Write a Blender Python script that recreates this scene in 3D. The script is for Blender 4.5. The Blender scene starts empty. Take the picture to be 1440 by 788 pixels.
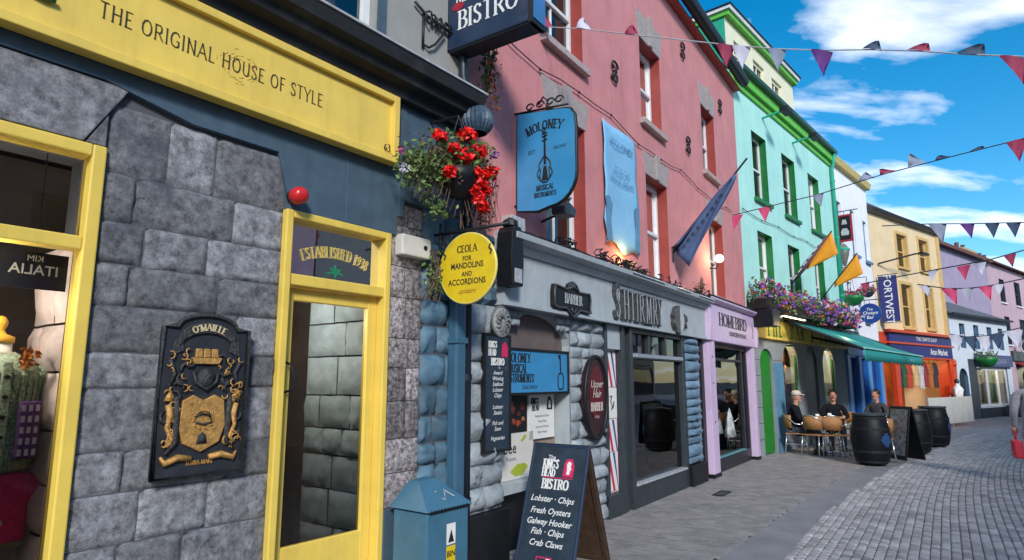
import bpy, bmesh, math, random
from mathutils import Vector, Matrix, noise
R = math.radians
rnd = random.Random(7)
sc = bpy.context.scene
C = sc.collection

# ------------------------------------------------------------------ camera, sky, sun, exposure
cam = bpy.data.objects.new('camera', bpy.data.cameras.new('camera'))
C.objects.link(cam)
cam.location = (0, 0, 1.6)
cam.rotation_euler = (R(90 + 9.103), 0, 0)
cam.data.sensor_width = 36
cam.data.lens = 22.0
cam.data.clip_start = 0.05
cam.data.clip_end = 3000
sc.camera = cam
SUN_EL, SUN_AZ = 30.0, 172.0            # azimuth clockwise from +Y (the camera looks along +Y)
w = bpy.data.worlds.new('World'); sc.world = w; w.use_nodes = True
nt = w.node_tree; nt.nodes.clear()
def N(t, kind, **kw):
    n = t.nodes.new(kind)
    for k, v in kw.items(): setattr(n, k, v)
    return n
sky = N(nt, 'ShaderNodeTexSky', sky_type='NISHITA', sun_disc=False, sun_elevation=R(SUN_EL), sun_rotation=R(SUN_AZ), ozone_density=3.0, air_density=1.0, dust_density=0.3)
hs = N(nt, 'ShaderNodeHueSaturation'); hs.inputs['Saturation'].default_value = 1.42; hs.inputs['Value'].default_value = 1.12; hs.inputs['Hue'].default_value = 0.49
nt.links.new(sky.outputs[0], hs.inputs['Color'])
tc = N(nt, 'ShaderNodeTexCoord'); sx = N(nt, 'ShaderNodeSeparateXYZ'); nt.links.new(tc.outputs['Generated'], sx.inputs[0])
ad = N(nt, 'ShaderNodeMath', operation='ADD'); ad.inputs[1].default_value = 0.22; nt.links.new(sx.outputs['Z'], ad.inputs[0])
mx_ = N(nt, 'ShaderNodeMath', operation='MAXIMUM'); mx_.inputs[1].default_value = 0.05; nt.links.new(ad.outputs[0], mx_.inputs[0])
dx = N(nt, 'ShaderNodeMath', operation='DIVIDE'); dy = N(nt, 'ShaderNodeMath', operation='DIVIDE')
for d, a in ((dx, 'X'), (dy, 'Y')):
    nt.links.new(sx.outputs[a], d.inputs[0]); nt.links.new(mx_.outputs[0], d.inputs[1])
cb = N(nt, 'ShaderNodeCombineXYZ'); nt.links.new(dx.outputs[0], cb.inputs['X']); nt.links.new(dy.outputs[0], cb.inputs['Y'])
mp = N(nt, 'ShaderNodeMapping'); mp.inputs['Rotation'].default_value = (0, 0, R(20)); mp.inputs['Scale'].default_value = (1.0, 1.9, 1); mp.inputs['Location'].default_value = (10.4, 3.848, 0)
nt.links.new(cb.outputs[0], mp.inputs['Vector'])
n1 = N(nt, 'ShaderNodeTexNoise'); n1.inputs['Scale'].default_value = 2.4; n1.inputs['Detail'].default_value = 7; n1.inputs['Roughness'].default_value = 0.52; n1.inputs['Distortion'].default_value = 0.25
nt.links.new(mp.outputs[0], n1.inputs['Vector'])
cr = N(nt, 'ShaderNodeValToRGB'); cr.color_ramp.elements[0].position = 0.50; cr.color_ramp.elements[1].position = 0.71
nt.links.new(n1.outputs['Fac'], cr.inputs['Fac'])
cc = N(nt, 'ShaderNodeValToRGB')           # the clouds' own lit and grey sides
cc.color_ramp.elements[0].position = 0.50; cc.color_ramp.elements[0].color = (10.5, 10.6, 11.2, 1)
cc.color_ramp.elements[1].position = 0.80; cc.color_ramp.elements[1].color = (7.2, 7.3, 8.0, 1)
nt.links.new(n1.outputs['Fac'], cc.inputs['Fac'])
mixc = N(nt, 'ShaderNodeMix', data_type='RGBA'); nt.links.new(cr.outputs['Color'], mixc.inputs['Factor'])
nt.links.new(hs.outputs[0], mixc.inputs['A']); nt.links.new(cc.outputs[0], mixc.inputs['B'])
bg = N(nt, 'ShaderNodeBackground'); bg.inputs['Strength'].default_value = 0.10
nt.links.new(mixc.outputs['Result'], bg.inputs['Color'])
wo = N(nt, 'ShaderNodeOutputWorld'); nt.links.new(bg.outputs[0], wo.inputs[0])
sun = bpy.data.objects.new('sun', bpy.data.lights.new('sun', 'SUN')); C.objects.link(sun)
sun.data.energy = 2.0; sun.data.angle = R(11); sun.data.color = (1, 0.95, 0.88)
sd = Vector((math.sin(R(SUN_AZ)) * math.cos(R(SUN_EL)), math.cos(R(SUN_AZ)) * math.cos(R(SUN_EL)), math.sin(R(SUN_EL))))
sun.rotation_euler = sd.to_track_quat('Z', 'Y').to_euler()
sun.location = (0, 0, 30)
vs = sc.view_settings; vs.view_transform = 'Standard'; vs.look = 'None'; vs.exposure = 0.78; vs.gamma = 1; vs.use_curve_mapping = False
sc.cycles.max_bounces = 6; sc.cycles.transparent_max_bounces = 10; sc.cycles.sample_clamp_indirect = 4
sc.cycles.use_denoising = True

# ------------------------------------------------------------------ helpers: frames
class Fac:
    """A facade line: origin on the ground, bearing in degrees clockwise from +Y; s along it, out towards the street."""
    def __init__(s, O, ang):
        s.O = Vector(O); a = R(ang); s.ang = ang
        s.u = Vector((math.sin(a), math.cos(a))); s.n = Vector((math.cos(a), -math.sin(a)))
    def P(s, a, out=0, z=0):
        q = s.O + s.u * a + s.n * out
        return Vector((q.x, q.y, z))
    @property
    def rot(s): return R(90 - s.ang)       # local x along the facade, local y into the building
    @property
    def prot(s): return R(-s.ang)          # local x out to the street, local y along the facade
NB = Fac((-0.391, 5.428), 37.0)
PK = Fac((-0.391, 5.428), 34.3)
GR = Fac(PK.O + PK.u * 9.60, 41.9)
WH = Fac(GR.O + GR.u * 7.50, 43.0)
YE = Fac(WH.O + WH.u * 4.15, 52.9)
LO = Fac(YE.O + YE.u * 6.50, 55.0)
LV = Fac((20.5, 29.5), 51.5)

# ------------------------------------------------------------------ helpers: materials
_m = {}
def mat(name, col, rough=0.6, var=0.18, scale=6.0, bump=0.15, bscale=45.0, tone=0.0, streak=0.0, metal=0.0, spot=0.0, spotcol=(0.02, 0.02, 0.025), emit=0.0, coat=0.0, sheen=0.0, spec=0.5, nr=0.62, lo=0.28, hi=0.72, sscale=3.2, gum=0.0):
    if name in _m: return _m[name]
    m = bpy.data.materials.new(name); m.use_nodes = True; t = m.node_tree
    b = t.nodes['Principled BSDF']; b.inputs['Roughness'].default_value = rough; b.inputs['Metallic'].default_value = metal; b.inputs['Specular IOR Level'].default_value = spec
    if coat: b.inputs['Coat Weight'].default_value = coat; b.inputs['Coat Roughness'].default_value = 0.12
    if sheen: b.inputs['Sheen Weight'].default_value = sheen
    co = N(t, 'ShaderNodeTexCoord').outputs['Object']
    n1 = N(t, 'ShaderNodeTexNoise'); n1.inputs['Scale'].default_value = scale; n1.inputs['Detail'].default_value = 6; n1.inputs['Roughness'].default_value = nr
    t.links.new(co, n1.inputs['Vector'])
    mr = N(t, 'ShaderNodeMapRange'); mr.inputs['From Min'].default_value = lo; mr.inputs['From Max'].default_value = hi
    mr.inputs['To Min'].default_value = 1 - var; mr.inputs['To Max'].default_value = 1 + var
    t.links.new(n1.outputs['Fac'], mr.inputs['Value'])
    val = mr.outputs[0]
    if tone:
        at = N(t, 'ShaderNodeAttribute', attribute_name='tone')
        m2 = N(t, 'ShaderNodeMapRange'); m2.inputs['To Min'].default_value = 1 - tone; m2.inputs['To Max'].default_value = 1 + tone
        t.links.new(at.outputs['Fac'], m2.inputs['Value'])
        mm = N(t, 'ShaderNodeMath', operation='MULTIPLY'); t.links.new(val, mm.inputs[0]); t.links.new(m2.outputs[0], mm.inputs[1]); val = mm.outputs[0]
    vm = N(t, 'ShaderNodeVectorMath', operation='SCALE'); vm.inputs[0].default_value = col; t.links.new(val, vm.inputs['Scale'])
    cout = vm.outputs[0]
    if streak:
        mp = N(t, 'ShaderNodeMapping'); mp.inputs['Scale'].default_value = (7, 7, 0.5); t.links.new(co, mp.inputs['Vector'])
        n3 = N(t, 'ShaderNodeTexNoise'); n3.inputs['Scale'].default_value = 1.6; n3.inputs['Detail'].default_value = 5; t.links.new(mp.outputs[0], n3.inputs['Vector'])
        r3 = N(t, 'ShaderNodeMapRange'); r3.inputs['From Min'].default_value = 0.5; r3.inputs['From Max'].default_value = 0.75; r3.inputs['To Max'].default_value = streak
        t.links.new(n3.outputs['Fac'], r3.inputs['Value'])
        mx = N(t, 'ShaderNodeMix', data_type='RGBA'); mx.inputs['B'].default_value = (*[c * 0.55 for c in col], 1)
        t.links.new(r3.outputs[0], mx.inputs['Factor']); t.links.new(cout, mx.inputs['A']); cout = mx.outputs['Result']
    if spot:
        n4 = N(t, 'ShaderNodeTexNoise'); n4.inputs['Scale'].default_value = sscale; n4.inputs['Detail'].default_value = 9; n4.inputs['Roughness'].default_value = 0.72
        t.links.new(co, n4.inputs['Vector'])
        r4 = N(t, 'ShaderNodeMapRange'); r4.inputs['From Min'].default_value = 0.52; r4.inputs['From Max'].default_value = 0.68; r4.inputs['To Max'].default_value = spot
        t.links.new(n4.outputs['Fac'], r4.inputs['Value'])
        mx = N(t, 'ShaderNodeMix', data_type='RGBA'); mx.inputs['B'].default_value = (*spotcol, 1)
        t.links.new(r4.outputs[0], mx.inputs['Factor']); t.links.new(cout, mx.inputs['A']); cout = mx.outputs['Result']
    if gum:       # trodden-in spots
        vo = N(t, 'ShaderNodeTexVoronoi'); vo.inputs['Scale'].default_value = 3.4; t.links.new(co, vo.inputs['Vector'])
        r5 = N(t, 'ShaderNodeMapRange'); r5.inputs['From Min'].default_value = 0.13; r5.inputs['From Max'].default_value = 0.08; r5.inputs['To Max'].default_value = gum * 0.7
        t.links.new(vo.outputs['Distance'], r5.inputs['Value'])
        sx5 = N(t, 'ShaderNodeSeparateXYZ'); t.links.new(vo.outputs['Color'], sx5.inputs[0]); g5 = N(t, 'ShaderNodeMath', operation='GREATER_THAN'); g5.inputs[1].default_value = 0.6; t.links.new(sx5.outputs[0], g5.inputs[0])
        m5 = N(t, 'ShaderNodeMath', operation='MULTIPLY'); t.links.new(r5.outputs[0], m5.inputs[0]); t.links.new(g5.outputs[0], m5.inputs[1])
        mx = N(t, 'ShaderNodeMix', data_type='RGBA'); mx.inputs['B'].default_value = (0.09, 0.09, 0.1, 1); t.links.new(m5.outputs[0], mx.inputs['Factor']); t.links.new(cout, mx.inputs['A']); cout = mx.outputs['Result']
    t.links.new(cout, b.inputs['Base Color'])
    if emit:
        t.links.new(cout, b.inputs['Emission Color']); b.inputs['Emission Strength'].default_value = emit
    if bump:
        n2 = N(t, 'ShaderNodeTexNoise'); n2.inputs['Scale'].default_value = bscale; n2.inputs['Detail'].default_value = 5; n2.inputs['Roughness'].default_value = 0.65
        t.links.new(co, n2.inputs['Vector'])
        bp = N(t, 'ShaderNodeBump'); bp.inputs['Strength'].default_value = min(1, bump); bp.inputs['Distance'].default_value = 0.02 if bump > 0.4 else 0.006
        t.links.new(n2.outputs['Fac'], bp.inputs['Height']); t.links.new(bp.outputs[0], b.inputs['Normal'])
    _m[name] = m
    return m
def glass(name, tint=(0.75, 0.8, 0.82), ior=1.6):
    if name in _m: return _m[name]
    m = bpy.data.materials.new(name); m.use_nodes = True; t = m.node_tree; t.nodes.clear()
    o = N(t, 'ShaderNodeOutputMaterial'); mx = N(t, 'ShaderNodeMixShader'); tr = N(t, 'ShaderNodeBsdfTransparent'); gl = N(t, 'ShaderNodeBsdfGlossy'); fr = N(t, 'ShaderNodeFresnel')
    tr.inputs[0].default_value = (*tint, 1); gl.inputs['Roughness'].default_value = 0.01; fr.inputs['IOR'].default_value = ior
    nz = N(t, 'ShaderNodeTexNoise'); nz.inputs['Scale'].default_value = 1.3; nz.inputs['Detail'].default_value = 1
    co = N(t, 'ShaderNodeTexCoord'); t.links.new(co.outputs['Object'], nz.inputs['Vector'])
    bp = N(t, 'ShaderNodeBump'); bp.inputs['Strength'].default_value = 0.12; bp.inputs['Distance'].default_value = 0.03
    t.links.new(nz.outputs['Fac'], bp.inputs['Height']); t.links.new(bp.outputs[0], gl.inputs['Normal'])
    t.links.new(fr.outputs[0], mx.inputs[0]); t.links.new(tr.outputs[0], mx.inputs[1]); t.links.new(gl.outputs[0], mx.inputs[2]); t.links.new(mx.outputs[0], o.inputs[0])
    _m[name] = m
    return m
GL = glass('shop glass'); GLD = glass('dark glass', (0.35, 0.4, 0.45), 2.0); GLM = glass('reflective glass', (0.6, 0.62, 0.64), 2.2)
M = dict(
 ashlar=mat('dark limestone ashlar', (0.185, 0.188, 0.205), 0.9, 0.62, 16, 0.39, 120, tone=0.34, streak=0.5, spot=0.8, spotcol=(0.055, 0.066, 0.085), lo=0.36, hi=0.64, spec=0.3, sscale=1.6, nr=0.82),
 mortar=mat('dark mortar', (0.085, 0.09, 0.105), 0.9),
 quoin=mat('pale limestone', (0.30, 0.27, 0.275), 0.88, 0.6, 30, 0.9, 70, tone=0.4, spot=0.6, spotcol=(0.06, 0.058, 0.07), lo=0.38, hi=0.62, spec=0.3),
 bluestone=mat('blue painted rubble', (0.07, 0.14, 0.2), 0.6, 0.3, 9, 0.35, 40, tone=0.3, spot=0.3, spotcol=(0.12, 0.15, 0.17)),
 greystone=mat('grey painted rubble', (0.29, 0.335, 0.37), 0.75, 0.25, 9, 0.6, 40, tone=0.2, spec=0.25, spot=0.35, spotcol=(0.08, 0.12, 0.15)),
 jamb=mat('whitewashed stone', (0.62, 0.5, 0.47), 0.8, 0.2, 10, 0.4, 40, tone=0.25),
 yellow=mat('yellow gloss paint', (0.80, 0.58, 0.11), 0.42, 0.08, 5, 0.12, 26, streak=0.25, spot=0.12, spotcol=(0.5, 0.36, 0.08)),
 slate=mat('slate blue render', (0.062, 0.105, 0.15), 0.6, 0.2, 7, 0.2, 50, streak=0.25),
 cornice=mat('black painted cornice', (0.012, 0.013, 0.015), 0.7, 0.3, 9, 0.25, 30, spot=0.3, spotcol=(0.09, 0.09, 0.1)),
 lead=mat('lead flashing', (0.42, 0.44, 0.47), 0.5, 0.25, 12, 0.2, 40),
 beige=mat('grey beige render', (0.30, 0.30, 0.285), 0.85, 0.1, 3, 0.2, 80, streak=0.15),
 white=mat('white paint', (0.72, 0.73, 0.74), 0.5, 0.08, 6, 0.05, streak=0.15),
 pink=mat('pink render', (0.60, 0.235, 0.24), 0.85, 0.14, 2.2, 0.3, 90, streak=0.34, spot=0.22, spotcol=(0.42, 0.25, 0.26), sscale=1.1),
 red=mat('brick red paint', (0.30, 0.045, 0.035), 0.6, 0.15, 8, 0.1),
 lintel=mat('bare grey stone', (0.36, 0.31, 0.30), 0.85, 0.2, 12, 0.4, 60),
 sill=mat('weathered stone sill', (0.42, 0.33, 0.32), 0.85, 0.25, 14, 0.4, 60),
 black=mat('black paint', (0.010, 0.011, 0.014), 0.45, 0.3, 10, 0.1, spec=0.3),
 dark=mat('charcoal timber', (0.03, 0.04, 0.048), 0.45, 0.25, 10, 0.1),
 iron=mat('wrought iron', (0.02, 0.022, 0.026), 0.5, 0.4, 20, 0.3, 80, metal=0.4),
 fascia=mat('grey plaster fascia', (0.38, 0.43, 0.46), 0.75, 0.12, 5, 0.2, 60, streak=0.3),
 pewter=mat('pewter lettering', (0.10, 0.105, 0.11), 0.45, 0.5, 25, 0.4, 60, metal=0.5),
 silver=mat('worn silver edge', (0.5, 0.52, 0.54), 0.4, 0.3, 20, 0.2, metal=0.3),
 lilac=mat('lilac paint', (0.60, 0.46, 0.66), 0.5, 0.08, 6, 0.06, streak=0.2),
 navy=mat('navy sign paint', (0.018, 0.035, 0.075), 0.35, 0.2, 6, 0.05),
 chalk=mat('blackboard', (0.02, 0.035, 0.055), 0.5, 0.35, 7, 0.1, spot=0.25, spotcol=(0.06, 0.075, 0.09)),
 ink=mat('black ink', (0.012, 0.012, 0.014), 0.6, 0.1),
 wht=mat('white lettering', (0.75, 0.75, 0.73), 0.6, 0.1),
 gold=mat('gilt relief', (0.55, 0.30, 0.085), 0.4, 0.35, 25, 0.5, 60, metal=0.35),
 bronze=mat('tarnished bronze relief', (0.045, 0.045, 0.05), 0.4, 0.5, 30, 0.6, 70, metal=0.3),
 moloney=mat('bright blue sign paint', (0.045, 0.27, 0.53), 0.22, 0.12, 4, 0.03, coat=0.5),
 banner=mat('pale blue banner', (0.22, 0.50, 0.75), 0.7, 0.12, 3, 0.15, 20, spot=0.35, spotcol=(0.10, 0.24, 0.40)),
 binblue=mat('blue bin enamel', (0.05, 0.15, 0.235), 0.42, 0.15, 5, 0.1, 25, spot=0.2, spotcol=(0.025, 0.06, 0.10)),
 pipeblue=mat('blue painted pipe', (0.045, 0.12, 0.19), 0.45, 0.15),
 pipedark=mat('dark navy pipe', (0.012, 0.02, 0.035), 0.4, 0.2),
 signyel=mat('yellow oval sign paint', (0.70, 0.50, 0.012), 0.45, 0.12, 8),
 wood=mat('brown board wood', (0.055, 0.03, 0.018), 0.6, 0.4, 14, 0.3, 30, streak=0.4),
 crimson=mat('crimson panel', (0.30, 0.012, 0.035), 0.3, 0.2),
 redsign=mat('dark red sign', (0.03, 0.01, 0.014), 0.4, 0.4, 5),
 cream=mat('cream paper', (0.62, 0.6, 0.55), 0.7, 0.08),
 aqua=mat('aqua render', (0.41, 0.76, 0.69), 0.8, 0.09, 1.5, 0.3, 90, streak=0.28, spot=0.25, spotcol=(0.22, 0.62, 0.52), sscale=0.8),
 teal=mat('emerald render', (0.015, 0.36, 0.23), 0.7, 0.1),
 green=mat('bottle green paint', (0.008, 0.16, 0.035), 0.45, 0.2, 8, 0.08),
 lime=mat('lime green fascia', (0.13, 0.50, 0.055), 0.5, 0.15, 6),
 creamw=mat('cream dormer render', (0.74, 0.72, 0.54), 0.8, 0.06, 3),
 slateroof=mat('roof slates', (0.07, 0.075, 0.085), 0.7, 0.3, 12, 0.5, 25),
 redroof=mat('red brown roof tiles', (0.14, 0.055, 0.045), 0.8, 0.4, 14, 0.5, 20),
 awning=mat('teal awning canvas', (0.012, 0.25, 0.235), 0.7, 0.1, 4, 0.1, 40, streak=0.15),
 awnlip=mat('pale awning hem', (0.25, 0.6, 0.55), 0.7, 0.1),
 whiter=mat('white render', (0.84, 0.85, 0.88), 0.8, 0.05, 2, 0.15, 80, streak=0.12),
 blueframe=mat('blue grey window', (0.10, 0.19, 0.30), 0.4, 0.2),
 royal=mat('royal blue shopfront', (0.02, 0.12, 0.42), 0.4, 0.2, 5),
 sky2=mat('mid blue pilaster', (0.07, 0.28, 0.58), 0.45, 0.15),
 ochre=mat('cream yellow render', (0.78, 0.60, 0.36), 0.8, 0.08, 2, 0.15, 80, streak=0.2),
 ochretrim=mat('golden window surround', (0.64, 0.43, 0.16), 0.6, 0.15),
 orange=mat('orange red shopfront', (0.58, 0.06, 0.018), 0.4, 0.12, 6),
 lowwall=mat('pale blue white render', (0.60, 0.68, 0.76), 0.8, 0.08, 3, streak=0.25),
 lavender=mat('lavender render', (0.36, 0.30, 0.42), 0.85, 0.1, 2, streak=0.2),
 rose=mat('dusty pink render', (0.52, 0.36, 0.42), 0.85, 0.1, 2, streak=0.2),
 brickch=mat('sandstone chimney', (0.40, 0.31, 0.15), 0.9, 0.35, 8, 0.5),
 rattan=mat('woven rattan', (0.36, 0.17, 0.06), 0.6, 0.35, 40, 0.5, 120),
 alu=mat('polished aluminium', (0.62, 0.64, 0.66), 0.25, 0.1, metal=0.9),
 barrel=mat('black barrel staves', (0.005, 0.006, 0.009), 0.5, 0.3, 12, 0.2, 30, spec=0.25),
 barrelblue=mat('blue barrel emblem', (0.02, 0.06, 0.16), 0.35, 0.2),
 skin=mat('skin', (0.50, 0.24, 0.17), 0.55, 0.08),
 coatdk=mat('dark coat cloth', (0.010, 0.011, 0.017), 0.95, 0.3, 30, 0.3, spec=0.1),
 jeans=mat('grey blue trousers', (0.035, 0.042, 0.06), 0.95, 0.25, 30, 0.3, spec=0.1),
 coatgrey=mat('grey wool coat', (0.27, 0.26, 0.29), 0.9, 0.2, 25, 0.3, sheen=0.3),
 hairdk=mat('dark brown hair', (0.022, 0.014, 0.011), 0.5, 0.4, 60, 0.4),
 hairgrey=mat('pale cap cloth', (0.5, 0.46, 0.4), 0.8, 0.2),
 bagred=mat('bright red leather', (0.62, 0.02, 0.05), 0.4, 0.1),
 leaf=mat('green leaves', (0.10, 0.16, 0.04), 0.6, 0.3, 9, 0, tone=0.7),
 dry=mat('dry brown stems', (0.13, 0.075, 0.05), 0.8, 0.3, 9, 0, tone=0.6),
 geranium=mat('red geranium petals', (0.80, 0.012, 0.010), 0.5, 0.15, 20, 0, tone=0.35),
 petalp=mat('purple petals', (0.23, 0.07, 0.50), 0.5, 0.15, 20, 0, tone=0.4),
 petalm=mat('magenta petals', (0.55, 0.06, 0.22), 0.5, 0.15, 20, 0, tone=0.4),
 petalw=mat('pale petals', (0.60, 0.55, 0.65), 0.5, 0.15, 20, 0, tone=0.3),
 petalo=mat('orange petals', (0.60, 0.16, 0.05), 0.5, 0.15, 20, 0, tone=0.4),
 plastic=mat('white plastic box', (0.66, 0.64, 0.60), 0.45, 0.08, 5, 0.02, spot=0.15, spotcol=(0.3, 0.28, 0.25)),
 lampred=mat('red alarm lens', (0.55, 0.02, 0.02), 0.25, 0.2),
 floor=mat('shop floor boards', (0.09, 0.06, 0.045), 0.6, 0.3),
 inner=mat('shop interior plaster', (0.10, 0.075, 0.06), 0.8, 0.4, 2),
 warm=mat('lit shop interior', (0.55, 0.30, 0.12), 0.8, 0.4, 3),
)

# ------------------------------------------------------------------ helpers: meshes
class MB:
    def __init__(s):
        s.bm = bmesh.new(); s.tl = s.bm.verts.layers.float.new('tone'); s.t = 0.5
    def v(s, p):
        x = s.bm.verts.new(p); x[s.tl] = s.t; return x
    def face(s, pts, m=0):
        f = s.bm.faces.new([s.v(p) for p in pts]); f.material_index = m; return f
    def box(s, x0, x1, y0, y1, z0, z1, m=0, T=None):
        c = [(x, y, z) for z in (z0, z1) for y in (y0, y1) for x in (x0, x1)]
        if T: c = [T @ Vector(p) for p in c]
        v = [s.v(p) for p in c]
        for q in ((0, 2, 3, 1), (4, 5, 7, 6), (0, 1, 5, 4), (2, 6, 7, 3), (0, 4, 6, 2), (1, 3, 7, 5)):
            s.bm.faces.new([v[i] for i in q]).material_index = m
        return s
    def prism(s, pts, y0, y1, m=0, plane='xz', T=None):
        def k(p, y):
            q = Vector((p[0], y, p[1])) if plane == 'xz' else (Vector((y, p[0], p[1])) if plane == 'yz' else Vector((p[0], p[1], y)))
            return T @ q if T else q
        a = [s.v(k(p, y0)) for p in pts]; b = [s.v(k(p, y1)) for p in pts]; n = len(pts)
        s.bm.faces.new(a).material_index = m; s.bm.faces.new(b[::-1]).material_index = m
        for i in range(n): s.bm.faces.new((a[i], b[i], b[(i + 1) % n], a[(i + 1) % n])).material_index = m
        return s
    def tube(s, pts, r, n=8, m=0, close=False):
        pts = [Vector(p) for p in pts]; rings = []; L = len(pts); up = None
        for i, p in enumerate(pts):
            if close: d = pts[(i + 1) % L] - pts[i - 1]
            else: d = pts[min(i + 1, L - 1)] - pts[max(i - 1, 0)]
            d.normalize()
            if up is None: up = Vector((0, 0, 1)) if abs(d.z) < 0.9 else Vector((1, 0, 0))
            a = d.cross(up)
            if a.length < 1e-4: a = d.orthogonal()
            a.normalize(); b = a.cross(d); up = b
            rr = r[i] if isinstance(r, (list, tuple)) else r
            rings.append([s.v(p + (a * math.cos(2 * math.pi * k / n) + b * math.sin(2 * math.pi * k / n)) * rr) for k in range(n)])
        for i in range(L if close else L - 1):
            A, B = rings[i], rings[(i + 1) % L]
            for k in range(n): s.bm.faces.new((A[k], A[(k + 1) % n], B[(k + 1) % n], B[k])).material_index = m
        if not close:
            s.bm.faces.new(rings[0][::-1]).material_index = m; s.bm.faces.new(rings[-1]).material_index = m
        return s
    def lathe(s, prof, c=(0, 0, 0), n=20, m=0, axis='z'):
        rings = []
        for r, h in prof:
            ring = []
            for k in range(n):
                a = 2 * math.pi * k / n; q = (r * math.cos(a), r * math.sin(a), h)
                if axis == 'y': q = (q[0], q[2], q[1])
                if axis == 'x': q = (q[2], q[0], q[1])
                ring.append(s.v((c[0] + q[0], c[1] + q[1], c[2] + q[2])))
            rings.append(ring)
        for A, B in zip(rings, rings[1:]):
            for k in range(n): s.bm.faces.new((A[k], A[(k + 1) % n], B[(k + 1) % n], B[k])).material_index = m
        s.bm.faces.new(rings[0][::-1]).material_index = m; s.bm.faces.new(rings[-1]).material_index = m
        return s
    def ball(s, c, r, m=0, sq=(1, 1, 1), n=10):
        prof = [(max(0.02, math.sin(math.pi * i / n)), -math.cos(math.pi * i / n)) for i in range(n + 1)]
        rings = []
        for pr, h in prof:
            rings.append([s.v((c[0] + pr * math.cos(2 * math.pi * k / n) * r * sq[0], c[1] + pr * math.sin(2 * math.pi * k / n) * r * sq[1], c[2] + h * r * sq[2])) for k in range(n)])
        for A, B in zip(rings, rings[1:]):
            for k in range(n): s.bm.faces.new((A[k], A[(k + 1) % n], B[(k + 1) % n], B[k])).material_index = m
        return s
    def leaf(s, c, size, m=0, n=None):
        a = Vector((rnd.uniform(-1, 1), rnd.uniform(-1, 1), rnd.uniform(-1, 1))).normalized()
        b = a.cross(Vector((rnd.uniform(-1, 1), rnd.uniform(-1, 1), rnd.uniform(-1, 1)))).normalized()
        c = Vector(c); s.t = rnd.random()
        s.face([c - a * size, c - b * size * 0.55 + a * size * 0.1, c + a * size, c + b * size * 0.55 + a * size * 0.1], m)
    def build(s, name, parent=None, mats=('white',), smooth=False, bevel=0, loc=None, rot=None, label=None, fixn=True):
        if smooth: bmesh.ops.remove_doubles(s.bm, verts=s.bm.verts, dist=1e-5)
        if fixn: bmesh.ops.recalc_face_normals(s.bm, faces=s.bm.faces)
        me = bpy.data.meshes.new(name); s.bm.to_mesh(me); s.bm.free()
        for x in mats: me.materials.append(M[x] if isinstance(x, str) else x)
        if smooth:
            for p in me.polygons: p.use_smooth = True
        o = bpy.data.objects.new(name, me); C.objects.link(o)
        if parent: o.parent = parent
        if loc is not None: o.location = loc
        if rot is not None: o.rotation_euler = rot
        if bevel:
            b = o.modifiers.new('bevel', 'BEVEL'); b.width = bevel; b.segments = 2; b.limit_method = 'ANGLE'; b.angle_limit = R(50)
        if smooth and not bevel:
            pass
        if label: o['label'] = label
        return o
def thing(name, label, cat, loc, rotz=0, group=None):
    o = bpy.data.objects.new(name, None); C.objects.link(o); o.empty_display_size = 0.2
    o.location = loc; o.rotation_euler = (0, 0, rotz); tag(o, label, cat, group); return o
def tag(o, label, cat, group=None):
    o['label'] = label; o['category'] = cat
    if group: o['group'] = group
    return o
def copy_tree(o, parent=None):
    c = o.copy(); C.objects.link(c)
    if parent: c.parent = parent
    for ch in list(o.children): copy_tree(ch, c)
    return c

def lamp(name, loc, e, col=(1, 0.68, 0.32), r=0.08):
    L = bpy.data.objects.new(name, bpy.data.lights.new(name, 'POINT')); C.objects.link(L); L.location = loc; L.data.energy = e; L.data.color = col; L.data.shadow_soft_size = r; return L
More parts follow.
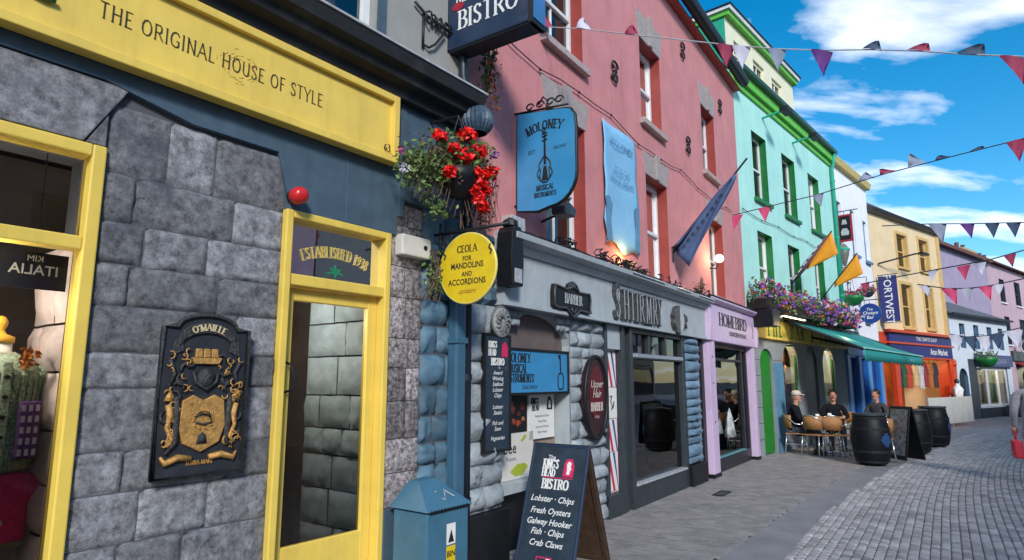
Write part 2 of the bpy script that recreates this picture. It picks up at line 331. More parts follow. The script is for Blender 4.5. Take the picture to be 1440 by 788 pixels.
# ------------------------------------------------------------------ helpers: lettering
SER = {
'A': (.74, [[(.02,0),(.36,1)], [(.36,1),(.72,0)], [(.14,.35),(.6,.35)]]),
'B': (.62, [[(.12,0),(.12,1)], [(.12,1),(.4,1),(.52,.88),(.52,.66),(.4,.53),(.12,.53)], [(.4,.53),(.58,.4),(.58,.14),(.44,0),(.12,0)]]),
'C': (.7, [[(.66,.8),(.55,.95),(.38,1),(.18,.9),(.07,.65),(.07,.35),(.18,.1),(.38,0),(.56,.05),(.67,.2)]]),
'D': (.72, [[(.12,0),(.12,1)], [(.12,1),(.4,1),(.6,.85),(.67,.6),(.67,.4),(.6,.15),(.4,0),(.12,0)]]),
'E': (.58, [[(.12,0),(.12,1)], [(.12,1),(.54,1)], [(.12,.52),(.44,.52)], [(.12,0),(.56,0)]]),
'F': (.55, [[(.12,0),(.12,1)], [(.12,1),(.54,1)], [(.12,.52),(.44,.52)]]),
'G': (.74, [[(.66,.8),(.55,.95),(.38,1),(.18,.9),(.07,.65),(.07,.35),(.18,.1),(.38,0),(.56,.05),(.65,.15)], [(.65,0.1),(.65,.42)], [(.48,.42),(.7,.42)]]),
'H': (.76, [[(.12,0),(.12,1)], [(.64,0),(.64,1)], [(.12,.52),(.64,.52)]]),
'I': (.28, [[(.14,0),(.14,1)]]),
'K': (.7, [[(.12,0),(.12,1)], [(.6,1),(.14,.45)], [(.28,.6),(.66,0)]]),
'L': (.56, [[(.12,0),(.12,1)], [(.12,0),(.54,0)]]),
'M': (.88, [[(.1,0),(.14,1)], [(.14,1),(.44,.1)], [(.44,.1),(.74,1)], [(.74,1),(.78,0)]]),
'N': (.76, [[(.12,0),(.12,1)], [(.12,1),(.64,0)], [(.64,0),(.64,1)]]),
'O': (.78, [[(.39,1),(.2,.92),(.08,.68),(.08,.32),(.2,.08),(.39,0),(.58,.08),(.7,.32),(.7,.68),(.58,.92),(.39,1)]]),
'P': (.6, [[(.12,0),(.12,1)], [(.12,1),(.42,1),(.55,.87),(.55,.62),(.42,.48),(.12,.48)]]),
'R': (.68, [[(.12,0),(.12,1)], [(.12,1),(.42,1),(.54,.88),(.54,.64),(.42,.5),(.12,.5)], [(.34,.5),(.66,0)]]),
'S': (.54, [[(.47,.82),(.4,.96),(.26,1),(.12,.92),(.08,.77),(.14,.63),(.38,.44),(.46,.3),(.44,.12),(.28,0),(.14,.03),(.06,.18)]]),
'T': (.64, [[(.32,0),(.32,1)], [(.03,1),(.61,1)]]),
'U': (.72, [[(.12,1),(.12,.25),(.22,.05),(.37,0),(.52,.05),(.6,.25),(.6,1)]]),
'V': (.7, [[(.02,1),(.35,0)], [(.35,0),(.68,1)]]),
'W': (.95, [[(.02,1),(.25,0)], [(.25,0),(.46,.9)], [(.46,.9),(.68,0)], [(.68,0),(.92,1)]]),
'Y': (.66, [[(.02,1),(.33,.45)], [(.64,1),(.33,.45)], [(.33,.45),(.33,0)]]),
'1': (.36, [[(.18,0),(.18,1)], [(.04,.85),(.18,1)]]),
'3': (.5, [[(.06,.9),(.2,1),(.4,.92),(.42,.68),(.22,.54)], [(.22,.54),(.44,.42),(.46,.14),(.28,0),(.05,.08)]]),
'6': (.54, [[(.45,.95),(.25,.85),(.1,.5),(.1,.2),(.26,0),(.42,.1),(.46,.3),(.36,.5),(.12,.42)]]),
'8': (.5, [[(.25,1),(.09,.88),(.12,.66),(.25,.54),(.42,.4),(.44,.14),(.25,0),(.07,.14),(.09,.4),(.25,.54),(.4,.66),(.42,.88),(.25,1)]]),
'9': (.54, [[(.1,.05),(.3,.15),(.45,.5),(.45,.8),(.28,1),(.12,.9),(.09,.7),(.2,.5),(.44,.58)]]),
"'": (.2, [[(.12,1),(.08,.78)]]), ' ': (.34, []), '.': (.2, [[(.1,0),(.1,.1)]]), '&': (.6, [[(.5,0),(.15,.75),(.28,1),(.4,.8),(.1,.25),(.25,0),(.55,.4)]]),
}
def serif(mb, txt, x, z, h, y, m=0, wt=1.0, sp=0.06, align='l', T=None, ex=0.004, arc=None, cond=1.0):
    """Roman capitals drawn from thick and thin strokes with serifs; letters stand out by ex from the plane y (towards -y)."""
    W = sum((SER.get(c, SER[' '])[0] * cond + sp) * h for c in txt) - sp * h
    cx = x - (W / 2 if align == 'c' else (W if align == 'r' else 0)); k = 0
    for c in txt:
        wd, strokes = SER.get(c, SER[' ']); g = []
        for st in strokes:
            for a, b in zip(st, st[1:]):
                dx, dz = b[0] - a[0], b[1] - a[1]; L = math.hypot(dx, dz) or 1e-6
                vert = abs(dz) / L; th = (0.035 + 0.075 * vert) * wt
                if len(st) == 2 and dx * dz > 0 and vert < 0.97: th = 0.045 * wt
                px, pz = -dz / L * th / 2, dx / L * th / 2; ex_ = 0.012 if len(st) > 2 else 0
                a2 = (a[0] - dx / L * ex_, a[1] - dz / L * ex_); b2 = (b[0] + dx / L * ex_, b[1] + dz / L * ex_)
                g.append([(a2[0] + px, a2[1] + pz), (a2[0] - px, a2[1] - pz), (b2[0] - px, b2[1] - pz), (b2[0] + px, b2[1] + pz)])
            if len(st) == 2 and abs(st[1][1] - st[0][1]) > 0.5:
                for e in st:
                    zz = 0.0 if e[1] < 0.5 else 1.0; s = 0.045 * wt
                    g.append([(e[0] - 0.1 * wt, zz - s / 2), (e[0] + 0.1 * wt, zz - s / 2), (e[0] + 0.1 * wt, zz + s / 2), (e[0] - 0.1 * wt, zz + s / 2)])
        for q in g:
            k += 1; pts = []
            for p in q:
                X, Z = cx + p[0] * h * cond, z + p[1] * h
                if arc:       # arc = (centre x, centre z, radius of the base line)
                    an = (X - arc[0]) / arc[2]; rr = arc[2] + (Z - z); X, Z = arc[0] + rr * math.sin(an), arc[1] + rr * math.cos(an)
                pts.append((X, Z))
            mb.prism(pts, y - ex - (k % 7) * 0.00015, y, m, T=T)
        cx += (wd * cond + sp) * h
_fc = {}
def sans(mb, txt, x, z, h, y, m=0, align='c', shear=0.0, T=None, ex=0.002, sx=1.0, bold=0.0, mirror=False):
    key = (txt, align, shear, round(bold, 4))
    if key not in _fc:
        cu = bpy.data.curves.new('t', 'FONT'); cu.body = txt; cu.size = 1; cu.shear = shear; cu.resolution_u = 2; cu.offset = bold
        cu.align_x = {'c': 'CENTER', 'l': 'LEFT', 'r': 'RIGHT'}[align]
        ob = bpy.data.objects.new('t', cu); me = bpy.data.meshes.new_from_object(ob)
        _fc[key] = ([tuple(v.co) for v in me.vertices], [tuple(p.vertices) for p in me.polygons])
        bpy.data.objects.remove(ob); bpy.data.curves.remove(cu); bpy.data.meshes.remove(me)
    vs, fs = _fc[key]; k = h / 0.72; q = -1 if mirror else 1
    vv = []
    for a in vs:
        p = Vector((x + q * a[0] * k * sx, y - ex, z + a[1] * k)); vv.append(mb.v(T @ p if T else p))
    for f in fs:
        try: mb.bm.faces.new([vv[i] for i in f]).material_index = m
        except ValueError: pass
def wall(mb, x0, x1, z0, z1, holes=(), depth=0.25, m=0, mr=None, y=0.0):
    """A facade sheet with openings (x0, x1, z0, z1[, rise of a round head]) and their reveals."""
    mr = m if mr is None else mr
    xs = sorted({x0, x1, *[h[0] for h in holes], *[h[1] for h in holes]}); zs = sorted({z0, z1, *[h[2] for h in holes], *[h[3] for h in holes]})
    xs = [x for x in xs if x0 <= x <= x1]; zs = [z for z in zs if z0 <= z <= z1]
    for a, b in zip(xs, xs[1:]):
        for c, d in zip(zs, zs[1:]):
            mx, mz = (a + b) / 2, (c + d) / 2
            if any(h[0] < mx < h[1] and h[2] < mz < h[3] for h in holes): continue
            mb.face([(a, y, c), (b, y, c), (b, y, d), (a, y, d)], m)
    for h in holes:
        a, b, c, d = h[:4]; rise = h[4] if len(h) > 4 else 0
        mb.face([(a, y, c), (a, y + depth, c), (a, y + depth, d - rise), (a, y, d - rise)], mr)
        mb.face([(b, y, c), (b, y, d - rise), (b, y + depth, d - rise), (b, y + depth, c)], mr)
        mb.face([(a, y, c), (b, y, c), (b, y + depth, c), (a, y + depth, c)], mr)
        if not rise: mb.face([(a, y, d), (a, y + depth, d), (b, y + depth, d), (b, y, d)], mr)
        else:
            n = 12; w_ = (b - a) / 2; ar = [(a + w_ - w_ * math.cos(math.pi * i / n), d - rise + rise * math.sin(math.pi * i / n)) for i in range(n + 1)]
            for p, q in zip(ar, ar[1:]):
                mb.face([(p[0], y, p[1]), (q[0], y, q[1]), (q[0], y, d), (p[0], y, d)] if abs(q[1] - d) > 1e-6 and abs(p[1] - d) > 1e-6 else ([(p[0], y, p[1]), (q[0], y, q[1]), (p[0], y, d)] if abs(q[1] - d) < 1e-6 else [(p[0], y, p[1]), (q[0], y, q[1]), (q[0], y, d)]), m)
                mb.face([(p[0], y, p[1]), (p[0], y + depth, p[1]), (q[0], y + depth, q[1]), (q[0], y, q[1])], mr)
    return mb
def blocks(mb, x0, x1, z0, z1, y, seed, hh=(0.2, 0.3), ww=(0.35, 0.7), bulge=0.03, gap=0.012, m=0, rough=0.5, res=5, fn=None, holes=(), rec=0.012, fr=False):
    """Courses of single stones with a broken face that bulges towards -y, recessed joints between them."""
    rg = random.Random(seed); z = z0
    while z < z1 - 0.01:
        h = rg.uniform(*hh)
        if z1 - z - h < hh[0] * 0.6: h = z1 - z
        x = x0 - (0 if x1 - x0 < ww[1] else rg.uniform(0, ww[0] * 0.7)) 
        while x < x1 - 0.005:
            w_ = rg.uniform(*ww)
            if x1 - x - w_ < ww[0] * 0.5: w_ = x1 - x
            a, b = max(x, x0), min(x + w_, x1); x += w_
            if b - a < 0.02: continue
            if any(a >= q[0] - 0.01 and b <= q[1] + 0.01 and z >= q[2] - 0.01 and z + h <= q[3] + 0.01 for q in holes): continue
            mb.t = rg.random(); off = rg.uniform(-0.3, 0.3) * bulge; nx = max(3, res); nz = max(3, res - 1); grid = []
            for j in range(nz + 1):
                row = []
                for i in range(nx + 1):
                    u, v = i / nx, j / nz; px = a + gap / 2 + (b - a - gap) * u; pz = z + gap / 2 + (h - gap) * v
                    e = min(min(u, 1 - u) * nx, 1) * min(min(v, 1 - v) * nz, 1)
                    nn = noise.noise(Vector((px * 9 + seed, pz * 9, seed * 1.7))) + 0.6 * noise.noise(Vector((px * 23, pz * 23 + seed, 3.1)))
                    py = y - e * (bulge * (1 + rough * nn) + off) + (1 - e) * rec
                    if fr and e >= 1: px += rg.uniform(-0.25, 0.25) * (b - a) / nx; pz += rg.uniform(-0.25, 0.25) * h / nz; py -= rg.uniform(-0.22, 0.22) * bulge
                    if e < 1:
                        px += 0.004 * nn; pz += 0.004 * nn
                    p = Vector((px, py, pz)); row.append(mb.v(fn(p) if fn else p))
                grid.append(row)
            for j in range(nz):
                for i in range(nx):
                    q = (grid[j][i], grid[j][i + 1], grid[j + 1][i + 1], grid[j + 1][i])
                    if fr and rg.random() < 0.8:
                        k_ = rg.randrange(2)
                        for tri in ((q[k_], q[k_ + 1], q[(k_ + 2) % 4]), (q[k_], q[(k_ + 2) % 4], q[(k_ + 3) % 4])): mb.bm.faces.new(tri).material_index = m
                    else: mb.bm.faces.new(q).material_index = m
        z += h
    mb.t = 0.5
def frame(mb, x0, x1, z0, z1, y0, y1, wd, m=0, bot=None):
    bot = wd if bot is None else bot
    mb.box(x0, x0 + wd, y0, y1, z0, z1, m); mb.box(x1 - wd, x1, y0, y1, z0, z1, m)
    mb.box(x0 + wd, x1 - wd, y0 + 0.001, y1 - 0.001, z1 - wd, z1, m)
    if bot: mb.box(x0 + wd, x1 - wd, y0 + 0.001, y1 - 0.001, z0, z0 + bot, m)
def sash(parent, x0, x1, z0, z1, y=0.17, fw=0.055, fm='white', cols=1, gl=None, curtain=None, sillm=None, sx=0.08):
    """A sliding sash window set back in its opening; frame > pane, curtain, sill."""
    mb = MB(); frame(mb, x0 + 0.002, x1 - 0.002, z0, z1, y, y + 0.07, fw, bot=fw * 1.3); zm = (z0 + z1) / 2
    mb.box(x0 + fw, x1 - fw, y - 0.012, y + 0.06, zm - 0.025, zm + 0.025)
    for i in range(1, cols):
        xx = x0 + (x1 - x0) * i / cols; mb.box(xx - 0.012, xx + 0.012, y + 0.012, y + 0.05, z0 + fw, z1 - fw)
    f = mb.build('window', parent, (fm,), bevel=0.004)
    p = MB(); p.face([(x0 + fw * .8, y + 0.035, z0 + fw * .8), (x1 - fw * .8, y + 0.035, z0 + fw * .8), (x1 - fw * .8, y + 0.035, z1 - fw * .8), (x0 + fw * .8, y + 0.035, z1 - fw * .8)])
    p.build('pane', f, (gl or GLD,))
    if curtain:
        c = MB(); n = 14; ww = (x1 - x0) * 0.42
        for xa, xb in ((x0 + 0.03, x0 + ww), (x1 - ww, x1 - 0.03)):
            for i in range(n):
                u0, u1 = i / n, (i + 1) / n; f0, f1 = 0.03 * math.sin(u0 * 19), 0.03 * math.sin(u1 * 19)
                c.face([(xa + (xb - xa) * u0, y + 0.16 + f0, z0 + 0.03), (xa + (xb - xa) * u1, y + 0.16 + f1, z0 + 0.03), (xa + (xb - xa) * u1, y + 0.16 + f1, z1 - 0.03), (xa + (xb - xa) * u0, y + 0.16 + f0, z1 - 0.03)])
        c.build('curtain', f, (curtain,), smooth=True)
    if sillm:
        MB().box(x0 - 0.07, x1 + 0.07, -sx, y, z0 - 0.09, z0 - 0.002).build('sill', f, (sillm,), bevel=0.008)
    return f
def shell(parent, x0, x1, depth, z1, wm, rm='slateroof', pitch=35, eave=0.2, slab=2.95, roofback=True, y0=0.02):
    """Side and back walls, an upper floor and a pitched roof whose ridge runs along the street."""
    mb = MB(); hr = math.tan(R(pitch)) * depth / 2
    for x in (x0, x1):
        mb.face([(x, y0, 0), (x, depth, 0), (x, depth, z1), (x, depth / 2, z1 + hr), (x, y0, z1)])
    mb.face([(x0, depth, 0), (x1, depth, 0), (x1, depth, z1), (x0, depth, z1)])
    mb.build('outer_wall', parent, (wm,))
    if slab: MB().box(x0 + 0.02, x1 - 0.02, 0.32, depth - 0.02, slab, slab + 0.2).build('upper_floor', parent, ('inner',))
    r = MB(); e = eave * math.tan(R(pitch))
    a = [(-eave, z1 - e + 0.06), (depth / 2, z1 + hr + 0.06), (depth + eave, z1 - e + 0.06)]
    pts = a + [(p[0], p[1] + 0.07) for p in a[::-1]]
    r.prism(pts, x0 - 0.02, x1 + 0.02, plane='yz'); return r.build('roof', parent, (rm,))

# ------------------------------------------------------------------ the ground: paving that follows the bend of the street
M['paver'] = mat('footpath pavers', (0.25, 0.234, 0.23), 0.78, 0.22, 5, 0.4, 60, tone=0.12, gum=0.8, spot=0.6, spotcol=(0.12, 0.12, 0.135), sscale=2.2)
M['sett'] = mat('granite setts', (0.37, 0.355, 0.355), 0.75, 0.3, 3, 0.4, 60, tone=0.26, gum=0.8, spot=0.5, spotcol=(0.10, 0.105, 0.125))
M['joint'] = mat('joint grit', (0.05, 0.052, 0.06), 0.95, 0.3, 20, 0.3)
M['smooth'] = mat('smooth channel stone', (0.23, 0.228, 0.24), 0.65, 0.2, 2, 0.25, 70, gum=0.8, spot=0.4, spotcol=(0.1, 0.1, 0.12))
line = [PK.P(-14), PK.P(0), PK.P(9.6), GR.P(7.5), WH.P(4.15), YE.P(6.5), LO.P(7), LV.P(30)]
line = [Vector((p.x, p.y)) for p in line]
for _ in range(4):      # round the bends
    q = [line[0]]
    for a, b in zip(line, line[1:]): q += [a.lerp(b, 0.25), a.lerp(b, 0.75)]
    line = q + [line[-1]]
nrm = []
for i, p in enumerate(line):
    d = (line[min(i + 1, len(line) - 1)] - line[max(i - 1, 0)]).normalized(); nrm.append(Vector((d.y, -d.x)))
lens = [0]
for a, b in zip(line, line[1:]): lens.append(lens[-1] + (b - a).length)
T0 = min(zip(line, lens), key=lambda q: (q[0] - PK.O).length)[1]
def st(t, out):
    """t metres along the street (0 at the corner of the pink house), out metres from the house line."""
    t += T0
    for i in range(len(lens) - 1):
        if t <= lens[i + 1] or i == len(lens) - 2:
            k = (t - lens[i]) / (lens[i + 1] - lens[i]); p = line[i].lerp(line[i + 1], k); n = nrm[i].lerp(nrm[i + 1], k); return p + n * out
def sheet(name, t0, t1, o0, o1, z, m, step=0.5):
    vs, fs = [], []; n = int((t1 - t0) / step)
    for i in range(n + 1):
        t = t0 + (t1 - t0) * i / n
        for o in (o0(t), o1(t)):
            p = st(t, o); vs.append((p.x, p.y, z))
    for i in range(n): fs.append((2 * i, 2 * i + 1, 2 * i + 3, 2 * i + 2))
    me = bpy.data.meshes.new(name); me.from_pydata(vs, [], fs); me.materials.append(M[m])
    o = bpy.data.objects.new(name, me); C.objects.link(o); o['kind'] = 'structure'; return o
def e1(t): return 1.42 + max(0, min(1, (t + 1) / 11)) * 0.42     # outer edge of the footpath
def e2(t): return 1.98 + max(0, min(1, (t - 4) / 8)) * 0.42      # inner edge of the setts
g = bpy.data.meshes.new('ground'); S = 400
g.from_pydata([(-S, -S, -0.015), (S, -S, -0.015), (S, S, -0.015), (-S, S, -0.015)], [], [(0, 1, 2, 3)]); g.materials.append(M['joint'])
o = bpy.data.objects.new('ground', g); C.objects.link(o); o['kind'] = 'structure'
sheet('channel', -9, 38, lambda t: e1(t) + 0.004, lambda t: e2(t) + 0.075, -0.006, 'smooth')
def setts(name, t0, t1, o0, o1, dt, do, gap, m, seed, jit, cut, zt=0.0, along=False):
    """Laid stones: courses across the street, or (along) courses that follow it; tops with knocked-off corners."""
    rg = random.Random(seed); vs, fs, tn = [], [], []
    def stone(ta, tb, oa, ob):
        zz = zt + rg.uniform(-jit, jit); tt = rg.random(); g_ = gap / 2; k = len(vs); ta += g_; tb -= g_; oa += g_; ob -= g_
        for e, zq in ((0, -0.014), (0.007 if along else 0.003, zz)):
            a0, b0, a1, b1 = ta + e, tb - e, oa + e, ob - e; c = cut * rg.uniform(0.7, 1.3)
            for tq, oq in ((a0 + c, a1), (b0 - c, a1), (b0, a1 + c), (b0, b1 - c), (b0 - c, b1), (a0 + c, b1), (a0, b1 - c), (a0, a1 + c)):
                p = st(tq, oq); vs.append((p.x, p.y, zq if e == 0 else zq + rg.uniform(-jit, jit) * 0.5)); tn.append(tt)
        fs.append(tuple(k + 8 + i for i in range(8))); fs.extend((k + i, k + (i + 1) % 8, k + 8 + (i + 1) % 8, k + 8 + i) for i in range(8))
    if along:
        o = 0.0
        while o < 9.4:
            d = dt * rg.uniform(0.94, 1.06); t = t0 + rg.uniform(0, do[0])
            while t < t1:
                L = rg.uniform(*do); lo_, hi_ = max(o, o0(t)), min(o + d, o1(t))
                if hi_ - lo_ > 0.06: stone(t, t + L, lo_, hi_)
                t += L
            o += d
    else:
        t = t0; row = 0
        while t < t1:
            d = dt * rg.uniform(0.97, 1.03); o = o0(t) - (row % 2) * do[0] * 0.5; lim = o1(t); row += 1
            while o < lim:
                L = rg.uniform(*do); b = min(o + L, lim)
                if b - max(o, o0(t)) > 0.04: stone(t, t + d, max(o, o0(t)), b)
                o = b
            t += d
    me = bpy.data.meshes.new(name); me.from_pydata(vs, [], fs); me.materials.append(M[m])
    a = me.attributes.new('tone', 'FLOAT', 'POINT'); a.data.foreach_set('value', tn)
    ob = bpy.data.objects.new(name, me); C.objects.link(ob); ob['kind'] = 'structure'; return ob
setts('footpath', -4, 24, lambda t: -0.3, e1, 0.105, (0.19, 0.21), 0.003, 'paver', 3, 0.0012, 0.006)
setts('sett_road', -1, 31, e2, lambda t: 8.6, 0.084, (0.09, 0.13), 0.004, 'sett', 5, 0.0022, 0.018, along=True)
sheet('road_edge', -1, 31, lambda t: 8.6, lambda t: 10.4, -0.004, 'smooth')
sheet('far_road', 31, 70, lambda t: 0, lambda t: 9.5, -0.002, 'smooth', 1.0)
sheet('far_footpath', 24, 36, lambda t: -0.2, lambda t: e1(t), -0.003, 'paver', 0.5)

# ------------------------------------------------------------------ the stone shop with yellow joinery (nearest)
nb = thing('stone_shop', 'dark stone shop with yellow timber sign, yellow door and yellow framed display window', 'shop building', NB.P(0), NB.rot)
DW = (-5.3, -2.88, 0.42, 2.80); DR = (-1.82, -0.915, 0.0, 2.71); UW = (-3.3, -1.12, 4.12, 5.9)
mb = MB(); wall(mb, -7.5, 0.0, 0, 4.05, [DW, DR], 0.45, 0, y=0.02); mb.build('wall_core', nb, ('mortar',))
def st_hole(p): return p
s_ = MB()
blocks(s_, -2.88, -1.82, 0.0, 3.06, 0.012, 11, (0.17, 0.33), (0.26, 0.62), 0.006, 0.006, res=14, rough=1.8, rec=0.008)
blocks(s_, -7.5, -5.3, 0.0, 3.06, 0.012, 12, (0.24, 0.36), (0.38, 0.7), 0.006, 0.006, res=14, rough=1.8, rec=0.008)
blocks(s_, -5.3, -2.88, 0.0, 0.42, 0.012, 13, (0.2, 0.22), (0.4, 0.7), 0.006, 0.006, res=14, rough=1.8, rec=0.008)
blocks(s_, -5.3, -3.42, 2.80, 3.12, 0.012, 14, (0.32, 0.33), (0.4, 0.6), 0.006, 0.006, res=14, rough=1.8, rec=0.008)
s_.build('ashlar_wall', nb, ('ashlar',), smooth=True)
k = MB()      # splayed keystone over the display window and its right neighbour
k.t = 0.75; k.prism([(-3.40, 2.805), (-2.99, 2.805), (-2.80, 3.15), (-3.46, 3.15)], -0.016, 0.03)
k.t = 0.3; k.prism([(-2.98, 2.805), (-2.885, 2.805), (-2.885, 2.99), ], -0.008, 0.03)
k.build('keystone', nb, ('ashlar',), bevel=0.006)
q_ = MB(); blocks(q_, -0.9, -0.55, 0.68, 2.98, 0.008, 21, (0.22, 0.34), (0.16, 0.36), 0.010, 0.006, res=7, rough=1.5, rec=0.006)
q_.build('quoin_stones', nb, ('quoin',), smooth=True)
q_ = MB(); blocks(q_, -0.55, 0.0, 0.68, 3.05, 0.008, 22, (0.16, 0.27), (0.2, 0.4), 0.03, 0.012, res=6, rough=1.0, fr=True)
q_.build('painted_quoin', nb, ('bluestone',), smooth=True)
p = MB(); p.box(-0.915, 0.0, -0.03, 0.02, 0, 0.68); p.build('plinth', nb, ('slate',), bevel=0.008)
p = MB()      # flat slate-blue dressings above the stone
p.prism([(-7.5, 3.14), (-2.93, 3.16), (-2.455, 3.07), (-1.90, 3.07), (-1.80, 2.76), (-1.80, 2.71), (-0.86, 2.71), (-0.86, 3.80), (-7.5, 3.80)], -0.022, 0.03)
p.box(-0.86, -0.80, -0.035, 0.03, 2.86, 3.80); p.box(-0.80, -0.1, -0.026, 0.03, 3.0, 3.80)
p.box(-1.35, -1.342, -0.026, -0.02, 2.72, 3.25)
p.build('lintel_band', nb, ('slate',), bevel=0.006)
c = MB()
c.prism([(-0.02, 3.79), (-0.10, 3.79), (-0.12, 3.86), (-0.2, 3.88), (-0.22, 3.94), (-0.28, 3.96), (-0.30, 4.05), (-0.02, 4.06)], -7.5, -0.12, plane='yz')
cn = c.build('cornice', nb, ('cornice',), bevel=0.004)
MB().box(-7.5, -0.11, -0.312, 0.02, 4.062, 4.078).build('lead_flashing', cn, ('lead',))
sg = MB(); sg.box(-6.6, -0.97, -0.085, -0.024, 3.245, 3.765); sb = sg.build('fascia_sign', nb, ('yellow',), bevel=0.004)
f = MB(); frame(f, -6.62, -0.955, 3.235, 3.775, -0.125, -0.03, 0.055); f.build('sign_moulding', sb, ('yellow',), bevel=0.006)
l = MB(); serif(l, 'THE ORIGINAL HOUSE OF STYLE', -3.01, 3.457, 0.088, -0.086, wt=0.72, cond=0.82, sp=0.1)
serif(l, '63', -1.11, 3.30, 0.055, -0.126, wt=1.6)
l.build('sign_lettering', sb, (mat('dark olive lettering', (0.05, 0.036, 0.014), 0.5),))
orn = MB()
for i in range(70):
    a = rnd.uniform(0, 2 * math.pi); rr = rnd.choice([0.05, 0.075, 0.1, 0.12]) * (1 - 0.25 * abs(math.sin(2 * a))); x, z = -2.24 + math.cos(a) * rr * 1.25, 3.5 + math.sin(a) * rr
    d = Vector((-math.sin(a), 0, math.cos(a))) * 0.012
    orn.tube([Vector((x, -0.0865, z)) - d, Vector((x + 0.006, -0.0865, z + 0.004)), Vector((x, -0.0865, z)) + d], 0.0016, 4)
orn.build('sign_ornament', sb, (mat('old gold', (0.66, 0.44, 0.07), 0.5),))
sw = MB(); pts = [(-3.9 + 0.1 * i, -0.105, 3.60 - 0.016 * i + 0.03 * math.sin(i * 0.9)) for i in range(8)]
sw.tube([(-3.75, -0.105, 3.60), (-3.55, -0.105, 3.52), (-3.42, -0.105, 3.475), (-3.34, -0.105, 3.447), (-3.26, -0.105, 3.43), (-3.20, -0.105, 3.432)], [0.006, 0.012, 0.015, 0.016, 0.015, 0.012], 8)
sw.build('sign_flourish', sb, (mat('dark green raised script', (0.005, 0.09, 0.03), 0.3),))
# display window
d = MB(); frame(d, DW[0], DW[1], DW[2], DW[3], -0.02, 0.10, 0.065); d.box(DW[0] + 0.065, DW[1] - 0.065, -0.012, 0.09, 2.245, 2.315)
d.box(-4.15, -4.09, -0.01, 0.09, 0.49, 2.24); d.box(-4.15, -4.09, -0.01, 0.09, 2.32, 2.73)
dw = d.build('display_window', nb, ('yellow',), bevel=0.008)
g = MB()
for a, b, z0, z1 in ((-5.24, -4.13, 0.48, 2.26), (-4.11, -2.94, 0.48, 2.26), (-5.24, -4.13, 2.30, 2.74), (-4.11, -2.94, 2.30, 2.74)): g.face([(a, 0.05, z0), (b, 0.05, z0), (b, 0.05, z1), (a, 0.05, z1)])
g.build('pane', dw, (GL,))
j = MB()     # the deep whitewashed stone jamb seen through the glass
TJ = lambda pt: Vector((-2.945 + (pt.y), 0.13 + pt.x, pt.z))
blocks(j, 0.0, 0.46, 0.4, 2.3, 0.0, 31, (0.22, 0.34), (0.24, 0.46), 0.02, 0.012, fn=lambda p: Vector((-2.95 + p.y, 0.12 + p.x, p.z)), rough=0.8)
j.build('inner_jamb', dw, ('jamb',), smooth=True)
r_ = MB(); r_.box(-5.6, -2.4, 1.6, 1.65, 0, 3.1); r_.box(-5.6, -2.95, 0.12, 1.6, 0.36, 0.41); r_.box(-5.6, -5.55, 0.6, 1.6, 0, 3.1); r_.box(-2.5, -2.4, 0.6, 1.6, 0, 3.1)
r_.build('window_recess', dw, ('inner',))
# door
d = MB(); frame(d, DR[0], DR[1], 0, DR[3], -0.03, 0.14, 0.052, bot=0)
d.box(DR[0] + 0.052, DR[1] - 0.052, -0.015, 0.12, 2.215, 2.29); dr = d.build('door', nb, ('yellow',), bevel=0.008)
lf = MB(); frame(lf, -1.765, -0.968, 0.06, 2.21, 0.055, 0.105, 0.085, bot=0.50); lf.build('door_leaf', dr, ('yellow',), bevel=0.006)
g = MB(); g.face([(-1.70, 0.08, 0.54), (-1.04, 0.08, 0.54), (-1.04, 0.08, 2.14), (-1.70, 0.08, 2.14)]); g.build('door_glass', dr, (GL,))
g = MB(); g.face([(-1.78, 0.06, 2.28), (-0.955, 0.06, 2.28), (-0.955, 0.06, 2.67), (-1.78, 0.06, 2.67)]); g.build('fanlight', dr, (GLD,))
l = MB(); serif(l, 'ESTABLISHED 1938', -1.36, 2.455, 0.075, 0.056, wt=1.5, align='c', arc=(-1.36, 1.755, 0.70), cond=0.72, sp=0.07); l.build('fanlight_lettering', dr, (mat('gold leaf', (0.62, 0.48, 0.14), 0.4),))
l = MB(); l.prism([(-1.36 + 0.07 * (1.0 if i % 2 == 0 else 0.4) * (1.6 if i % 4 == 0 else 1) * math.sin(i * math.pi / 6), 2.36 + 0.05 * (1.0 if i % 2 == 0 else 0.4) * math.cos(i * math.pi / 6)) for i in range(12)], 0.054, 0.057); l.build('fanlight_emblem', dr, (mat('green leaf paint', (0.01, 0.20, 0.10), 0.5),))
h = MB(); h.box(-1.752, -1.728, 0.035, 0.06, 1.36, 1.78); h.tube([(-1.735, 0.05, 1.72), (-1.72, -0.01, 1.70), (-1.70, -0.03, 1.62), (-1.705, -0.02, 1.54), (-1.73, 0.05, 1.52)], 0.009, 8); h.build('handle', dr, ('black',), bevel=0.002)
j = MB(); blocks(j, 0.0, 0.72, 0.0, 2.3, 0.0, 33, (0.13, 0.34), (0.16, 0.5), 0.02, 0.012, fr=True, m=0, res=6, fn=lambda p: Vector((-0.985 + p.y, 0.16 + p.x, p.z)), rough=0.8); j.build('inner_jamb', dr, (mat('pale blue painted stone', (0.34, 0.42, 0.47), 0.7, 0.2, 8, 0.4, 40, tone=0.15),), smooth=True)
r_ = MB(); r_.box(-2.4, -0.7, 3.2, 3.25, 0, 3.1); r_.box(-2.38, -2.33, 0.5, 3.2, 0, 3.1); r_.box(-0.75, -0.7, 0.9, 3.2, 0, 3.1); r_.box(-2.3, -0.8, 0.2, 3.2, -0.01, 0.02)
r_.build('hall', dr, ('inner',))
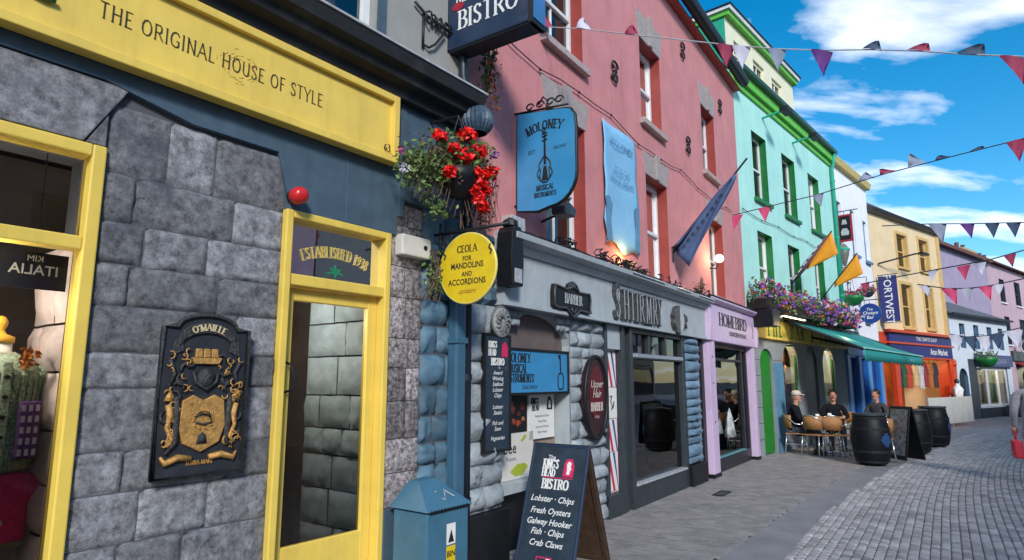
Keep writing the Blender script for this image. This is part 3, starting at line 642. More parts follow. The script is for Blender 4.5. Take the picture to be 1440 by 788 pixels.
# upper storey
mb = MB(); wall(mb, -7.5, 0.0, 4.06, 9.0, [UW, (-6.2, -4.2, 4.12, 5.9)], 0.2, 0, y=0.0); mb.build('upper_wall', nb, ('beige',))
MB().box(-1.117, -1.035, -0.02, 0.02, 4.08, 5.95).build('window_surround', nb, ('slate',))
sash(nb, UW[0], UW[1], UW[2], UW[3], 0.08, 0.075, 'white', 2, gl=GLM)
sash(nb, -6.2, -4.2, 4.12, 5.9, 0.08, 0.075, 'white', 2, gl=GLM)
shell(nb, -7.5, 0.0, 8, 9.0, 'beige', slab=3.15, y0=0.03)

for nm, F_, p_, e_ in (('window_lamp', NB, (-3.42, -0.13, 2.16), 13), ('hall_lamp', NB, (-1.60, -0.62, 2.2), 13)):
    t_ = MB(); t_.lathe([(0.03, 0.06), (0.05, 0.0), (0.04, -0.02), (0.01, -0.03)], n=12); t_.tube([(0, 0, 0.05), (0, 0, 0.9)], 0.006, 6)
    o_ = t_.build(nm, None, (mat('warm shop bulb', (1, 0.85, 0.62), 0.5, 0, emit=8),), smooth=True); o_.parent = nb; o_.location = (p_[0], -p_[1], p_[2])
    L_ = bpy.data.objects.new('shop_light', bpy.data.lights.new('shop_light', 'POINT')); C.objects.link(L_); q_ = F_.P(p_[0], p_[1], p_[2] - 0.1); L_.location = q_; L_.data.energy = e_; L_.data.color = (1, 0.88, 0.74); L_.data.shadow_soft_size = 0.1

# things on the stone shop
def on(F, s, out, z): return F.P(s, out, z)
# carved crest plaque
pl = thing('wall_plaque', 'dark carved crest plaque with gilt shield hung on stone wall beside yellow door', 'plaque', on(NB, -2.295, 0.02, 1.49), NB.rot)
b = MB(); b.prism([(-0.245, -0.405), (0.245, -0.395), (0.245, 0.40)] + [(0.17 * math.cos(a * math.pi / 10), 0.40 + 0.075 * math.sin(a * math.pi / 10)) for a in range(1, 10)] + [(-0.245, 0.40)], -0.035, 0.0); b.build('board', pl, (mat('dark plaque board', (0.022, 0.026, 0.034), 0.55, 0.4, 9, 0.3),), bevel=0.006)
f = MB()
pts = [(-0.245, -0.405), (0.245, -0.395), (0.245, 0.40)] + [(0.17 * math.cos(a * math.pi / 10), 0.40 + 0.075 * math.sin(a * math.pi / 10)) for a in range(0, 11)] + [(-0.245, 0.40)]
f.tube([(x, -0.04, z) for x, z in pts], 0.013, 8, close=True); f.build('border', pl, ('bronze',), smooth=True)
rb = MB()
arc = [(0.165 * math.sin(a), 0.295 + 0.11 * math.cos(a)) for a in [R(-75 + 15 * i) for i in range(11)]]
for a, q in zip(arc, arc[1:]): rb.prism([(a[0], a[1] - 0.032), (q[0], q[1] - 0.032), (q[0], q[1] + 0.03), (a[0], a[1] + 0.03)], -0.05, -0.03)
rb.prism([(-0.2, 0.24), (-0.13, 0.27), (-0.14, 0.34), (-0.18, 0.33)], -0.046, -0.03); rb.prism([(0.2, 0.24), (0.18, 0.33), (0.14, 0.34), (0.13, 0.27)], -0.046, -0.03)
rb.build('name_ribbon', pl, ('bronze',), bevel=0.003)
l = MB(); serif(l, "O'MAILLE", 0.0, 0.39, 0.036, -0.052, wt=1.8, align='c', arc=(0, 0.21, 0.178)); l.build('ribbon_lettering', pl, (mat('pale gilt', (0.6, 0.5, 0.3), 0.4),))
gd = MB()
gd.prism([(-0.115, 0.0), (-0.06, 0.03), (0, 0.0), (0.06, 0.03), (0.115, 0.0), (0.13, -0.14), (0.10, -0.23), (0.0, -0.28), (-0.10, -0.23), (-0.13, -0.14)], -0.052, -0.03)   # shield
gd.build('gilt_shield', pl, ('gold',), bevel=0.004); gd = MB()
gd.prism([(-0.07, 0.20), (0.07, 0.20), (0.085, 0.235), (-0.085, 0.235)], -0.055, -0.03)                           # ship above the helmet
for x in (-0.045, 0.0, 0.045): gd.prism([(x - 0.02, 0.237), (x + 0.02, 0.237), (x + 0.014, 0.285), (x - 0.018, 0.285)], -0.05, -0.03)
gd.build('gilt_ship', pl, ('gold',), bevel=0.003)
for sgn in (-1, 1):
    gd = MB()
    gd.tube([(sgn * 0.19, -0.045, -0.02), (sgn * 0.175, -0.045, -0.08), (sgn * 0.19, -0.045, -0.14), (sgn * 0.16, -0.045, -0.2), (sgn * 0.19, -0.045, -0.24)], [0.016, 0.02, 0.012, 0.014, 0.008], 6)
    gd.prism([(sgn * 0.155, 0.0), (sgn * 0.215, 0.0), (sgn * 0.185, 0.06)], -0.05, -0.03)
    gd.build('gilt_supporter', pl, ('gold',), smooth=True); gd = MB()
    gd.tube([(sgn * 0.05, -0.045, -0.31), (sgn * 0.12, -0.045, -0.30), (sgn * 0.19, -0.045, -0.325), (sgn * 0.21, -0.045, -0.29)], [0.016, 0.02, 0.018, 0.008], 6); gd.build('gilt_scroll', pl, ('gold',), smooth=True)
dk = MB()
dk.tube([(-0.05, -0.055, -0.09), (-0.02, -0.06, -0.07), (0.03, -0.06, -0.08), (0.05, -0.055, -0.12), (0.0, -0.06, -0.13), (-0.04, -0.055, -0.12)], 0.006, 6)
dk.prism([(-0.03, -0.235), (0.03, -0.235), (0.02, -0.19), (0, -0.17), (-0.02, -0.19)], -0.056, -0.052)
dk.ball((0, -0.045, 0.12), 0.05, sq=(1, 0.6, 1.2)); dk.tube([(-0.07, -0.045, 0.16), (-0.055, -0.05, 0.1), (0.0, -0.055, 0.06), (0.06, -0.05, 0.1), (0.07, -0.045, 0.15)], 0.01, 6)
for sgn in (-1, 1):
    for i in range(7):
        a0 = rnd.uniform(0, 6.28); x0, z0 = sgn * (0.09 + 0.018 * i), 0.22 - 0.05 * i
        dk.tube([(x0 + sgn * 0.03 * math.cos(a0 + t), -0.043, z0 + 0.035 * math.sin(a0 + t)) for t in (0, 0.8, 1.6, 2.4, 3.4)], [0.006, 0.009, 0.011, 0.008, 0.004], 6)
    dk.tube([(sgn * 0.2, -0.045, 0.22), (sgn * 0.17, -0.045, 0.15), (sgn * 0.2, -0.045, 0.06)], [0.012, 0.01, 0.006], 6)
    dk.tube([(sgn * 0.15, -0.045, 0.02), (sgn * 0.145, -0.045, -0.1), (sgn * 0.14, -0.045, -0.22), (sgn * 0.19, -0.045, -0.28)], [0.014, 0.02, 0.014, 0.008], 6)
dk.build('dark_relief', pl, ('bronze',), smooth=True)
tr_ = MB(); rt = random.Random(4)
for sgn in (-1, 1):
    for i in range(34):
        x0, z0, a0, r0 = sgn * rt.uniform(0.07, 0.215), rt.uniform(-0.27, 0.27), rt.uniform(0, 6.28), rt.uniform(0.008, 0.022)
        if abs(x0) < 0.14 and -0.28 < z0 < 0.02: x0 = sgn * 0.17
        tr_.tube([(x0 + r0 * math.cos(a0 + q), -0.052, z0 + r0 * math.sin(a0 + q)) for q in (0, 0.9, 1.8, 2.7, 3.6)], [0.002, 0.004, 0.0045, 0.004, 0.002], 5)
for i in range(16):
    a0 = i * 0.6; tr_.tube([(0.05 * math.cos(a0), -0.055, -0.105 + 0.045 * math.sin(a0)), (0.06 * math.cos(a0 + .3), -0.057, -0.105 + 0.055 * math.sin(a0 + .3))], 0.004, 5)
tr_.build('gilt_tracery', pl, ('gold',), smooth=True)
l = MB(); serif(l, 'TERRA MARI', 0, -0.345, 0.022, -0.037, wt=1.6, align='c'); l.build('motto', pl, ('gold',))
# alarm lamp, alarm box, floodlight over the sign
a = thing('alarm_lamp', 'small round red alarm lamp above the left corner of yellow door', 'alarm lamp', on(NB, -1.785, 0.02, 2.79), NB.rot)
MB().lathe([(0.045, 0), (0.045, -0.03), (0.03, -0.04)], n=16, axis='y').build('lamp_base', a, ('black',))
MB().lathe([(0.052, -0.03), (0.058, -0.06), (0.056, -0.10), (0.04, -0.125), (0.01, -0.13)], n=18, axis='y').build('lens', a, ('lampred',), smooth=True)
a = thing('alarm_box', 'off white plastic alarm box on the stone pier right of yellow door', 'alarm box', on(NB, -0.70, 0.0, 2.64), NB.rot)
MB().prism([(-0.15, -0.085), (0.15, -0.085), (0.16, 0.06), (0.14, 0.08), (-0.14, 0.08), (-0.16, 0.06)], -0.085, 0.01).build('cover', a, ('plastic',), bevel=0.012)
MB().lathe([(0.02, -0.084), (0.02, -0.09), (0.005, -0.092)], c=(0.09, 0, 0.0), n=12, axis='y').build('badge', a, ('black',))
a = thing('floodlight', 'flat black floodlight hanging over the yellow fascia sign', 'floodlight', on(NB, -1.75, 0.38, 4.33), NB.rot)
T = Matrix.Rotation(R(8), 4, 'X')
b = MB(); b.box(-0.55, 0.36, -0.16, 0.16, 0.0, 0.05, T=T); b.build('housing', a, ('black',), bevel=0.008)
b = MB()
for i in range(4): b.box(-0.48 + 0.2 * i, -0.34 + 0.2 * i, -0.11, 0.11, -0.008, 0.001, T=T)
b.build('lens', a, (mat('dim lamp lens', (0.25, 0.2, 0.17), 0.3, 0.4),))
b = MB(); b.tube([(-0.3, 0.12, 0.03), (-0.3, 0.36, 0.1)], 0.015); b.tube([(0.2, 0.12, 0.03), (0.2, 0.36, 0.1)], 0.015); b.build('bracket_arm', a, ('black',))

# display goods behind the glass
mq = thing('mannequin', 'shop window mannequin with yellow finial wearing sage green knitted cardigan', 'mannequin', on(NB, -3.14, -0.36, 0.33), NB.rot)
b = MB(); b.lathe([(0.10, 0.78), (0.15, 0.9), (0.155, 1.1), (0.175, 1.25), (0.12, 1.36), (0.06, 1.40), (0.058, 1.46)], n=20); b.lathe([(0.02, 0.05), (0.02, 0.8)], n=10); b.lathe([(0.16, 0.0), (0.16, 0.03), (0.03, 0.05)], n=20); b.build('torso_form', mq, ('cream',), smooth=True)
b = MB(); b.lathe([(0.066, 1.455), (0.066, 1.485), (0.03, 1.50), (0.02, 1.52), (0.03, 1.54), (0.032, 1.56), (0.02, 1.585), (0.004, 1.59)], n=16); b.build('finial', mq, (mat('yellow turned wood', (0.65, 0.36, 0.03), 0.4),), smooth=True)
M['knit'] = mat('sage green knit', (0.36, 0.44, 0.31), 0.95, 0.55, 70, 1.0, 60, spec=0.1)
b = MB(); b.lathe([(0.19, 0.62), (0.20, 0.66), (0.19, 0.85), (0.185, 1.0), (0.195, 1.15), (0.20, 1.26), (0.15, 1.36), (0.08, 1.405), (0.09, 1.38)], n=28)
for sgn in (-1, 1): b.tube([(sgn * 0.14, 0, 1.31), (sgn * 0.21, 0.0, 1.2), (sgn * 0.235, -0.01, 1.0), (sgn * 0.235, -0.03, 0.8), (sgn * 0.225, -0.04, 0.62), (sgn * 0.225, -0.04, 0.56)], [0.07, 0.075, 0.065, 0.058, 0.052, 0.056], 12)
cd = b.build('cardigan', mq, ('knit',), smooth=True); cd.scale.z = 0.72; cd.location.z = 1.405 * 0.28
b = MB(); b.prism([(-0.025, 0.64), (0.025, 0.64), (0.02, 1.34), (-0.02, 1.34)], -0.212, -0.188)
b.build('button_band', cd, ('knit',), bevel=0.005)
b = MB()
for k in range(-8, 9):
    if abs(k) < 1: continue
    a_ = R(-90 + 10.5 * k)
    for ph in (0, math.pi):
        b.tube([((rr_ + 0.004) * math.cos(a_ + 0.05 * math.sin(q * 2.4 + ph)), (rr_ + 0.004) * math.sin(a_ + 0.05 * math.sin(q * 2.4 + ph)), z_) for q in range(15) for z_ in [0.66 + 0.044 * q] for rr_ in [0.198 - 0.016 * math.sin(math.pi * min(1, max(0, (z_ - 0.66) / 0.5))) if z_ < 1.16 else 0.197]], 0.007, 5)
b.build('cable_knit', cd, ('knit',), smooth=True)
for i in range(5): MB().lathe([(0.013, -0.212), (0.012, -0.22), (0.004, -0.222)], c=(0, 0, 0.72 + 0.13 * i), n=10, axis='y').build('button', cd, ('black',))
M['scarf'] = mat('purple checked wool', (0.10, 0.04, 0.16), 0.9, 0.5, 30, 0.5)
b = MB(); b.box(0.06, 0.15, -0.23, -0.195, 0.90, 1.17); b.build('pocket_scarf', mq, ('scarf',), bevel=0.01)
b = MB()
for i in range(3):
    for jx in range(5): b.box(0.068 + 0.028 * i, 0.083 + 0.028 * i, -0.2335, -0.2305, 0.915 + 0.052 * jx, 0.945 + 0.052 * jx)
b.build('scarf_check', mq, (mat('pale lilac wool', (0.42, 0.36, 0.5), 0.9),))
b = MB()
for i in range(60):
    a0 = rnd.uniform(0, 6.28); rr = rnd.uniform(0, 0.05); b.leaf((0.08 + rr * math.cos(a0), -0.17 - rnd.uniform(0, 0.03), 1.38 + rr * math.sin(a0)), 0.02)
b.build('flower_brooch', mq, (mat('orange brown felt', (0.50, 0.17, 0.03), 0.8, tone=0.5, bump=0),))
b = MB(); b.lathe([(0.09, 1.34), (0.10, 1.365), (0.075, 1.41)], n=20)
b.build('knit_collar', mq, (mat('red and white knit', (0.6, 0.45, 0.42), 0.9, 0.6, 45, 0.5),), smooth=True)
jm = thing('folded_jumper', 'bright pink child jumper propped up low in the display window', 'jumper', on(NB, -3.07, -0.28, 0.83), NB.rot)
M['pinkknit'] = mat('bright pink knit', (0.72, 0.02, 0.13), 0.9, 0.25, 50, 0.7, 90)
b = MB(); b.prism([(-0.15, -0.02), (0.10, 0.0), (0.10, 0.19), (0.17, 0.16), (0.20, 0.22), (0.12, 0.31), (0.05, 0.33), (-0.12, 0.33), (-0.24, 0.27), (-0.22, 0.15), (-0.15, 0.18)], -0.05, 0.02); b.build('knit_body', jm, ('pinkknit',), bevel=0.02)
MB().box(-0.14, 0.09, -0.055, -0.045, -0.015, 0.005).build('hem', jm, (mat('olive knit hem', (0.2, 0.15, 0.05), 0.9),))
MB().ball((-0.03, -0.055, 0.10), 0.025, sq=(1.2, 0.3, 0.8)).build('badge', jm, ('cream',))
b = MB(); b.tube([(0.0, 0.0, -0.33), (0.0, 0.0, 0.0)], 0.012); b.box(-0.1, 0.1, -0.06, 0.06, -0.34, -0.325); b.build('stand', jm, ('black',))
b = MB(); b.ball((0, 0, 0.04), 0.1, sq=(1.3, 1, 0.6)); b.ball((0.07, -0.03, 0.09), 0.03)
tag(b.build('knit_hat', None, (mat('pale pink knit', (0.62, 0.3, 0.34), 0.9, 0.3, 50, 0.6, 90),), smooth=True, loc=on(NB, -2.99, -0.28, 0.42), rot=(0, 0, NB.rot)), 'pale pink woolly hat lying on the display window floor', 'hat')
refl_sign = thing('lettered_board', 'small dark board standing in for mirrored reflection of an opposite sign in display window', 'sign', on(NB, -3.10, -0.10, 2.13), NB.rot)  # added board in place of the reflection of a sign across the street
MB().box(-0.17, 0.14, 0, 0.012, -0.09, 0.09).build('board', refl_sign, ('black',))
l = MB(); sans(l, 'ITALIA', 0, -0.02, 0.05, -0.001, mirror=True, bold=0.01); sans(l, 'KIM', 0, 0.045, 0.03, -0.001, mirror=True); l.build('lettering', refl_sign, ('cream',))
MB().tube([(0, 0.006, 0.09), (0, 0.006, 0.6)], 0.003, 6).build('cord', refl_sign, ('iron',))

# ------------------------------------------------------------------ the pink house with the grey stone music shop and the lilac shop below
pk = thing('pink_house', 'tall pink rendered house with brick red window reveals over grey stone and lilac shopfronts', 'house', PK.P(0), PK.rot)
PW = [(1.32, 2.26, 5.43, 6.78), (4.12, 4.95, 5.45, 6.78), (7.08, 7.90, 5.50, 6.82), (1.36, 2.27, 2.99, 4.62), (4.2, 5.06, 3.05, 4.62), (7.22, 8.10, 3.14, 4.62)]
mb = MB(); wall(mb, 0, 9.6, 2.88, 8.2, PW, 0.24, 0, 1); mb.build('upper_wall', pk, ('pink', 'red'))
for i, (a, b, c, d) in enumerate(PW):
    sash(pk, a, b, c, d, 0.16, 0.06, 'white', 2 if i % 3 == 0 else 1, gl=GLD, curtain=('cream' if i in (0, 3, 4) else None), sillm='sill')
    l = MB(); h = 0.44 if i < 3 else 0.34; l.prism([(a - 0.02, d + 0.004), (b + 0.02, d + 0.004), (b + 0.12, d + h), (a - 0.12, d + h)], -0.012, 0.03)
    l.prism([((a + b) / 2 - 0.06, d + 0.004), ((a + b) / 2 + 0.06, d + 0.004), ((a + b) / 2 + 0.09, d + h + 0.05), ((a + b) / 2 - 0.09, d + h + 0.05)], -0.045, 0.02)
    l.build('lintel', pk, ('lintel',), bevel=0.006)
shell(pk, 0, 9.6, 9, 8.2, 'pink', slab=2.95, eave=0.0)
e = MB(); e.box(-0.05, 9.66, -0.15, 0.05, 8.08, 8.13); e.build('eaves_board', pk, ('red',), bevel=0.005)
e = MB(); n = 8; e.prism([(-0.24 + 0.11 * math.cos(math.pi + math.pi * i / n), 8.27 + 0.135 * math.sin(math.pi + math.pi * i / n)) for i in range(n + 1)] + [(-0.13, 8.30), (-0.35, 8.30)], -0.05, 9.66, plane='yz'); e.build('gutter', pk, ('black',))
# music shop: rubble piers, arch, fascia
A1 = (0.55, 1.83, 0.0, 2.27, 0.30); D1 = (2.66, 5.45, 0.0, 2.285)
mb = MB(); wall(mb, 0, 6.42, 0, 2.3, [A1, D1], 0.6, 0, 1, y=0.02); mb.build('shop_wall_core', pk, ('greystone', 'fascia'))
def arch_clear(q): return q
r_ = MB()
blocks(r_, 0.0, 0.54, 0.49, 2.28, 0.0, 41, (0.15, 0.27), (0.25, 0.54), 0.045, 0.014, rough=1.0, m=0, fr=True)
r_.build('rubble_pier', pk, ('greystone',), smooth=True); r_ = MB()
blocks(r_, 1.84, 2.66, 0.0, 2.28, 0.0, 42, (0.12, 0.22), (0.22, 0.42), 0.035, 0.014, rough=1.0, fr=True)
r_.build('rubble_pier', pk, ('greystone',), smooth=True); r_ = MB()
blocks(r_, 0.55, 0.85, 2.12, 2.28, 0.0, 44, (0.07, 0.09), (0.1, 0.2), 0.02, 0.01, fr=True); blocks(r_, 1.55, 1.84, 2.12, 2.28, 0.0, 45, (0.07, 0.09), (0.1, 0.2), 0.02, 0.01)
r_.build('arch_spandrel', pk, ('greystone',), smooth=True)
r_ = MB(); blocks(r_, 5.46, 6.14, 0.32, 2.28, -0.05, 43, (0.10, 0.2), (0.68, 0.7), 0.04, 0.014, rough=0.9, fr=True)
r_.build('rubble_pier', pk, (mat('blue grey painted rubble', (0.14, 0.23, 0.32), 0.6, 0.3, 9, 0.35, 40, tone=0.3, spot=0.3, spotcol=(0.05, 0.09, 0.13)),), smooth=True)
cf = MB(); blocks(cf, 0.0, 0.44, 2.28, 2.95, 0.0, 47, (0.15, 0.25), (0.2, 0.44), 0.03, 0.012, fr=True); cf.build('corner_stones', pk, ('bluestone',)); MB().box(0.0, 0.5, 0.03, 0.4, 2.2, 2.96).build('corner_core', pk, ('mortar',))
p = MB(); p.box(-0.02, 0.555, -0.075, 0.02, 0.0, 0.48); p.build('plinth', pk, ('black',), bevel=0.01)
p = MB(); p.box(5.44, 6.16, -0.11, 0.02, 0.0, 0.31); p.build('plinth', pk, ('black',), bevel=0.01)
t = MB()
t.prism([(0.555, 1.92), (1.825, 1.92), (1.825, 1.98)] + [(1.19 + 0.635 * math.cos(R(10 * i)), 1.97 + 0.29 * math.sin(R(10 * i))) for i in range(1, 18)] + [(0.555, 1.98)], 0.10, 0.14)
t.build('tympanum', pk, (mat('grey brown arch panel', (0.135, 0.105, 0.10), 0.7, 0.2, 5),))
t = MB(); t.box(0.56, 1.825, 0.20, 0.24, 0.44, 1.92); t.build('alcove_panel', pk, (mat('buff alcove board', (0.30, 0.22, 0.19), 0.8, 0.2),))
t = MB(); t.box(0.56, 1.825, 0.02, 0.22, 0.56, 0.64); t.box(0.56, 1.825, 0.16, 0.24, 0.0, 0.555, 1); t.build('alcove_shelf', pk, ('fascia', 'black'))
f = MB(); f.box(0.42, 6.42, -0.10, 0.02, 2.29, 2.80); f.box(0.42, 6.42, -0.125, -0.10, 2.285, 2.32); f.box(0.95, 0.957, -0.103, -0.1, 2.32, 2.8)
fs = f.build('music_shop_fascia', pk, ('fascia',), bevel=0.006)
c = MB(); c.prism([(0.02, 2.80), (-0.13, 2.80), (-0.17, 2.85), (-0.17, 2.875), (-0.26, 2.90), (-0.27, 2.955), (0.02, 3.0)], 0.40, 6.44, plane='yz'); cr_ = c.build('shop_cornice', pk, ('fascia',), bevel=0.004)
b = MB()     # scrolled iron cresting and broken flashing along the cornice top
for i in range(46):
    x = rnd.choice([rnd.uniform(1.2, 3.2), rnd.uniform(2.2, 6.4), rnd.uniform(2.6, 3.6)]); z = 2.985; r0 = rnd.uniform(0.03, 0.075)
    b.tube([(x + r0 * math.cos(q) * (1 - q / 14), -0.2 + rnd.uniform(-0.04, 0.06), z + r0 * 0.9 + r0 * math.sin(q) * (1 - q / 14)) for q in [i2 * 0.7 for i2 in range(9)]], 0.008, 5)
for i in range(16):
    x = 0.5 + 0.37 * i; b.tube([(x, -0.22, 2.975 + 0.02 * (i % 2)), (x + 0.2, -0.2, 3.0), (x + 0.42, -0.21, 2.98)], 0.011, 5)
b.build('iron_cresting', cr_, ('iron',))
b = MB()
for x0, x1 in ((3.0, 4.1), (4.6, 5.2), (5.6, 6.4)): b.prism([(-0.275, 2.955), (-0.285, 2.935), (-0.16, 2.985), (-0.14, 3.005)], x0, x1, plane='yz')
b.build('flashing_strip', cr_, ('silver',))
# raised ornaments on the fascia
q_ = thing('fascia_plaque', 'ornate dark scrolled name plaque fixed on grey plaster fascia above the arch', 'plaque', on(PK, 1.655, 0.105, 2.46), PK.rot)
o1 = [(-0.42, 0.05), (-0.40, 0.13), (-0.30, 0.12), (-0.14, 0.10), (-0.08, 0.17), (0, 0.20), (0.08, 0.17), (0.14, 0.10), (0.30, 0.10), (0.40, 0.11), (0.43, 0.03), (0.41, -0.06), (0.43, -0.12), (0.32, -0.12), (0.16, -0.11), (0.06, -0.17), (0, -0.2), (-0.06, -0.17), (-0.16, -0.11), (-0.34, -0.12), (-0.42, -0.10)]
MB().prism(o1, -0.04, 0.0).build('plate', q_, ('black',), bevel=0.008)
b = MB(); b.tube([(x * 0.95, -0.045, z * 0.93) for x, z in o1], 0.012, 6, close=True); b.build('rim', q_, ('pewter',), smooth=True)
b = MB(); serif(b, 'BARBER', 0, -0.05, 0.10, -0.046, wt=1.7, align='c', cond=0.9); b.build('lettering', q_, ('silver',))
b = MB(); b.ball((0, -0.04, 0.15), 0.04, sq=(1.4, 0.4, 0.8)); b.tube([(-0.1, -0.045, 0.11), (0, -0.05, 0.14), (0.1, -0.045, 0.11)], 0.012, 6); b.tube([(-0.05, -0.045, -0.1), (0, -0.05, -0.15), (0.05, -0.045, -0.1)], 0.012, 6); b.build('crest', q_, ('pewter',), smooth=True)
q_ = thing('raised_lettering', 'tall worn metal letters fixed on the grey fascia over the shop window', 'sign letters', on(PK, 3.5, 0.103, 2.36), PK.rot)
x = -0.78
for ch, w_ in (('S', 0.26), ('H', 0.24), ('T', 0.22), ('I', 0.12), ('R', 0.26), ('M', 0.28), ('R', 0.24), ('Y', 0.22)):
    b = MB(); serif(b, ch, x, 0, 0.36 if ch != 'S' else 0.42, 0.0, wt=1.5, ex=0.05, cond=0.62); b.build('letter', q_, ('pewter',))
    b = MB(); serif(b, ch, x + 0.012, 0.008, 0.345, -0.051, wt=0.55, ex=0.004, cond=0.62); b.build('letter_edge', q_, ('silver',)); x += w_ * 0.86
q_ = thing('moulded_roundel', 'cracked half white half dark moulded roundel at the end of grey fascia', 'roundel', on(PK, 4.98, 0.103, 2.50), PK.rot)
b = MB(); b.prism([(0.22 * math.cos(R(a)), 0.19 * math.sin(R(a))) for a in range(-90, 91, 15)], -0.05, 0); b.build('white_half', q_, ('silver',), bevel=0.01)
b = MB(); b.prism([(-0.02 - 0.24 * abs(math.cos(R(a))) * (1 + 0.12 * math.sin(a)), 0.22 * math.sin(R(a))) for a in range(90, 271, 15)], -0.07, 0); b.build('dark_half', q_, ('pewter',), bevel=0.01)
b = MB(); b.tube([(0.30 + 0.06 * math.cos(a), -0.03, 0.1 * math.sin(a * 2)) for a in [i * 0.5 for i in range(12)]], 0.02, 6); b.build('scroll', q_, ('pewter',), smooth=True)
# shop window and door of the music shop
d = MB()
d.box(2.665, 2.72, -0.03, 0.1, 0.16, 2.28); d.box(3.10, 3.20, -0.04, 0.1, 0.0, 2.28); d.box(3.34, 3.43, -0.05, 0.1, 0.0, 2.28); d.box(5.33, 5.45, -0.04, 0.1, 0.0, 2.28)
d.box(2.72, 3.10, -0.02, 0.1, 1.98, 2.28, 1); d.box(3.20, 3.34, 0.0, 0.1, 0, 2.28)
d.box(3.43, 5.33, -0.03, 0.09, 2.22, 2.28); d.box(3.43, 5.33, -0.05, 0.09, 1.88, 1.955); d.box(3.43, 5.33, -0.045, 0.05, 0.0, 0.27); d.box(2.665, 3.10, -0.04, 0.08, 0.0, 0.26)
for x in (4.06, 4.70): d.box(x - 0.03, x + 0.03, -0.025, 0.08, 1.955, 2.22)
ws = d.build('shop_window_frame', pk, ('dark', 'fascia'), bevel=0.006)
MB().box(3.43, 5.33, -0.065, 0.05, 0.272, 0.30).build('window_sill', ws, ('silver',), bevel=0.004)
MB().box(3.43, 5.33, -0.06, -0.04, 1.90, 1.95).build('transom_rail', ws, (mat('pale blue grey paint', (0.28, 0.33, 0.38), 0.5),), bevel=0.004)
g = MB(); g.face([(3.43, 0.03, 0.29), (5.33, 0.03, 0.29), (5.33, 0.03, 1.89), (3.43, 0.03, 1.89)]); g.build('pane', ws, (GLM,))
g = MB(); g.face([(3.43, 0.03, 1.95), (5.33, 0.03, 1.95), (5.33, 0.03, 2.23), (3.43, 0.03, 2.23)]); g.build('pane', ws, (GLD,))
g = MB(); g.box(2.72, 3.10, 0.05, 0.07, 0.26, 1.98); g.build('poster_panel', ws, ('cream',))
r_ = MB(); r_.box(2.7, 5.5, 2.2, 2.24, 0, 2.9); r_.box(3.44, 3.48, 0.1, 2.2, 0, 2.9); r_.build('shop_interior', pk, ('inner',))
M['candy'] = mat('striped poster paper', (0.75, 0.74, 0.74), 0.6, 0.05)
def stripes(z0, z1, label):
    t = thing('barber_poster', label, 'poster', on(PK, 2.905, -0.045, z0), PK.rot); W_, H_ = 0.36, z1 - z0
    MB().box(-W_ / 2, W_ / 2, -0.004, 0.003, 0, H_).build('sheet', t, ('candy',))
    for nm, col, off in (('red_stripe', (0.55, 0.02, 0.06), 0.0), ('blue_stripe', (0.02, 0.09, 0.26), 0.14), ('red_stripe', (0.55, 0.02, 0.06), 0.28)):
        k = -0.62; x0 = -W_ / 2 + off * W_ / 0.36 + 0.07; b = MB(); pts = []
        for (x, z) in ((x0, H_), (x0 + 0.055, H_), (x0 + 0.055 - k * H_ * 0.5, 0), (x0 - k * H_ * 0.5, 0)): pts.append((max(-W_ / 2, min(W_ / 2, x)), z))
        if abs(pts[0][0] - pts[1][0]) > 0.005 or abs(pts[2][0] - pts[3][0]) > 0.005:
            pts = [p for i, p in enumerate(pts) if i == 0 or (abs(p[0] - pts[i - 1][0]) + abs(p[1] - pts[i - 1][1]) > 1e-4)]
            b.prism(pts, -0.006, -0.0042); b.build(nm, t, (mat(nm + ' ink', col, 0.6, 0.08),))
stripes(1.52, 1.95, 'top poster with slanting red and white barber stripes beside grey rubble pier')
stripes(0.74, 1.12, 'middle poster with red white and blue barber stripes below the script poster')
stripes(0.28, 0.73, 'lowest poster with red white and blue barber stripes just above the dark stall riser')
t = thing('script_poster', 'white poster with black handwritten mark between the striped barber posters', 'poster', on(PK, 2.905, -0.043, 1.14), PK.rot)
MB().box(-0.18, 0.18, -0.004, 0.003, 0, 0.36).build('sheet', t, ('wht',))
b = MB(); b.tube([(-0.02, -0.006, 0.26), (0.03, -0.006, 0.27), (0.0, -0.006, 0.2), (0.04, -0.006, 0.15), (0.02, -0.006, 0.10), (0.06, -0.006, 0.12), (0.09, -0.006, 0.2)], 0.008, 5); b.build('script', t, ('ink',))
lamp('shop_light', on(PK, 4.3, -0.5, 2.5), 8, (1, 0.85, 0.65))  # unseen fill lamp, added to bring out the goods in the dark shop
# goods dimly seen in the music shop
for i, (x, y, z, cc, nm, lb) in enumerate(((3.9, 0.9, 1.5, (0.35, 0.28, 0.06), 'shelf', 'yellow lettered shelf board hanging inside the music shop window'), (4.5, 1.1, 1.22, (0.02, 0.09, 0.4), 'blue_case', 'bright blue instrument case on display inside the music shop window'))):
    t = thing(nm, lb, nm.split('_')[-1], on(PK, x, -y, z), PK.rot); MB().prism([(-0.45, -0.08), (0.45, -0.08), (0.5, 0.0), (0.4, 0.1), (-0.35, 0.1), (-0.5, 0.02)], -0.12, 0.12).build('body', t, (mat(nm + ' paint', cc, 0.5, 0.4, 9),), bevel=0.02)
    b = MB(); b.tube([(-0.3, 0, 0.1), (-0.3, 0, 2.6 - z)], 0.008); b.tube([(0.3, 0, 0.1), (0.3, 0, 2.6 - z)], 0.008); b.build('hanger', t, ('iron',))

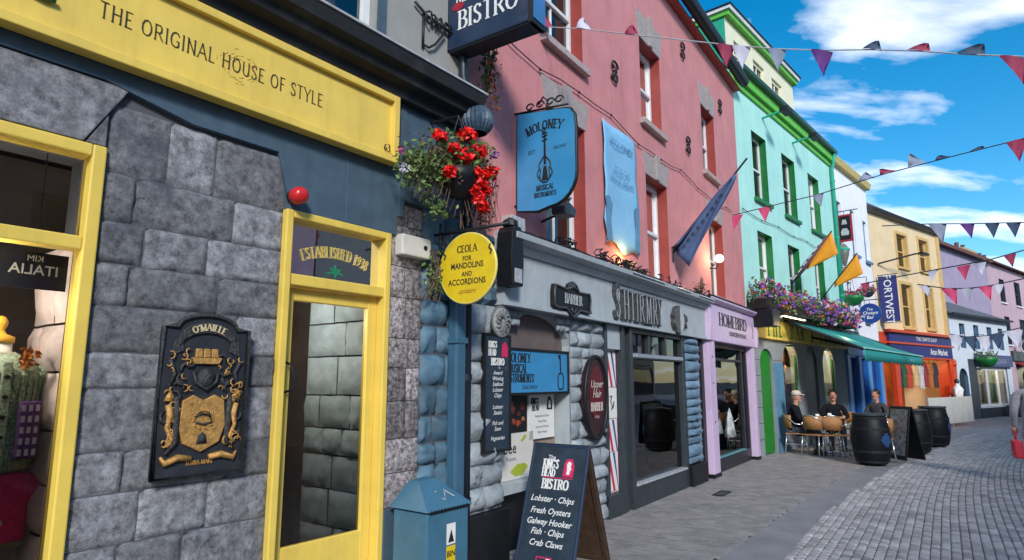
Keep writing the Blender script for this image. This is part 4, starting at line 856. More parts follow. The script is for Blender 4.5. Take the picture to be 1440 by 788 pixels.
# lilac shop
LP = (6.80, 9.42, 0.0, 2.30)
mb = MB(); wall(mb, 6.42, 9.6, 0, 2.9, [LP], 0.5, 0, y=0.02); mb.build('shop_wall_core', pk, ('black',))
f = MB(); f.box(6.44, 9.74, -0.14, 0.0, 2.28, 2.94); f.prism([(-0.02, 2.94), (-0.18, 2.94), (-0.23, 2.99), (-0.23, 3.03), (-0.02, 3.09)], 6.42, 9.78, plane='yz')
f.prism([(-0.05, 2.28), (-0.17, 2.28), (-0.20, 2.62), (-0.17, 2.90), (-0.05, 2.92)], 6.40, 6.56, plane='yz'); f.prism([(-0.05, 2.28), (-0.17, 2.28), (-0.19, 2.6), (-0.17, 2.88), (-0.05, 2.92)], 9.64, 9.76, plane='yz')
lf_ = f.build('lilac_fascia', pk, ('lilac',), bevel=0.008)
MB().box(6.40, 9.78, -0.245, -0.15, 3.032, 3.05).build('fascia_edge', lf_, ('black',))
l = MB(); serif(l, 'HOMEBIRD', 8.02, 2.58, 0.22, -0.14, wt=1.7, align='c', cond=1.55); sans(l, 'KINDERWEAR', 8.3, 2.42, 0.085, -0.141, bold=0.03, sx=1.6)
for i in range(9):
    an = rnd.uniform(0, 6.28); x, z = 9.45 + rnd.uniform(-0.05, 0.05), 2.45 + 0.035 * i
    l.tube([(x, -0.142, z), (x + 0.03 * math.cos(an), -0.143, z + 0.03), (x, -0.142, z + 0.045)], 0.005, 5)
l.build('fascia_lettering', lf_, ('ink',))
p = MB(); p.box(6.46, 6.80, -0.12, 0.02, 0.06, 2.28); p.build('pilaster', pk, ('lilac',), bevel=0.008); p = MB(); p.box(9.42, 9.62, -0.12, 0.02, 0.06, 2.28); 
for z in (0.9, 1.55, 2.0): MB().lathe([(0.016, -0.121), (0.016, -0.127), (0.004, -0.129)], c=(6.63, 0, z), n=10, axis='y').build('bolt_head', pk, ('dark',))
pp = p.build('pilaster', pk, ('lilac',), bevel=0.008)
p = MB(); p.box(6.30, 6.455, -0.02, 0.02, 0, 2.29); p.box(6.44, 6.82, -0.13, -0.01, 0, 0.06); p.box(9.41, 9.63, -0.13, -0.01, 0, 0.06); p.build('pilaster_foot', pk, ('black',))
d = MB(); frame(d, 6.82, 9.40, 0.0, 2.28, 0.0, 0.1, 0.09, bot=0.24); d.box(8.95, 9.03, 0.0, 0.1, 0.24, 2.19); d.box(6.91, 8.95, 0.0, 0.1, 1.95, 2.0)
lw = d.build('shop_window_frame', pk, (mat('near black frame', (0.016, 0.018, 0.024), 0.4),), bevel=0.005)
MB().box(6.91, 8.95, -0.015, 0.06, 0.242, 0.262).build('window_sill', lw, (mat('teal sill', (0.12, 0.3, 0.34), 0.5),))
g = MB(); g.face([(6.9, 0.05, 0.25), (8.96, 0.05, 0.25), (8.96, 0.05, 2.2), (6.9, 0.05, 2.2)]); g.build('pane', lw, (GLD,))
g = MB(); g.face([(9.02, 0.05, 0.25), (9.32, 0.05, 0.25), (9.32, 0.05, 2.2), (9.02, 0.05, 2.2)]); g.build('pane', lw, (GLD,))
MB().box(8.05, 8.9, 0.3, 0.34, 0.3, 2.1).build('blue_screen', lw, (mat('turquoise window screen', (0.02, 0.30, 0.50), 0.5, 0.2),))
r_ = MB(); r_.box(6.6, 9.55, 1.5, 1.54, 0, 2.9); r_.build('shop_interior', pk, ('inner',))
t = thing('printed_dress', 'pale flower printed dress on a stand in the lilac shop window', 'dress', on(PK, 7.45, -0.32, 0.3), PK.rot)
b = MB(); b.lathe([(0.32, 0.35), (0.24, 0.8), (0.15, 1.05), (0.19, 1.35), (0.10, 1.48), (0.05, 1.55)], n=20); b.build('cloth', t, (mat('mottled floral cloth', (0.30, 0.36, 0.36), 0.8, 0.9, 12, 0.2),), smooth=True)
b = MB(); b.lathe([(0.03, 0.0), (0.03, 0.4)], n=8); b.lathe([(0.15, 0.0), (0.15, 0.03)], n=16); b.build('stand', t, ('black',))
t = thing('white_dress', 'second pale dress on a stand in front of the turquoise screen', 'dress', on(PK, 8.1, -0.25, 0.3), PK.rot)
b = MB(); b.lathe([(0.3, 0.25), (0.25, 0.6), (0.14, 1.0), (0.18, 1.3), (0.09, 1.42), (0.04, 1.5)], n=20); b.build('cloth', t, (mat('pale mottled cloth', (0.42, 0.47, 0.46), 0.8, 0.8, 9, 0.2),), smooth=True)
b = MB(); b.lathe([(0.03, 0.0), (0.03, 0.3)], n=8); b.lathe([(0.15, 0.0), (0.15, 0.03)], n=16); b.build('stand', t, ('black',))

# things fixed to the pink house
def tie(s, z, label):
    t = thing('tie_plate', label, 'tie plate', on(PK, s, 0.0, z), PK.rot, 'iron tie plates on the pink wall')
    b = MB(); b.tube([(0.11 * math.cos(a) * (1 - 0.1 * a), -0.03, 0.08 + 0.07 * math.sin(a)) for a in [i * 0.5 for i in range(9)]], 0.016, 6); b.tube([(-0.11 * math.cos(a) * (1 - 0.1 * a), -0.03, -0.08 - 0.07 * math.sin(a)) for a in [i * 0.5 for i in range(9)]], 0.016, 6); b.tube([(0.09, -0.03, 0.1), (0, -0.035, 0), (-0.09, -0.03, -0.1)], 0.022, 6); b.build('scrolls', t, ('iron',), smooth=True)
    MB().lathe([(0.03, 0.0), (0.03, -0.05), (0.012, -0.06)], n=10, axis='y').build('bolt', t, ('iron',))
tie(3.155, 5.775, 'scrolled iron tie plate on pink wall between the first two upper windows')
tie(6.17, 5.69, 'scrolled iron tie plate on pink wall between the second and third upper windows')
tie(8.35, 7.23, 'scrolled iron tie plate high on pink wall right of the third upper window')
tie(6.10, 7.45, 'scrolled iron tie plate under the gutter between second and third upper windows')
bn = thing('wall_banner', 'faded torn pale blue music shop banner hung flat on pink wall', 'banner', on(PK, 3.24, 0.02, 4.13), PK.rot)
b = MB(); n = 14; W_ = 1.04
for i in range(n):
    for jx in range(16):
        def pt(u, v):
            x = -W_ / 2 + W_ * u; z = -0.82 + 1.64 * v
            if v < 0.4 and u < 0.2: x += 0.03 * math.sin(v * 25)
            if v == 0: z += 0.05 * math.sin(u * 9) - 0.04 * u
            return (x, -0.02 - 0.012 * math.sin(u * 7 + v * 3) - 0.008 * math.sin(v * 17), z)
        u0, u1, v0, v1 = i / n, (i + 1) / n, jx / 16, (jx + 1) / 16
        b.face([pt(u0, v0), pt(u1, v0), pt(u1, v1), pt(u0, v1)])
bo = b.build('cloth', bn, ('banner',), smooth=True); so = bo.modifiers.new('s', 'SOLIDIFY'); so.thickness = 0.006
l = MB(); sans(l, 'MOLONEY', 0, 0.52, 0.11, -0.045, bold=0.0); sans(l, 'MUSICAL', 0, 0.18, 0.09, -0.045); sans(l, 'INSTRUMENTS', 0, 0.03, 0.09, -0.045, sx=0.9); l.build('lettering', bn, (mat('washed blue ink', (0.10, 0.25, 0.42), 0.7, 0.5, 30),))
b = MB(); b.prism([(-0.52, -0.78), (-0.36, -0.80), (-0.40, -0.5), (-0.34, -0.3), (-0.42, -0.2), (-0.52, -0.22)], -0.045, -0.04); b.prism([(0.52, -0.80), (0.36, -0.78), (0.40, -0.45), (0.36, -0.2), (0.52, -0.12)], -0.045, -0.04); b.build('faded_patch', bn, (mat('faded banner blue', (0.11, 0.27, 0.43), 0.7, 0.2),))
fl = thing('wall_flag', 'long rolled dark blue flag on a slanting pole fixed to pink wall', 'flag', on(PK, 5.2, 0.0, 3.55), PK.prot)
MB().tube([(0.0, 0, 0.03), (1.22, 0, 1.36)], 0.016, 8).build('pole', fl, ('black',), smooth=True)
MB().tube([(0.0, 0, -0.1), (0.0, 0, 0.12), (0.1, 0, 0.15)], 0.03, 8).build('socket', fl, ('iron',))
b = MB(); n = 16
def fp(u, v):
    x = 0.04 + 0.98 * u; z = 0.08 + 1.06 * u; wd = (0.30 * (1 - u) ** 0.8 + 0.03); f = v - 0.15
    return (x + wd * f * 0.75, 0.05 * math.sin(v * 9 + u * 5) * (1 - u * 0.6), z - wd * f * 1.0)
for i in range(n):
    for jx in range(8): b.face([fp(i / n, jx / 8), fp((i + 1) / n, jx / 8), fp((i + 1) / n, (jx + 1) / 8), fp(i / n, (jx + 1) / 8)])
bo = b.build('flag_cloth', fl, (mat('dark blue flag cloth', (0.055, 0.095, 0.21), 0.7, 0.25, 5, 0.2, 20),), smooth=True); so = bo.modifiers.new('s', 'SOLIDIFY'); so.thickness = 0.012
b = MB()
for i in range(9):
    u = 0.12 + 0.08 * i; p0 = Vector(fp(u, 0.45)); b.tube([p0 + Vector((-0.03, -0.03, -0.03)), p0 + Vector((0.0, -0.04, 0.02)), p0 + Vector((0.03, -0.03, -0.01))], 0.008, 5)
b.build('flag_script', fl, ('ink',))
wl = thing('wall_lamp', 'small lit globe lamp glowing on pink wall beside the third lower window', 'wall lamp', on(PK, 7.16, 0.0, 3.74), PK.rot)
MB().tube([(0, 0, -0.1), (0, -0.12, -0.12), (0, -0.17, -0.02)], 0.012, 8).build('bracket', wl, ('black',))
MB().ball((0, -0.18, 0.06), 0.075, n=14).build('globe', wl, (mat('lit lamp globe', (1.0, 0.85, 0.5), 0.4, 0.0, emit=6.0),), smooth=True)
lamp('lamp_light', on(PK, 7.0, 0.32, 3.80), 9)
wl = thing('uplight', 'small brass uplight standing on the cornice below the pale blue banner', 'uplight', on(PK, 3.2, 0.12, 3.0), PK.rot)
MB().lathe([(0.05, 0), (0.05, 0.02), (0.02, 0.03), (0.02, 0.06), (0.05, 0.08), (0.06, 0.11), (0.05, 0.115)], n=14).build('housing', wl, ('bronze',))
MB().lathe([(0.045, 0.116), (0.03, 0.122)], n=14).build('lens', wl, (mat('lit lamp globe', (1, .85, .5)),))
lamp('lamp_light', on(PK, 3.2, 0.14, 3.17), 5, (1, 0.5, 0.15), 0.04)
# hanging Moloney sign, perpendicular to the wall
mo = thing('lettered_board', 'bright blue hanging sign with violin and black lettering on pink wall', 'hanging sign', on(PK, 0.72, 0.0, 3.25), PK.prot)
pts = [(0.045, 0.0), (0.28, -0.03), (0.42, 0.0)] + [(0.42 + 0.28 * math.sin(R(a)), 0.30 - 0.30 * math.cos(R(a))) for a in range(15, 91, 15)] + [(0.70, 0.75), (0.69, 0.86), (0.65, 0.92), (0.59, 0.94), (0.045, 1.005)]
MB().prism(pts, 0.0, 0.05).build('panel', mo, ('moloney',))
b = MB(); b.tube([(x, 0.025, z) for x, z in pts], 0.022, 8, close=True); b.build('rim', mo, ('black',), smooth=True)
l = MB(); serif(l, 'MOLONEY', 0.365, 0.76, 0.085, -0.001, wt=1.6, align='c', arc=(0.365, 0.26, 0.52), cond=0.85)
serif(l, 'MUSICAL', 0.37, 0.165, 0.05, -0.001, wt=1.5, align='c', cond=0.8); serif(l, 'INSTRUMENTS', 0.37, 0.10, 0.042, -0.001, wt=1.4, align='c', cond=0.75)
sans(l, 'EST', 0.22, 0.55, 0.04, -0.001); sans(l, 'GALWAY', 0.54, 0.55, 0.035, -0.001, sx=0.7)
l.build('lettering', mo, ('ink',))
v = MB()
body = [(0.37 + sgn * w_, z) for sgn, rng in ((1, range(0, 21)), (-1, range(20, -1, -1))) for i in rng for z in [0.24 + 0.26 * i / 20] for w_ in [0.105 * math.sin(math.pi * (0.06 + 0.9 * i / 20)) * (1 - 0.28 * i / 20) * (1 - 0.30 * math.exp(-((i - 11) / 2.6) ** 2))]]
v.tube([(x, -0.004, z) for x, z in body], 0.007, 5, close=True)
v.prism([(0.358, 0.42), (0.382, 0.42), (0.378, 0.74), (0.362, 0.74)], -0.006, 0.0); v.prism([(0.335, 0.26), (0.405, 0.26), (0.385, 0.40), (0.355, 0.40)], -0.005, 0.0)
v.tube([(0.37, -0.006, 0.74), (0.345, -0.006, 0.77), (0.36, -0.006, 0.80), (0.385, -0.006, 0.78), (0.372, -0.006, 0.76)], 0.007, 5)
for z in (0.70, 0.73, 0.66): v.tube([(0.34, -0.005, z), (0.40, -0.005, z + 0.01)], 0.006, 5)
for sgn in (-1, 1): v.tube([(0.37 + sgn * 0.06, -0.005, 0.40), (0.37 + sgn * 0.045, -0.005, 0.36), (0.37 + sgn * 0.06, -0.005, 0.31), (0.37 + sgn * 0.05, -0.005, 0.29)], 0.005, 5)
v.build('violin_drawing', mo, ('ink',))
b = MB(); b.tube([(0, 0.025, 1.03), (0.62, 0.025, 0.985)], 0.012, 8)
for x0 in (0.18, 0.30, 0.42, 0.52): b.tube([(x0 + 0.05 * math.cos(a) * (1 - a / 12), 0.025, 1.06 + 0.04 * math.sin(a) * (1 - a / 12)) for a in [i * 0.7 for i in range(10)]], 0.009, 6)
b.tube([(0.28, 0.025, 1.06), (0.34, 0.025, 1.13), (0.40, 0.025, 1.07)], 0.01, 6)
b.tube([(0, 0.025, 0.06), (0.045, 0.025, 0.06)], 0.012, 8); b.build('iron_bracket', mo, ('iron',), smooth=True)
wl = thing('floodlight', 'small weathered floodlight under the bright blue hanging sign', 'floodlight', on(PK, 1.25, 0.25, 3.28), PK.rot)
MB().prism([(-0.11, 0.0), (0.11, 0.0), (0.14, 0.09), (-0.02, 0.14), (-0.12, 0.08)], -0.1, 0.06).build('housing', wl, ('dark',), bevel=0.01)
MB().tube([(0, 0.05, 0.03), (0, 0.25, -0.02)], 0.014, 8).build('arm', wl, ('iron',))
wl = thing('junction_box', 'pale grey metal junction box low on pink wall below blue hanging sign', 'junction box', on(PK, 0.62, 0.05, 3.08), PK.rot)
MB().box(-0.12, 0.12, -0.08, 0.05, -0.07, 0.08).build('cover', wl, ('silver',), bevel=0.01)
MB().tube([(0.0, -0.02, -0.07), (0.02, -0.02, -0.16), (0.1, 0.0, -0.2)], 0.008, 6).build('cable', wl, ('black',))
# big box sign at the corner
bx = thing('box_sign', 'large dark navy projecting box sign lettered BISTRO in white', 'box sign', on(PK, -0.3, 0.0, 4.50), PK.prot)
T = Matrix.Rotation(R(0), 4, 'Y')
MB().box(-0.03, 0.86, 0.0, 0.20, 0.0, 0.62).build('box', bx, ('navy',), bevel=0.012)
b = MB(); b.box(-0.045, 0.875, 0.012, 0.188, -0.02, 0.0); b.box(0.84, 0.88, -0.008, 0.208, -0.02, 0.64); b.box(-0.05, -0.01, -0.008, 0.208, -0.02, 0.64); b.build('trim', bx, ('black',), bevel=0.004)
MB().box(0.881, 0.888, 0.01, 0.19, 0.02, 0.6).build('end_panel', bx, (mat('mid blue end panel', (0.03, 0.17, 0.42), 0.4),))
l = MB(); serif(l, 'BISTRO', 0.42, 0.165, 0.17, -0.001, wt=1.4, align='c', cond=0.95, sp=0.08); serif(l, "KING'S HEAD", 0.36, 0.42, 0.1, -0.001, wt=1.4, align='c', cond=0.8); l.build('lettering', bx, ('wht',))
l = MB(); l.prism([(0.10 + 0.07 * math.cos(R(a)), 0.39 + 0.04 * math.sin(R(a))) for a in range(0, 360, 30)], -0.006, -0.001); l.build('emblem', bx, ('crimson',))
b = MB(); b.tube([(0.1, 0.1, 0.62), (0.1, 0.1, 0.95), (-0.05, 0.1, 1.0)], 0.02); b.build('hanger', bx, ('iron',))
# wrought bracket on the beige wall, below the box sign
br = thing('iron_bracket', 'empty wrought iron sign bracket with scrolls on grey beige upper wall', 'bracket', on(NB, -0.62, 0.0, 4.38), NB.rot)
b = MB(); b.tube([(0, -0.01, 0.0), (0, -0.01, 0.32)], 0.012); b.tube([(-0.12, -0.03, 0.36), (0.02, -0.03, 0.30), (0.5, -0.05, 0.26)], 0.013); b.tube([(0.0, -0.01, 0.04), (0.05, -0.03, 0.02), (0.12, -0.04, 0.08), (0.24, -0.04, 0.25)], 0.011)
b.build('arm', br, ('iron',), smooth=True)
b = MB()
for i in range(7):
    x0 = 0.03 + 0.06 * i; b.tube([(x0 + 0.045 * math.cos(a) * (1 - a / 12), -0.04, 0.28 + rnd.uniform(-0.03, 0.05) + 0.045 * math.sin(a) * (1 - a / 12)) for a in [k * 0.7 for k in range(9)]], 0.009, 5)
b.build('scrollwork', br, ('iron',), smooth=True)
# drainpipes
dp = thing('drainpipe', 'wide blue painted drainpipe in the corner between stone shop and music shop', 'drainpipe', on(NB, -0.20, 0.06, 0.0), NB.rot)
MB().box(-0.06, 0.06, -0.06, 0.05, 0, 2.6).build('pipe', dp, ('pipeblue',), bevel=0.02)
b = MB(); 
for z in (0.5, 1.9): b.box(-0.075, 0.075, -0.068, 0.06, z, z + 0.05)
b.build('collar', dp, ('pipeblue',), bevel=0.006)
dp = thing('drainpipe', 'thin dark navy drainpipe running from beige upper wall to the ground', 'drainpipe', on(NB, -0.07, 0.06, 0.0), NB.rot)
MB().tube([(0, 0, 0), (0, 0, 3.55), (-0.04, -0.0, 3.75), (-0.04, 0, 4.15), (-0.09, 0.0, 4.3), (-0.09, 0, 6.5)], 0.042, 12).build('pipe', dp, ('pipedark',), smooth=True)
b = MB()
for z in (0.6, 1.6, 2.6): b.lathe([(0.05, z), (0.052, z + 0.05)], n=12)
b.build('collar', dp, ('pipedark',))
hp = thing('rain_hopper', 'rounded blue grey striped rain hopper at the end of black cornice', 'rain hopper', on(NB, -0.13, 0.20, 3.86), NB.rot)
b = MB(); n = 24
rings = []
for i in range(9):
    v_ = i / 8; rr = 0.145 * math.sin(math.pi * (0.18 + 0.72 * v_)) ** 0.8; ring = []
    for k in range(n * 2): 
        a_ = 2 * math.pi * k / (n * 2); q = rr * (1 + (0.05 if k % 2 else -0.05)); ring.append(b.v((q * math.cos(a_), q * math.sin(a_), -0.13 + 0.26 * v_)))
    rings.append(ring)
for A, B in zip(rings, rings[1:]):
    for k in range(n * 2): b.bm.faces.new((A[k], A[(k + 1) % (n * 2)], B[(k + 1) % (n * 2)], B[k]))
b.build('ribbed_bowl', hp, (mat('ribbed blue grey', (0.045, 0.08, 0.125), 0.5, 0.5, 25),))
MB().lathe([(0.03, 0.12), (0.03, 0.2)], n=10).build('spigot', hp, ('pipedark',))

# ------------------------------------------------------------------ the aqua bar with lime eaves, dormer, awning
gr = thing('aqua_house', 'aqua rendered bar building with bottle green window reveals, lime eaves and cream roof dormer', 'house', GR.P(0), GR.rot)
GW = [(0.95, 1.88, 5.80, 7.46), (2.98, 3.98, 5.80, 7.46), (5.12, 6.10, 5.80, 7.46), (0.95, 1.88, 3.42, 5.02), (2.98, 3.86, 3.42, 5.02), (5.12, 6.0, 3.42, 5.02)]
mb = MB(); wall(mb, 0, 7.5, 3.15, 8.6, GW, 0.26, 0, 1); mb.build('upper_wall', gr, ('aqua', 'green'))
for a, b, c, d in GW: sash(gr, a, b, c, d, 0.16, 0.06, 'white', 1, gl=GLD, curtain='petalw', sillm='green')
shell(gr, 0, 7.5, 9, 8.6, 'aqua', slab=3.0, eave=0.0)
e = MB(); e.box(-0.02, 7.52, -0.13, 0.05, 8.38, 8.62); e.box(-0.02, 7.52, -0.05, 0.0, 8.24, 8.38); e.build('eaves_board', gr, ('lime',), bevel=0.006)
e = MB(); e.prism([(-0.135, 8.60), (-0.25, 8.62), (-0.26, 8.71), (-0.13, 8.72)], -0.03, 7.53, plane='yz'); e.build('gutter', gr, (mat('dark green gutter', (0.012, 0.06, 0.03), 0.4),))
DM = [(0.52, 1.22, 8.98, 9.62), (1.72, 2.50, 8.98, 9.62), (3.02, 3.80, 8.98, 9.62)]
dm = MB(); wall(dm, 0.05, 4.75, 8.60, 10.0, DM, 0.15, 0, y=0.12); dm.face([(0.05, 0.12, 8.6), (0.05, 3.6, 8.6), (0.05, 3.6, 10.0), (0.05, 0.12, 10.0)], 1); dm.face([(4.75, 0.12, 8.6), (4.75, 3.6, 8.6), (4.75, 3.6, 10.0), (4.75, 0.12, 10.0)], 0)
do = dm.build('dormer', gr, ('creamw', 'teal'))
for a, b, c, d in DM: sash(do, a, b, c, d, 0.17, 0.08, 'creamw', 2, gl=GLM)
e = MB(); e.box(0.0, 4.82, 0.0, 3.7, 10.0, 10.12); e.build('dormer_soffit', do, ('lime',), bevel=0.01)
e = MB(); e.prism([(-0.05, 10.122), (3.75, 10.122), (3.75, 10.26), (-0.07, 10.20)], -0.05, 4.87, plane='yz'); e.build('dormer_roof', do, ('white',)); 
MB().prism([(-0.09, 10.205), (3.76, 10.265), (3.76, 10.29), (-0.10, 10.23)], -0.08, 4.9, plane='yz').build('dormer_edge', do, ('black',))
# ground floor: pale ashlar with green arched openings
GO = [(0.62, 1.40, 0.0, 2.30, 0.3), (2.05, 3.12, 0.75, 2.48, 0.45), (3.66, 4.78, 0.0, 2.48, 0.45), (5.18, 6.24, 0.75, 2.48, 0.45)]
mb = MB(); wall(mb, 0, 7.5, 0, 2.52, GO, 0.18, 0, 0, y=0.0); mb.build('ground_floor_wall', gr, (mat('pale blue grey ashlar', (0.23, 0.26, 0.29), 0.75, 0.15, 4, 0.25, 40, spot=0.2, spotcol=(0.14, 0.18, 0.22)), 'green'))
for i in range(7):
    pass
c = MB()
for z in (0.34, 0.68, 1.02, 1.36, 1.70, 2.04): c.box(0.0, 0.6, -0.004, 0.001, z, z + 0.012); c.box(1.42, 2.03, -0.004, 0.001, z, z + 0.012)
c.build('masonry_joint', gr, ('joint',))
MB().box(1.42, 2.02, -0.012, 0.0, 0.0, 2.0).build('blue_pier', gr, (mat('sky blue painted stone', (0.09, 0.24, 0.38), 0.6, 0.2, 4),))
MB().box(0.66, 1.36, 0.05, 0.11, 0.02, 2.28).build('green_door', gr, (mat('vivid green door', (0.012, 0.20, 0.016), 0.4, 0.15),), bevel=0.006)
d = MB(); frame(d, 3.68, 4.76, 0.02, 2.42, 0.03, 0.09, 0.09); d.box(3.77, 4.67, 0.05, 0.08, 0.1, 2.33); d.build('bar_door', gr, ('dark',), bevel=0.005)
for a in (2.05, 5.18):
    d = MB(); x1 = a + 1.06; frame(d, a + 0.01, x1, 0.75, 2.46, 0.03, 0.08, 0.045); w_ = d.build('window', gr, ('green',), bevel=0.005)
    g = MB(); g.face([(a + 0.05, 0.05, 0.79), (x1 - 0.04, 0.05, 0.79), (x1 - 0.04, 0.05, 2.43), (a + 0.05, 0.05, 2.43)]); g.build('pane', w_, (GL,))
r_ = MB(); r_.box(1.6, 7.3, 2.0, 2.05, 0, 3.0); r_.box(3.3, 3.4, 0.4, 2.0, 0, 3.0); r_.box(5.0, 5.08, 0.4, 2.0, 0, 3.0); r_.build('bar_interior', gr, ('warm',))
f = MB(); f.box(0.05, 7.48, -0.09, 0.0, 2.52, 3.12); f.build('bar_fascia', gr, (mat('yellow cream fascia', (0.62, 0.47, 0.10), 0.6, 0.15, 3),), bevel=0.006)
l = MB(); x = 0.9
for ch in 'THE BAR & LOUNGE': serif(l, ch, x, 2.60, 0.40, -0.09, wt=2.0, cond=0.8); x += 0.39
l.build('fascia_lettering', gr, ('green',))
for s_, nm in ((2.55, 'warm'), (5.7, 'warm')): lamp('lamp_light', on(GR, s_, -0.24, 2.42), 22)
lamp('lamp_light', on(GR, 1.2, 0.9, 2.75), 9, (1, 0.75, 0.35)); lamp('lamp_light', on(GR, 4.2, 0.9, 2.7), 7, (1, 0.75, 0.35))
t = thing('strip_lamp', 'lit strip lamp fixed under the back of the teal awning', 'strip lamp', on(GR, 1.2, 0.55, 2.98), GR.rot)
MB().box(-0.6, 0.9, -0.03, 0.03, 0.0, 0.04).build('housing', t, ('black',)); MB().box(-0.58, 0.88, -0.022, 0.022, -0.012, 0.0).build('tube', t, (mat('lit warm tube', (1, 0.82, 0.45), 0.5, 0, emit=5),))
# goods glowing in the arched windows
for k, (s0, nm, lb) in enumerate(((2.55, 'orange_display', 'warm lit stacked display of orange and red goods in the left arched window'), (5.7, 'yellow_display', 'bright display of pale and yellow goods in the right arched window'))):
    t = thing('goods_display', lb, 'display', on(GR, s0, -0.36, 0.75), GR.rot)
    MB().box(-0.45, 0.45, -0.12, 0.12, -0.75, 0.0).build('counter', t, ('wood',), bevel=0.01)
    cols = [(0.6, 0.22, 0.05), (0.35, 0.03, 0.03), (0.6, 0.42, 0.12), (0.15, 0.06, 0.04)] if k == 0 else [(0.65, 0.6, 0.5), (0.6, 0.45, 0.05), (0.3, 0.05, 0.12), (0.2, 0.3, 0.1)]
    for i in range(22):
        x, z = rnd.uniform(-0.4, 0.4), 0.07 + 0.26 * (i % 6); r0 = rnd.uniform(0.05, 0.11)
        b = MB(); b.lathe([(r0 * 0.8, 0), (r0, 0.03), (r0, 0.16), (r0 * 0.5, 0.2), (r0 * 0.4, 0.25)], n=10); b.build('jar', t, (mat('goods %d %d' % (k, i % 4), cols[i % 4], 0.5, 0.3),), smooth=True, loc=(x, rnd.uniform(-0.06, 0.06), z - 0.07))
    b = MB()
    for i in range(6): b.box(-0.46, 0.46, -0.12, 0.12, 0.26 * i - 0.012, 0.26 * i)
    b.build('shelf', t, ('wood',))
# awning
aw = thing('awning', 'long teal canvas awning stretched out over the bar terrace', 'awning', on(GR, 2.0, 0, 0), GR.rot)
b = MB(); n = 24
for i in range(n):
    for jx in range(6):
        def ap(u, v): return (6.75 * u, -0.12 - 1.63 * v, 3.02 - 0.72 * v - 0.035 * math.sin(math.pi * v) + 0.012 * math.sin(u * 40) * v)
        b.face([ap(i / n, jx / 6), ap((i + 1) / n, jx / 6), ap((i + 1) / n, (jx + 1) / 6), ap(i / n, (jx + 1) / 6)])
cv = b.build('canopy', aw, ('awning',), smooth=True); so = cv.modifiers.new('s', 'SOLIDIFY'); so.thickness = 0.012
b = MB()
for i in range(n * 2):
    u0, u1 = i / n / 2, (i + 1) / n / 2
    zz = lambda u: 2.02 + 0.02 * math.cos(u * 80)
    b.face([(6.75 * u0, -1.76, zz(u0)), (6.75 * u1, -1.76, zz(u1)), (6.75 * u1, -1.755, 2.285), (6.75 * u0, -1.755, 2.285)])
vl = b.build('valance', aw, ('awning',), smooth=True); so = vl.modifiers.new('s', 'SOLIDIFY'); so.thickness = 0.008
b = MB(); b.box(-0.01, 6.76, -1.79, -1.735, 2.282, 2.315); b.build('front_rail', aw, ('awnlip',), bevel=0.004)
b = MB(); b.tube([(0.0, -0.1, 3.0), (0.0, -1.74, 2.27)], 0.035, 8); b.tube([(6.7, -0.1, 3.0), (6.7, -1.74, 2.27)], 0.03, 8); b.tube([(2.1, -0.1, 2.7), (2.1, -1.7, 2.25)], 0.03, 8); b.box(-0.05, 6.78, -0.12, 0.0, 2.97, 3.10); b.build('folding_arm', aw, ('black',))
l = MB(); sans(l, 'BAR FOOD', 5.2, 2.12, 0.08, -1.762, sx=1.1); l.build('valance_lettering', aw, ('awnlip',))
b = MB(); b.tube([(4.0, -1.72, 0), (4.0, -1.72, 2.25)], 0.02, 8); b.lathe([(0.12, 0), (0.12, 0.02), (0.03, 0.04)], c=(4.0, -1.72, 0), n=14)
# floodlights under the gutter
fl0 = thing('floodlight', 'black floodlight on green arm under lime eaves over the first aqua window', 'floodlight', on(GR, 1.75, 0.0, 8.02), GR.rot, 'floodlights under the lime eaves')
MB().tube([(0, 0, -0.02), (0.05, -0.5, 0.06)], 0.03, 8).build('arm', fl0, ('teal',)); MB().prism([(-0.22, -0.05), (0.22, -0.05), (0.18, 0.07), (-0.18, 0.07)], -0.68, -0.48).build('head', fl0, ('black',), bevel=0.01)
fl1 = copy_tree(fl0); fl1.location = on(GR, 3.95, 0.0, 8.02); fl1['label'] = 'black floodlight on green arm under lime eaves between second and third aqua windows'
# flower troughs and flags
def flowers(name, label, cat, F, s, out, z, x0, x1, ww, hh, nleaf, cols, box=True, group=None, boxm='black', droop=0.25, size=0.035):
    t = thing(name, label, cat, on(F, s, out, z), F.rot, group)
    if box: MB().prism([(-ww * 0.35, 0), (ww * 0.35, 0), (ww * 0.45, 0.22), (-ww * 0.45, 0.22)], x0 + 0.05, x1 - 0.05, plane='yz').build('trough', t, (boxm,), bevel=0.01)
    def spot():
        x = rnd.uniform(x0, x1); c_ = 0.75 + 0.25 * math.sin(x * 5.1) + 0.12 * math.sin(x * 13)
        a = rnd.uniform(0, 2 * math.pi); r_ = math.sqrt(rnd.random())
        zz = 0.22 + hh * c_ * (0.35 + 0.65 * r_ * math.sin(a)) - (droop * rnd.random() if rnd.random() < 0.35 else 0); return (x, -ww * 0.1 + ww * 0.65 * r_ * math.cos(a), zz)
    b = MB()
    for i in range(nleaf): b.leaf(spot(), rnd.uniform(0.5, 1.2) * size)
    b.build('foliage', t, ('leaf',), fixn=False)
    for m_, nn in cols:
        b = MB()
        for i in range(nn):
            c0 = Vector(spot()); c0.y -= 0.05
            for k in range(6): b.leaf(c0 + Vector((rnd.uniform(-1, 1), rnd.uniform(-1, 1), rnd.uniform(-1, 1))) * size * 0.8, size * rnd.uniform(0.6, 1.0))
        b.build('blossom', t, (m_,), fixn=False)
    return t
flowers('flower_trough', 'long trough crammed with purple magenta and orange flowers above the teal awning', 'flower trough', GR, 0, 0.2, 3.10, 0.0, 7.4, 0.55, 0.50, 2600, (('petalp', 190), ('petalm', 150), ('petalo', 70), ('petalw', 60)), size=0.052)
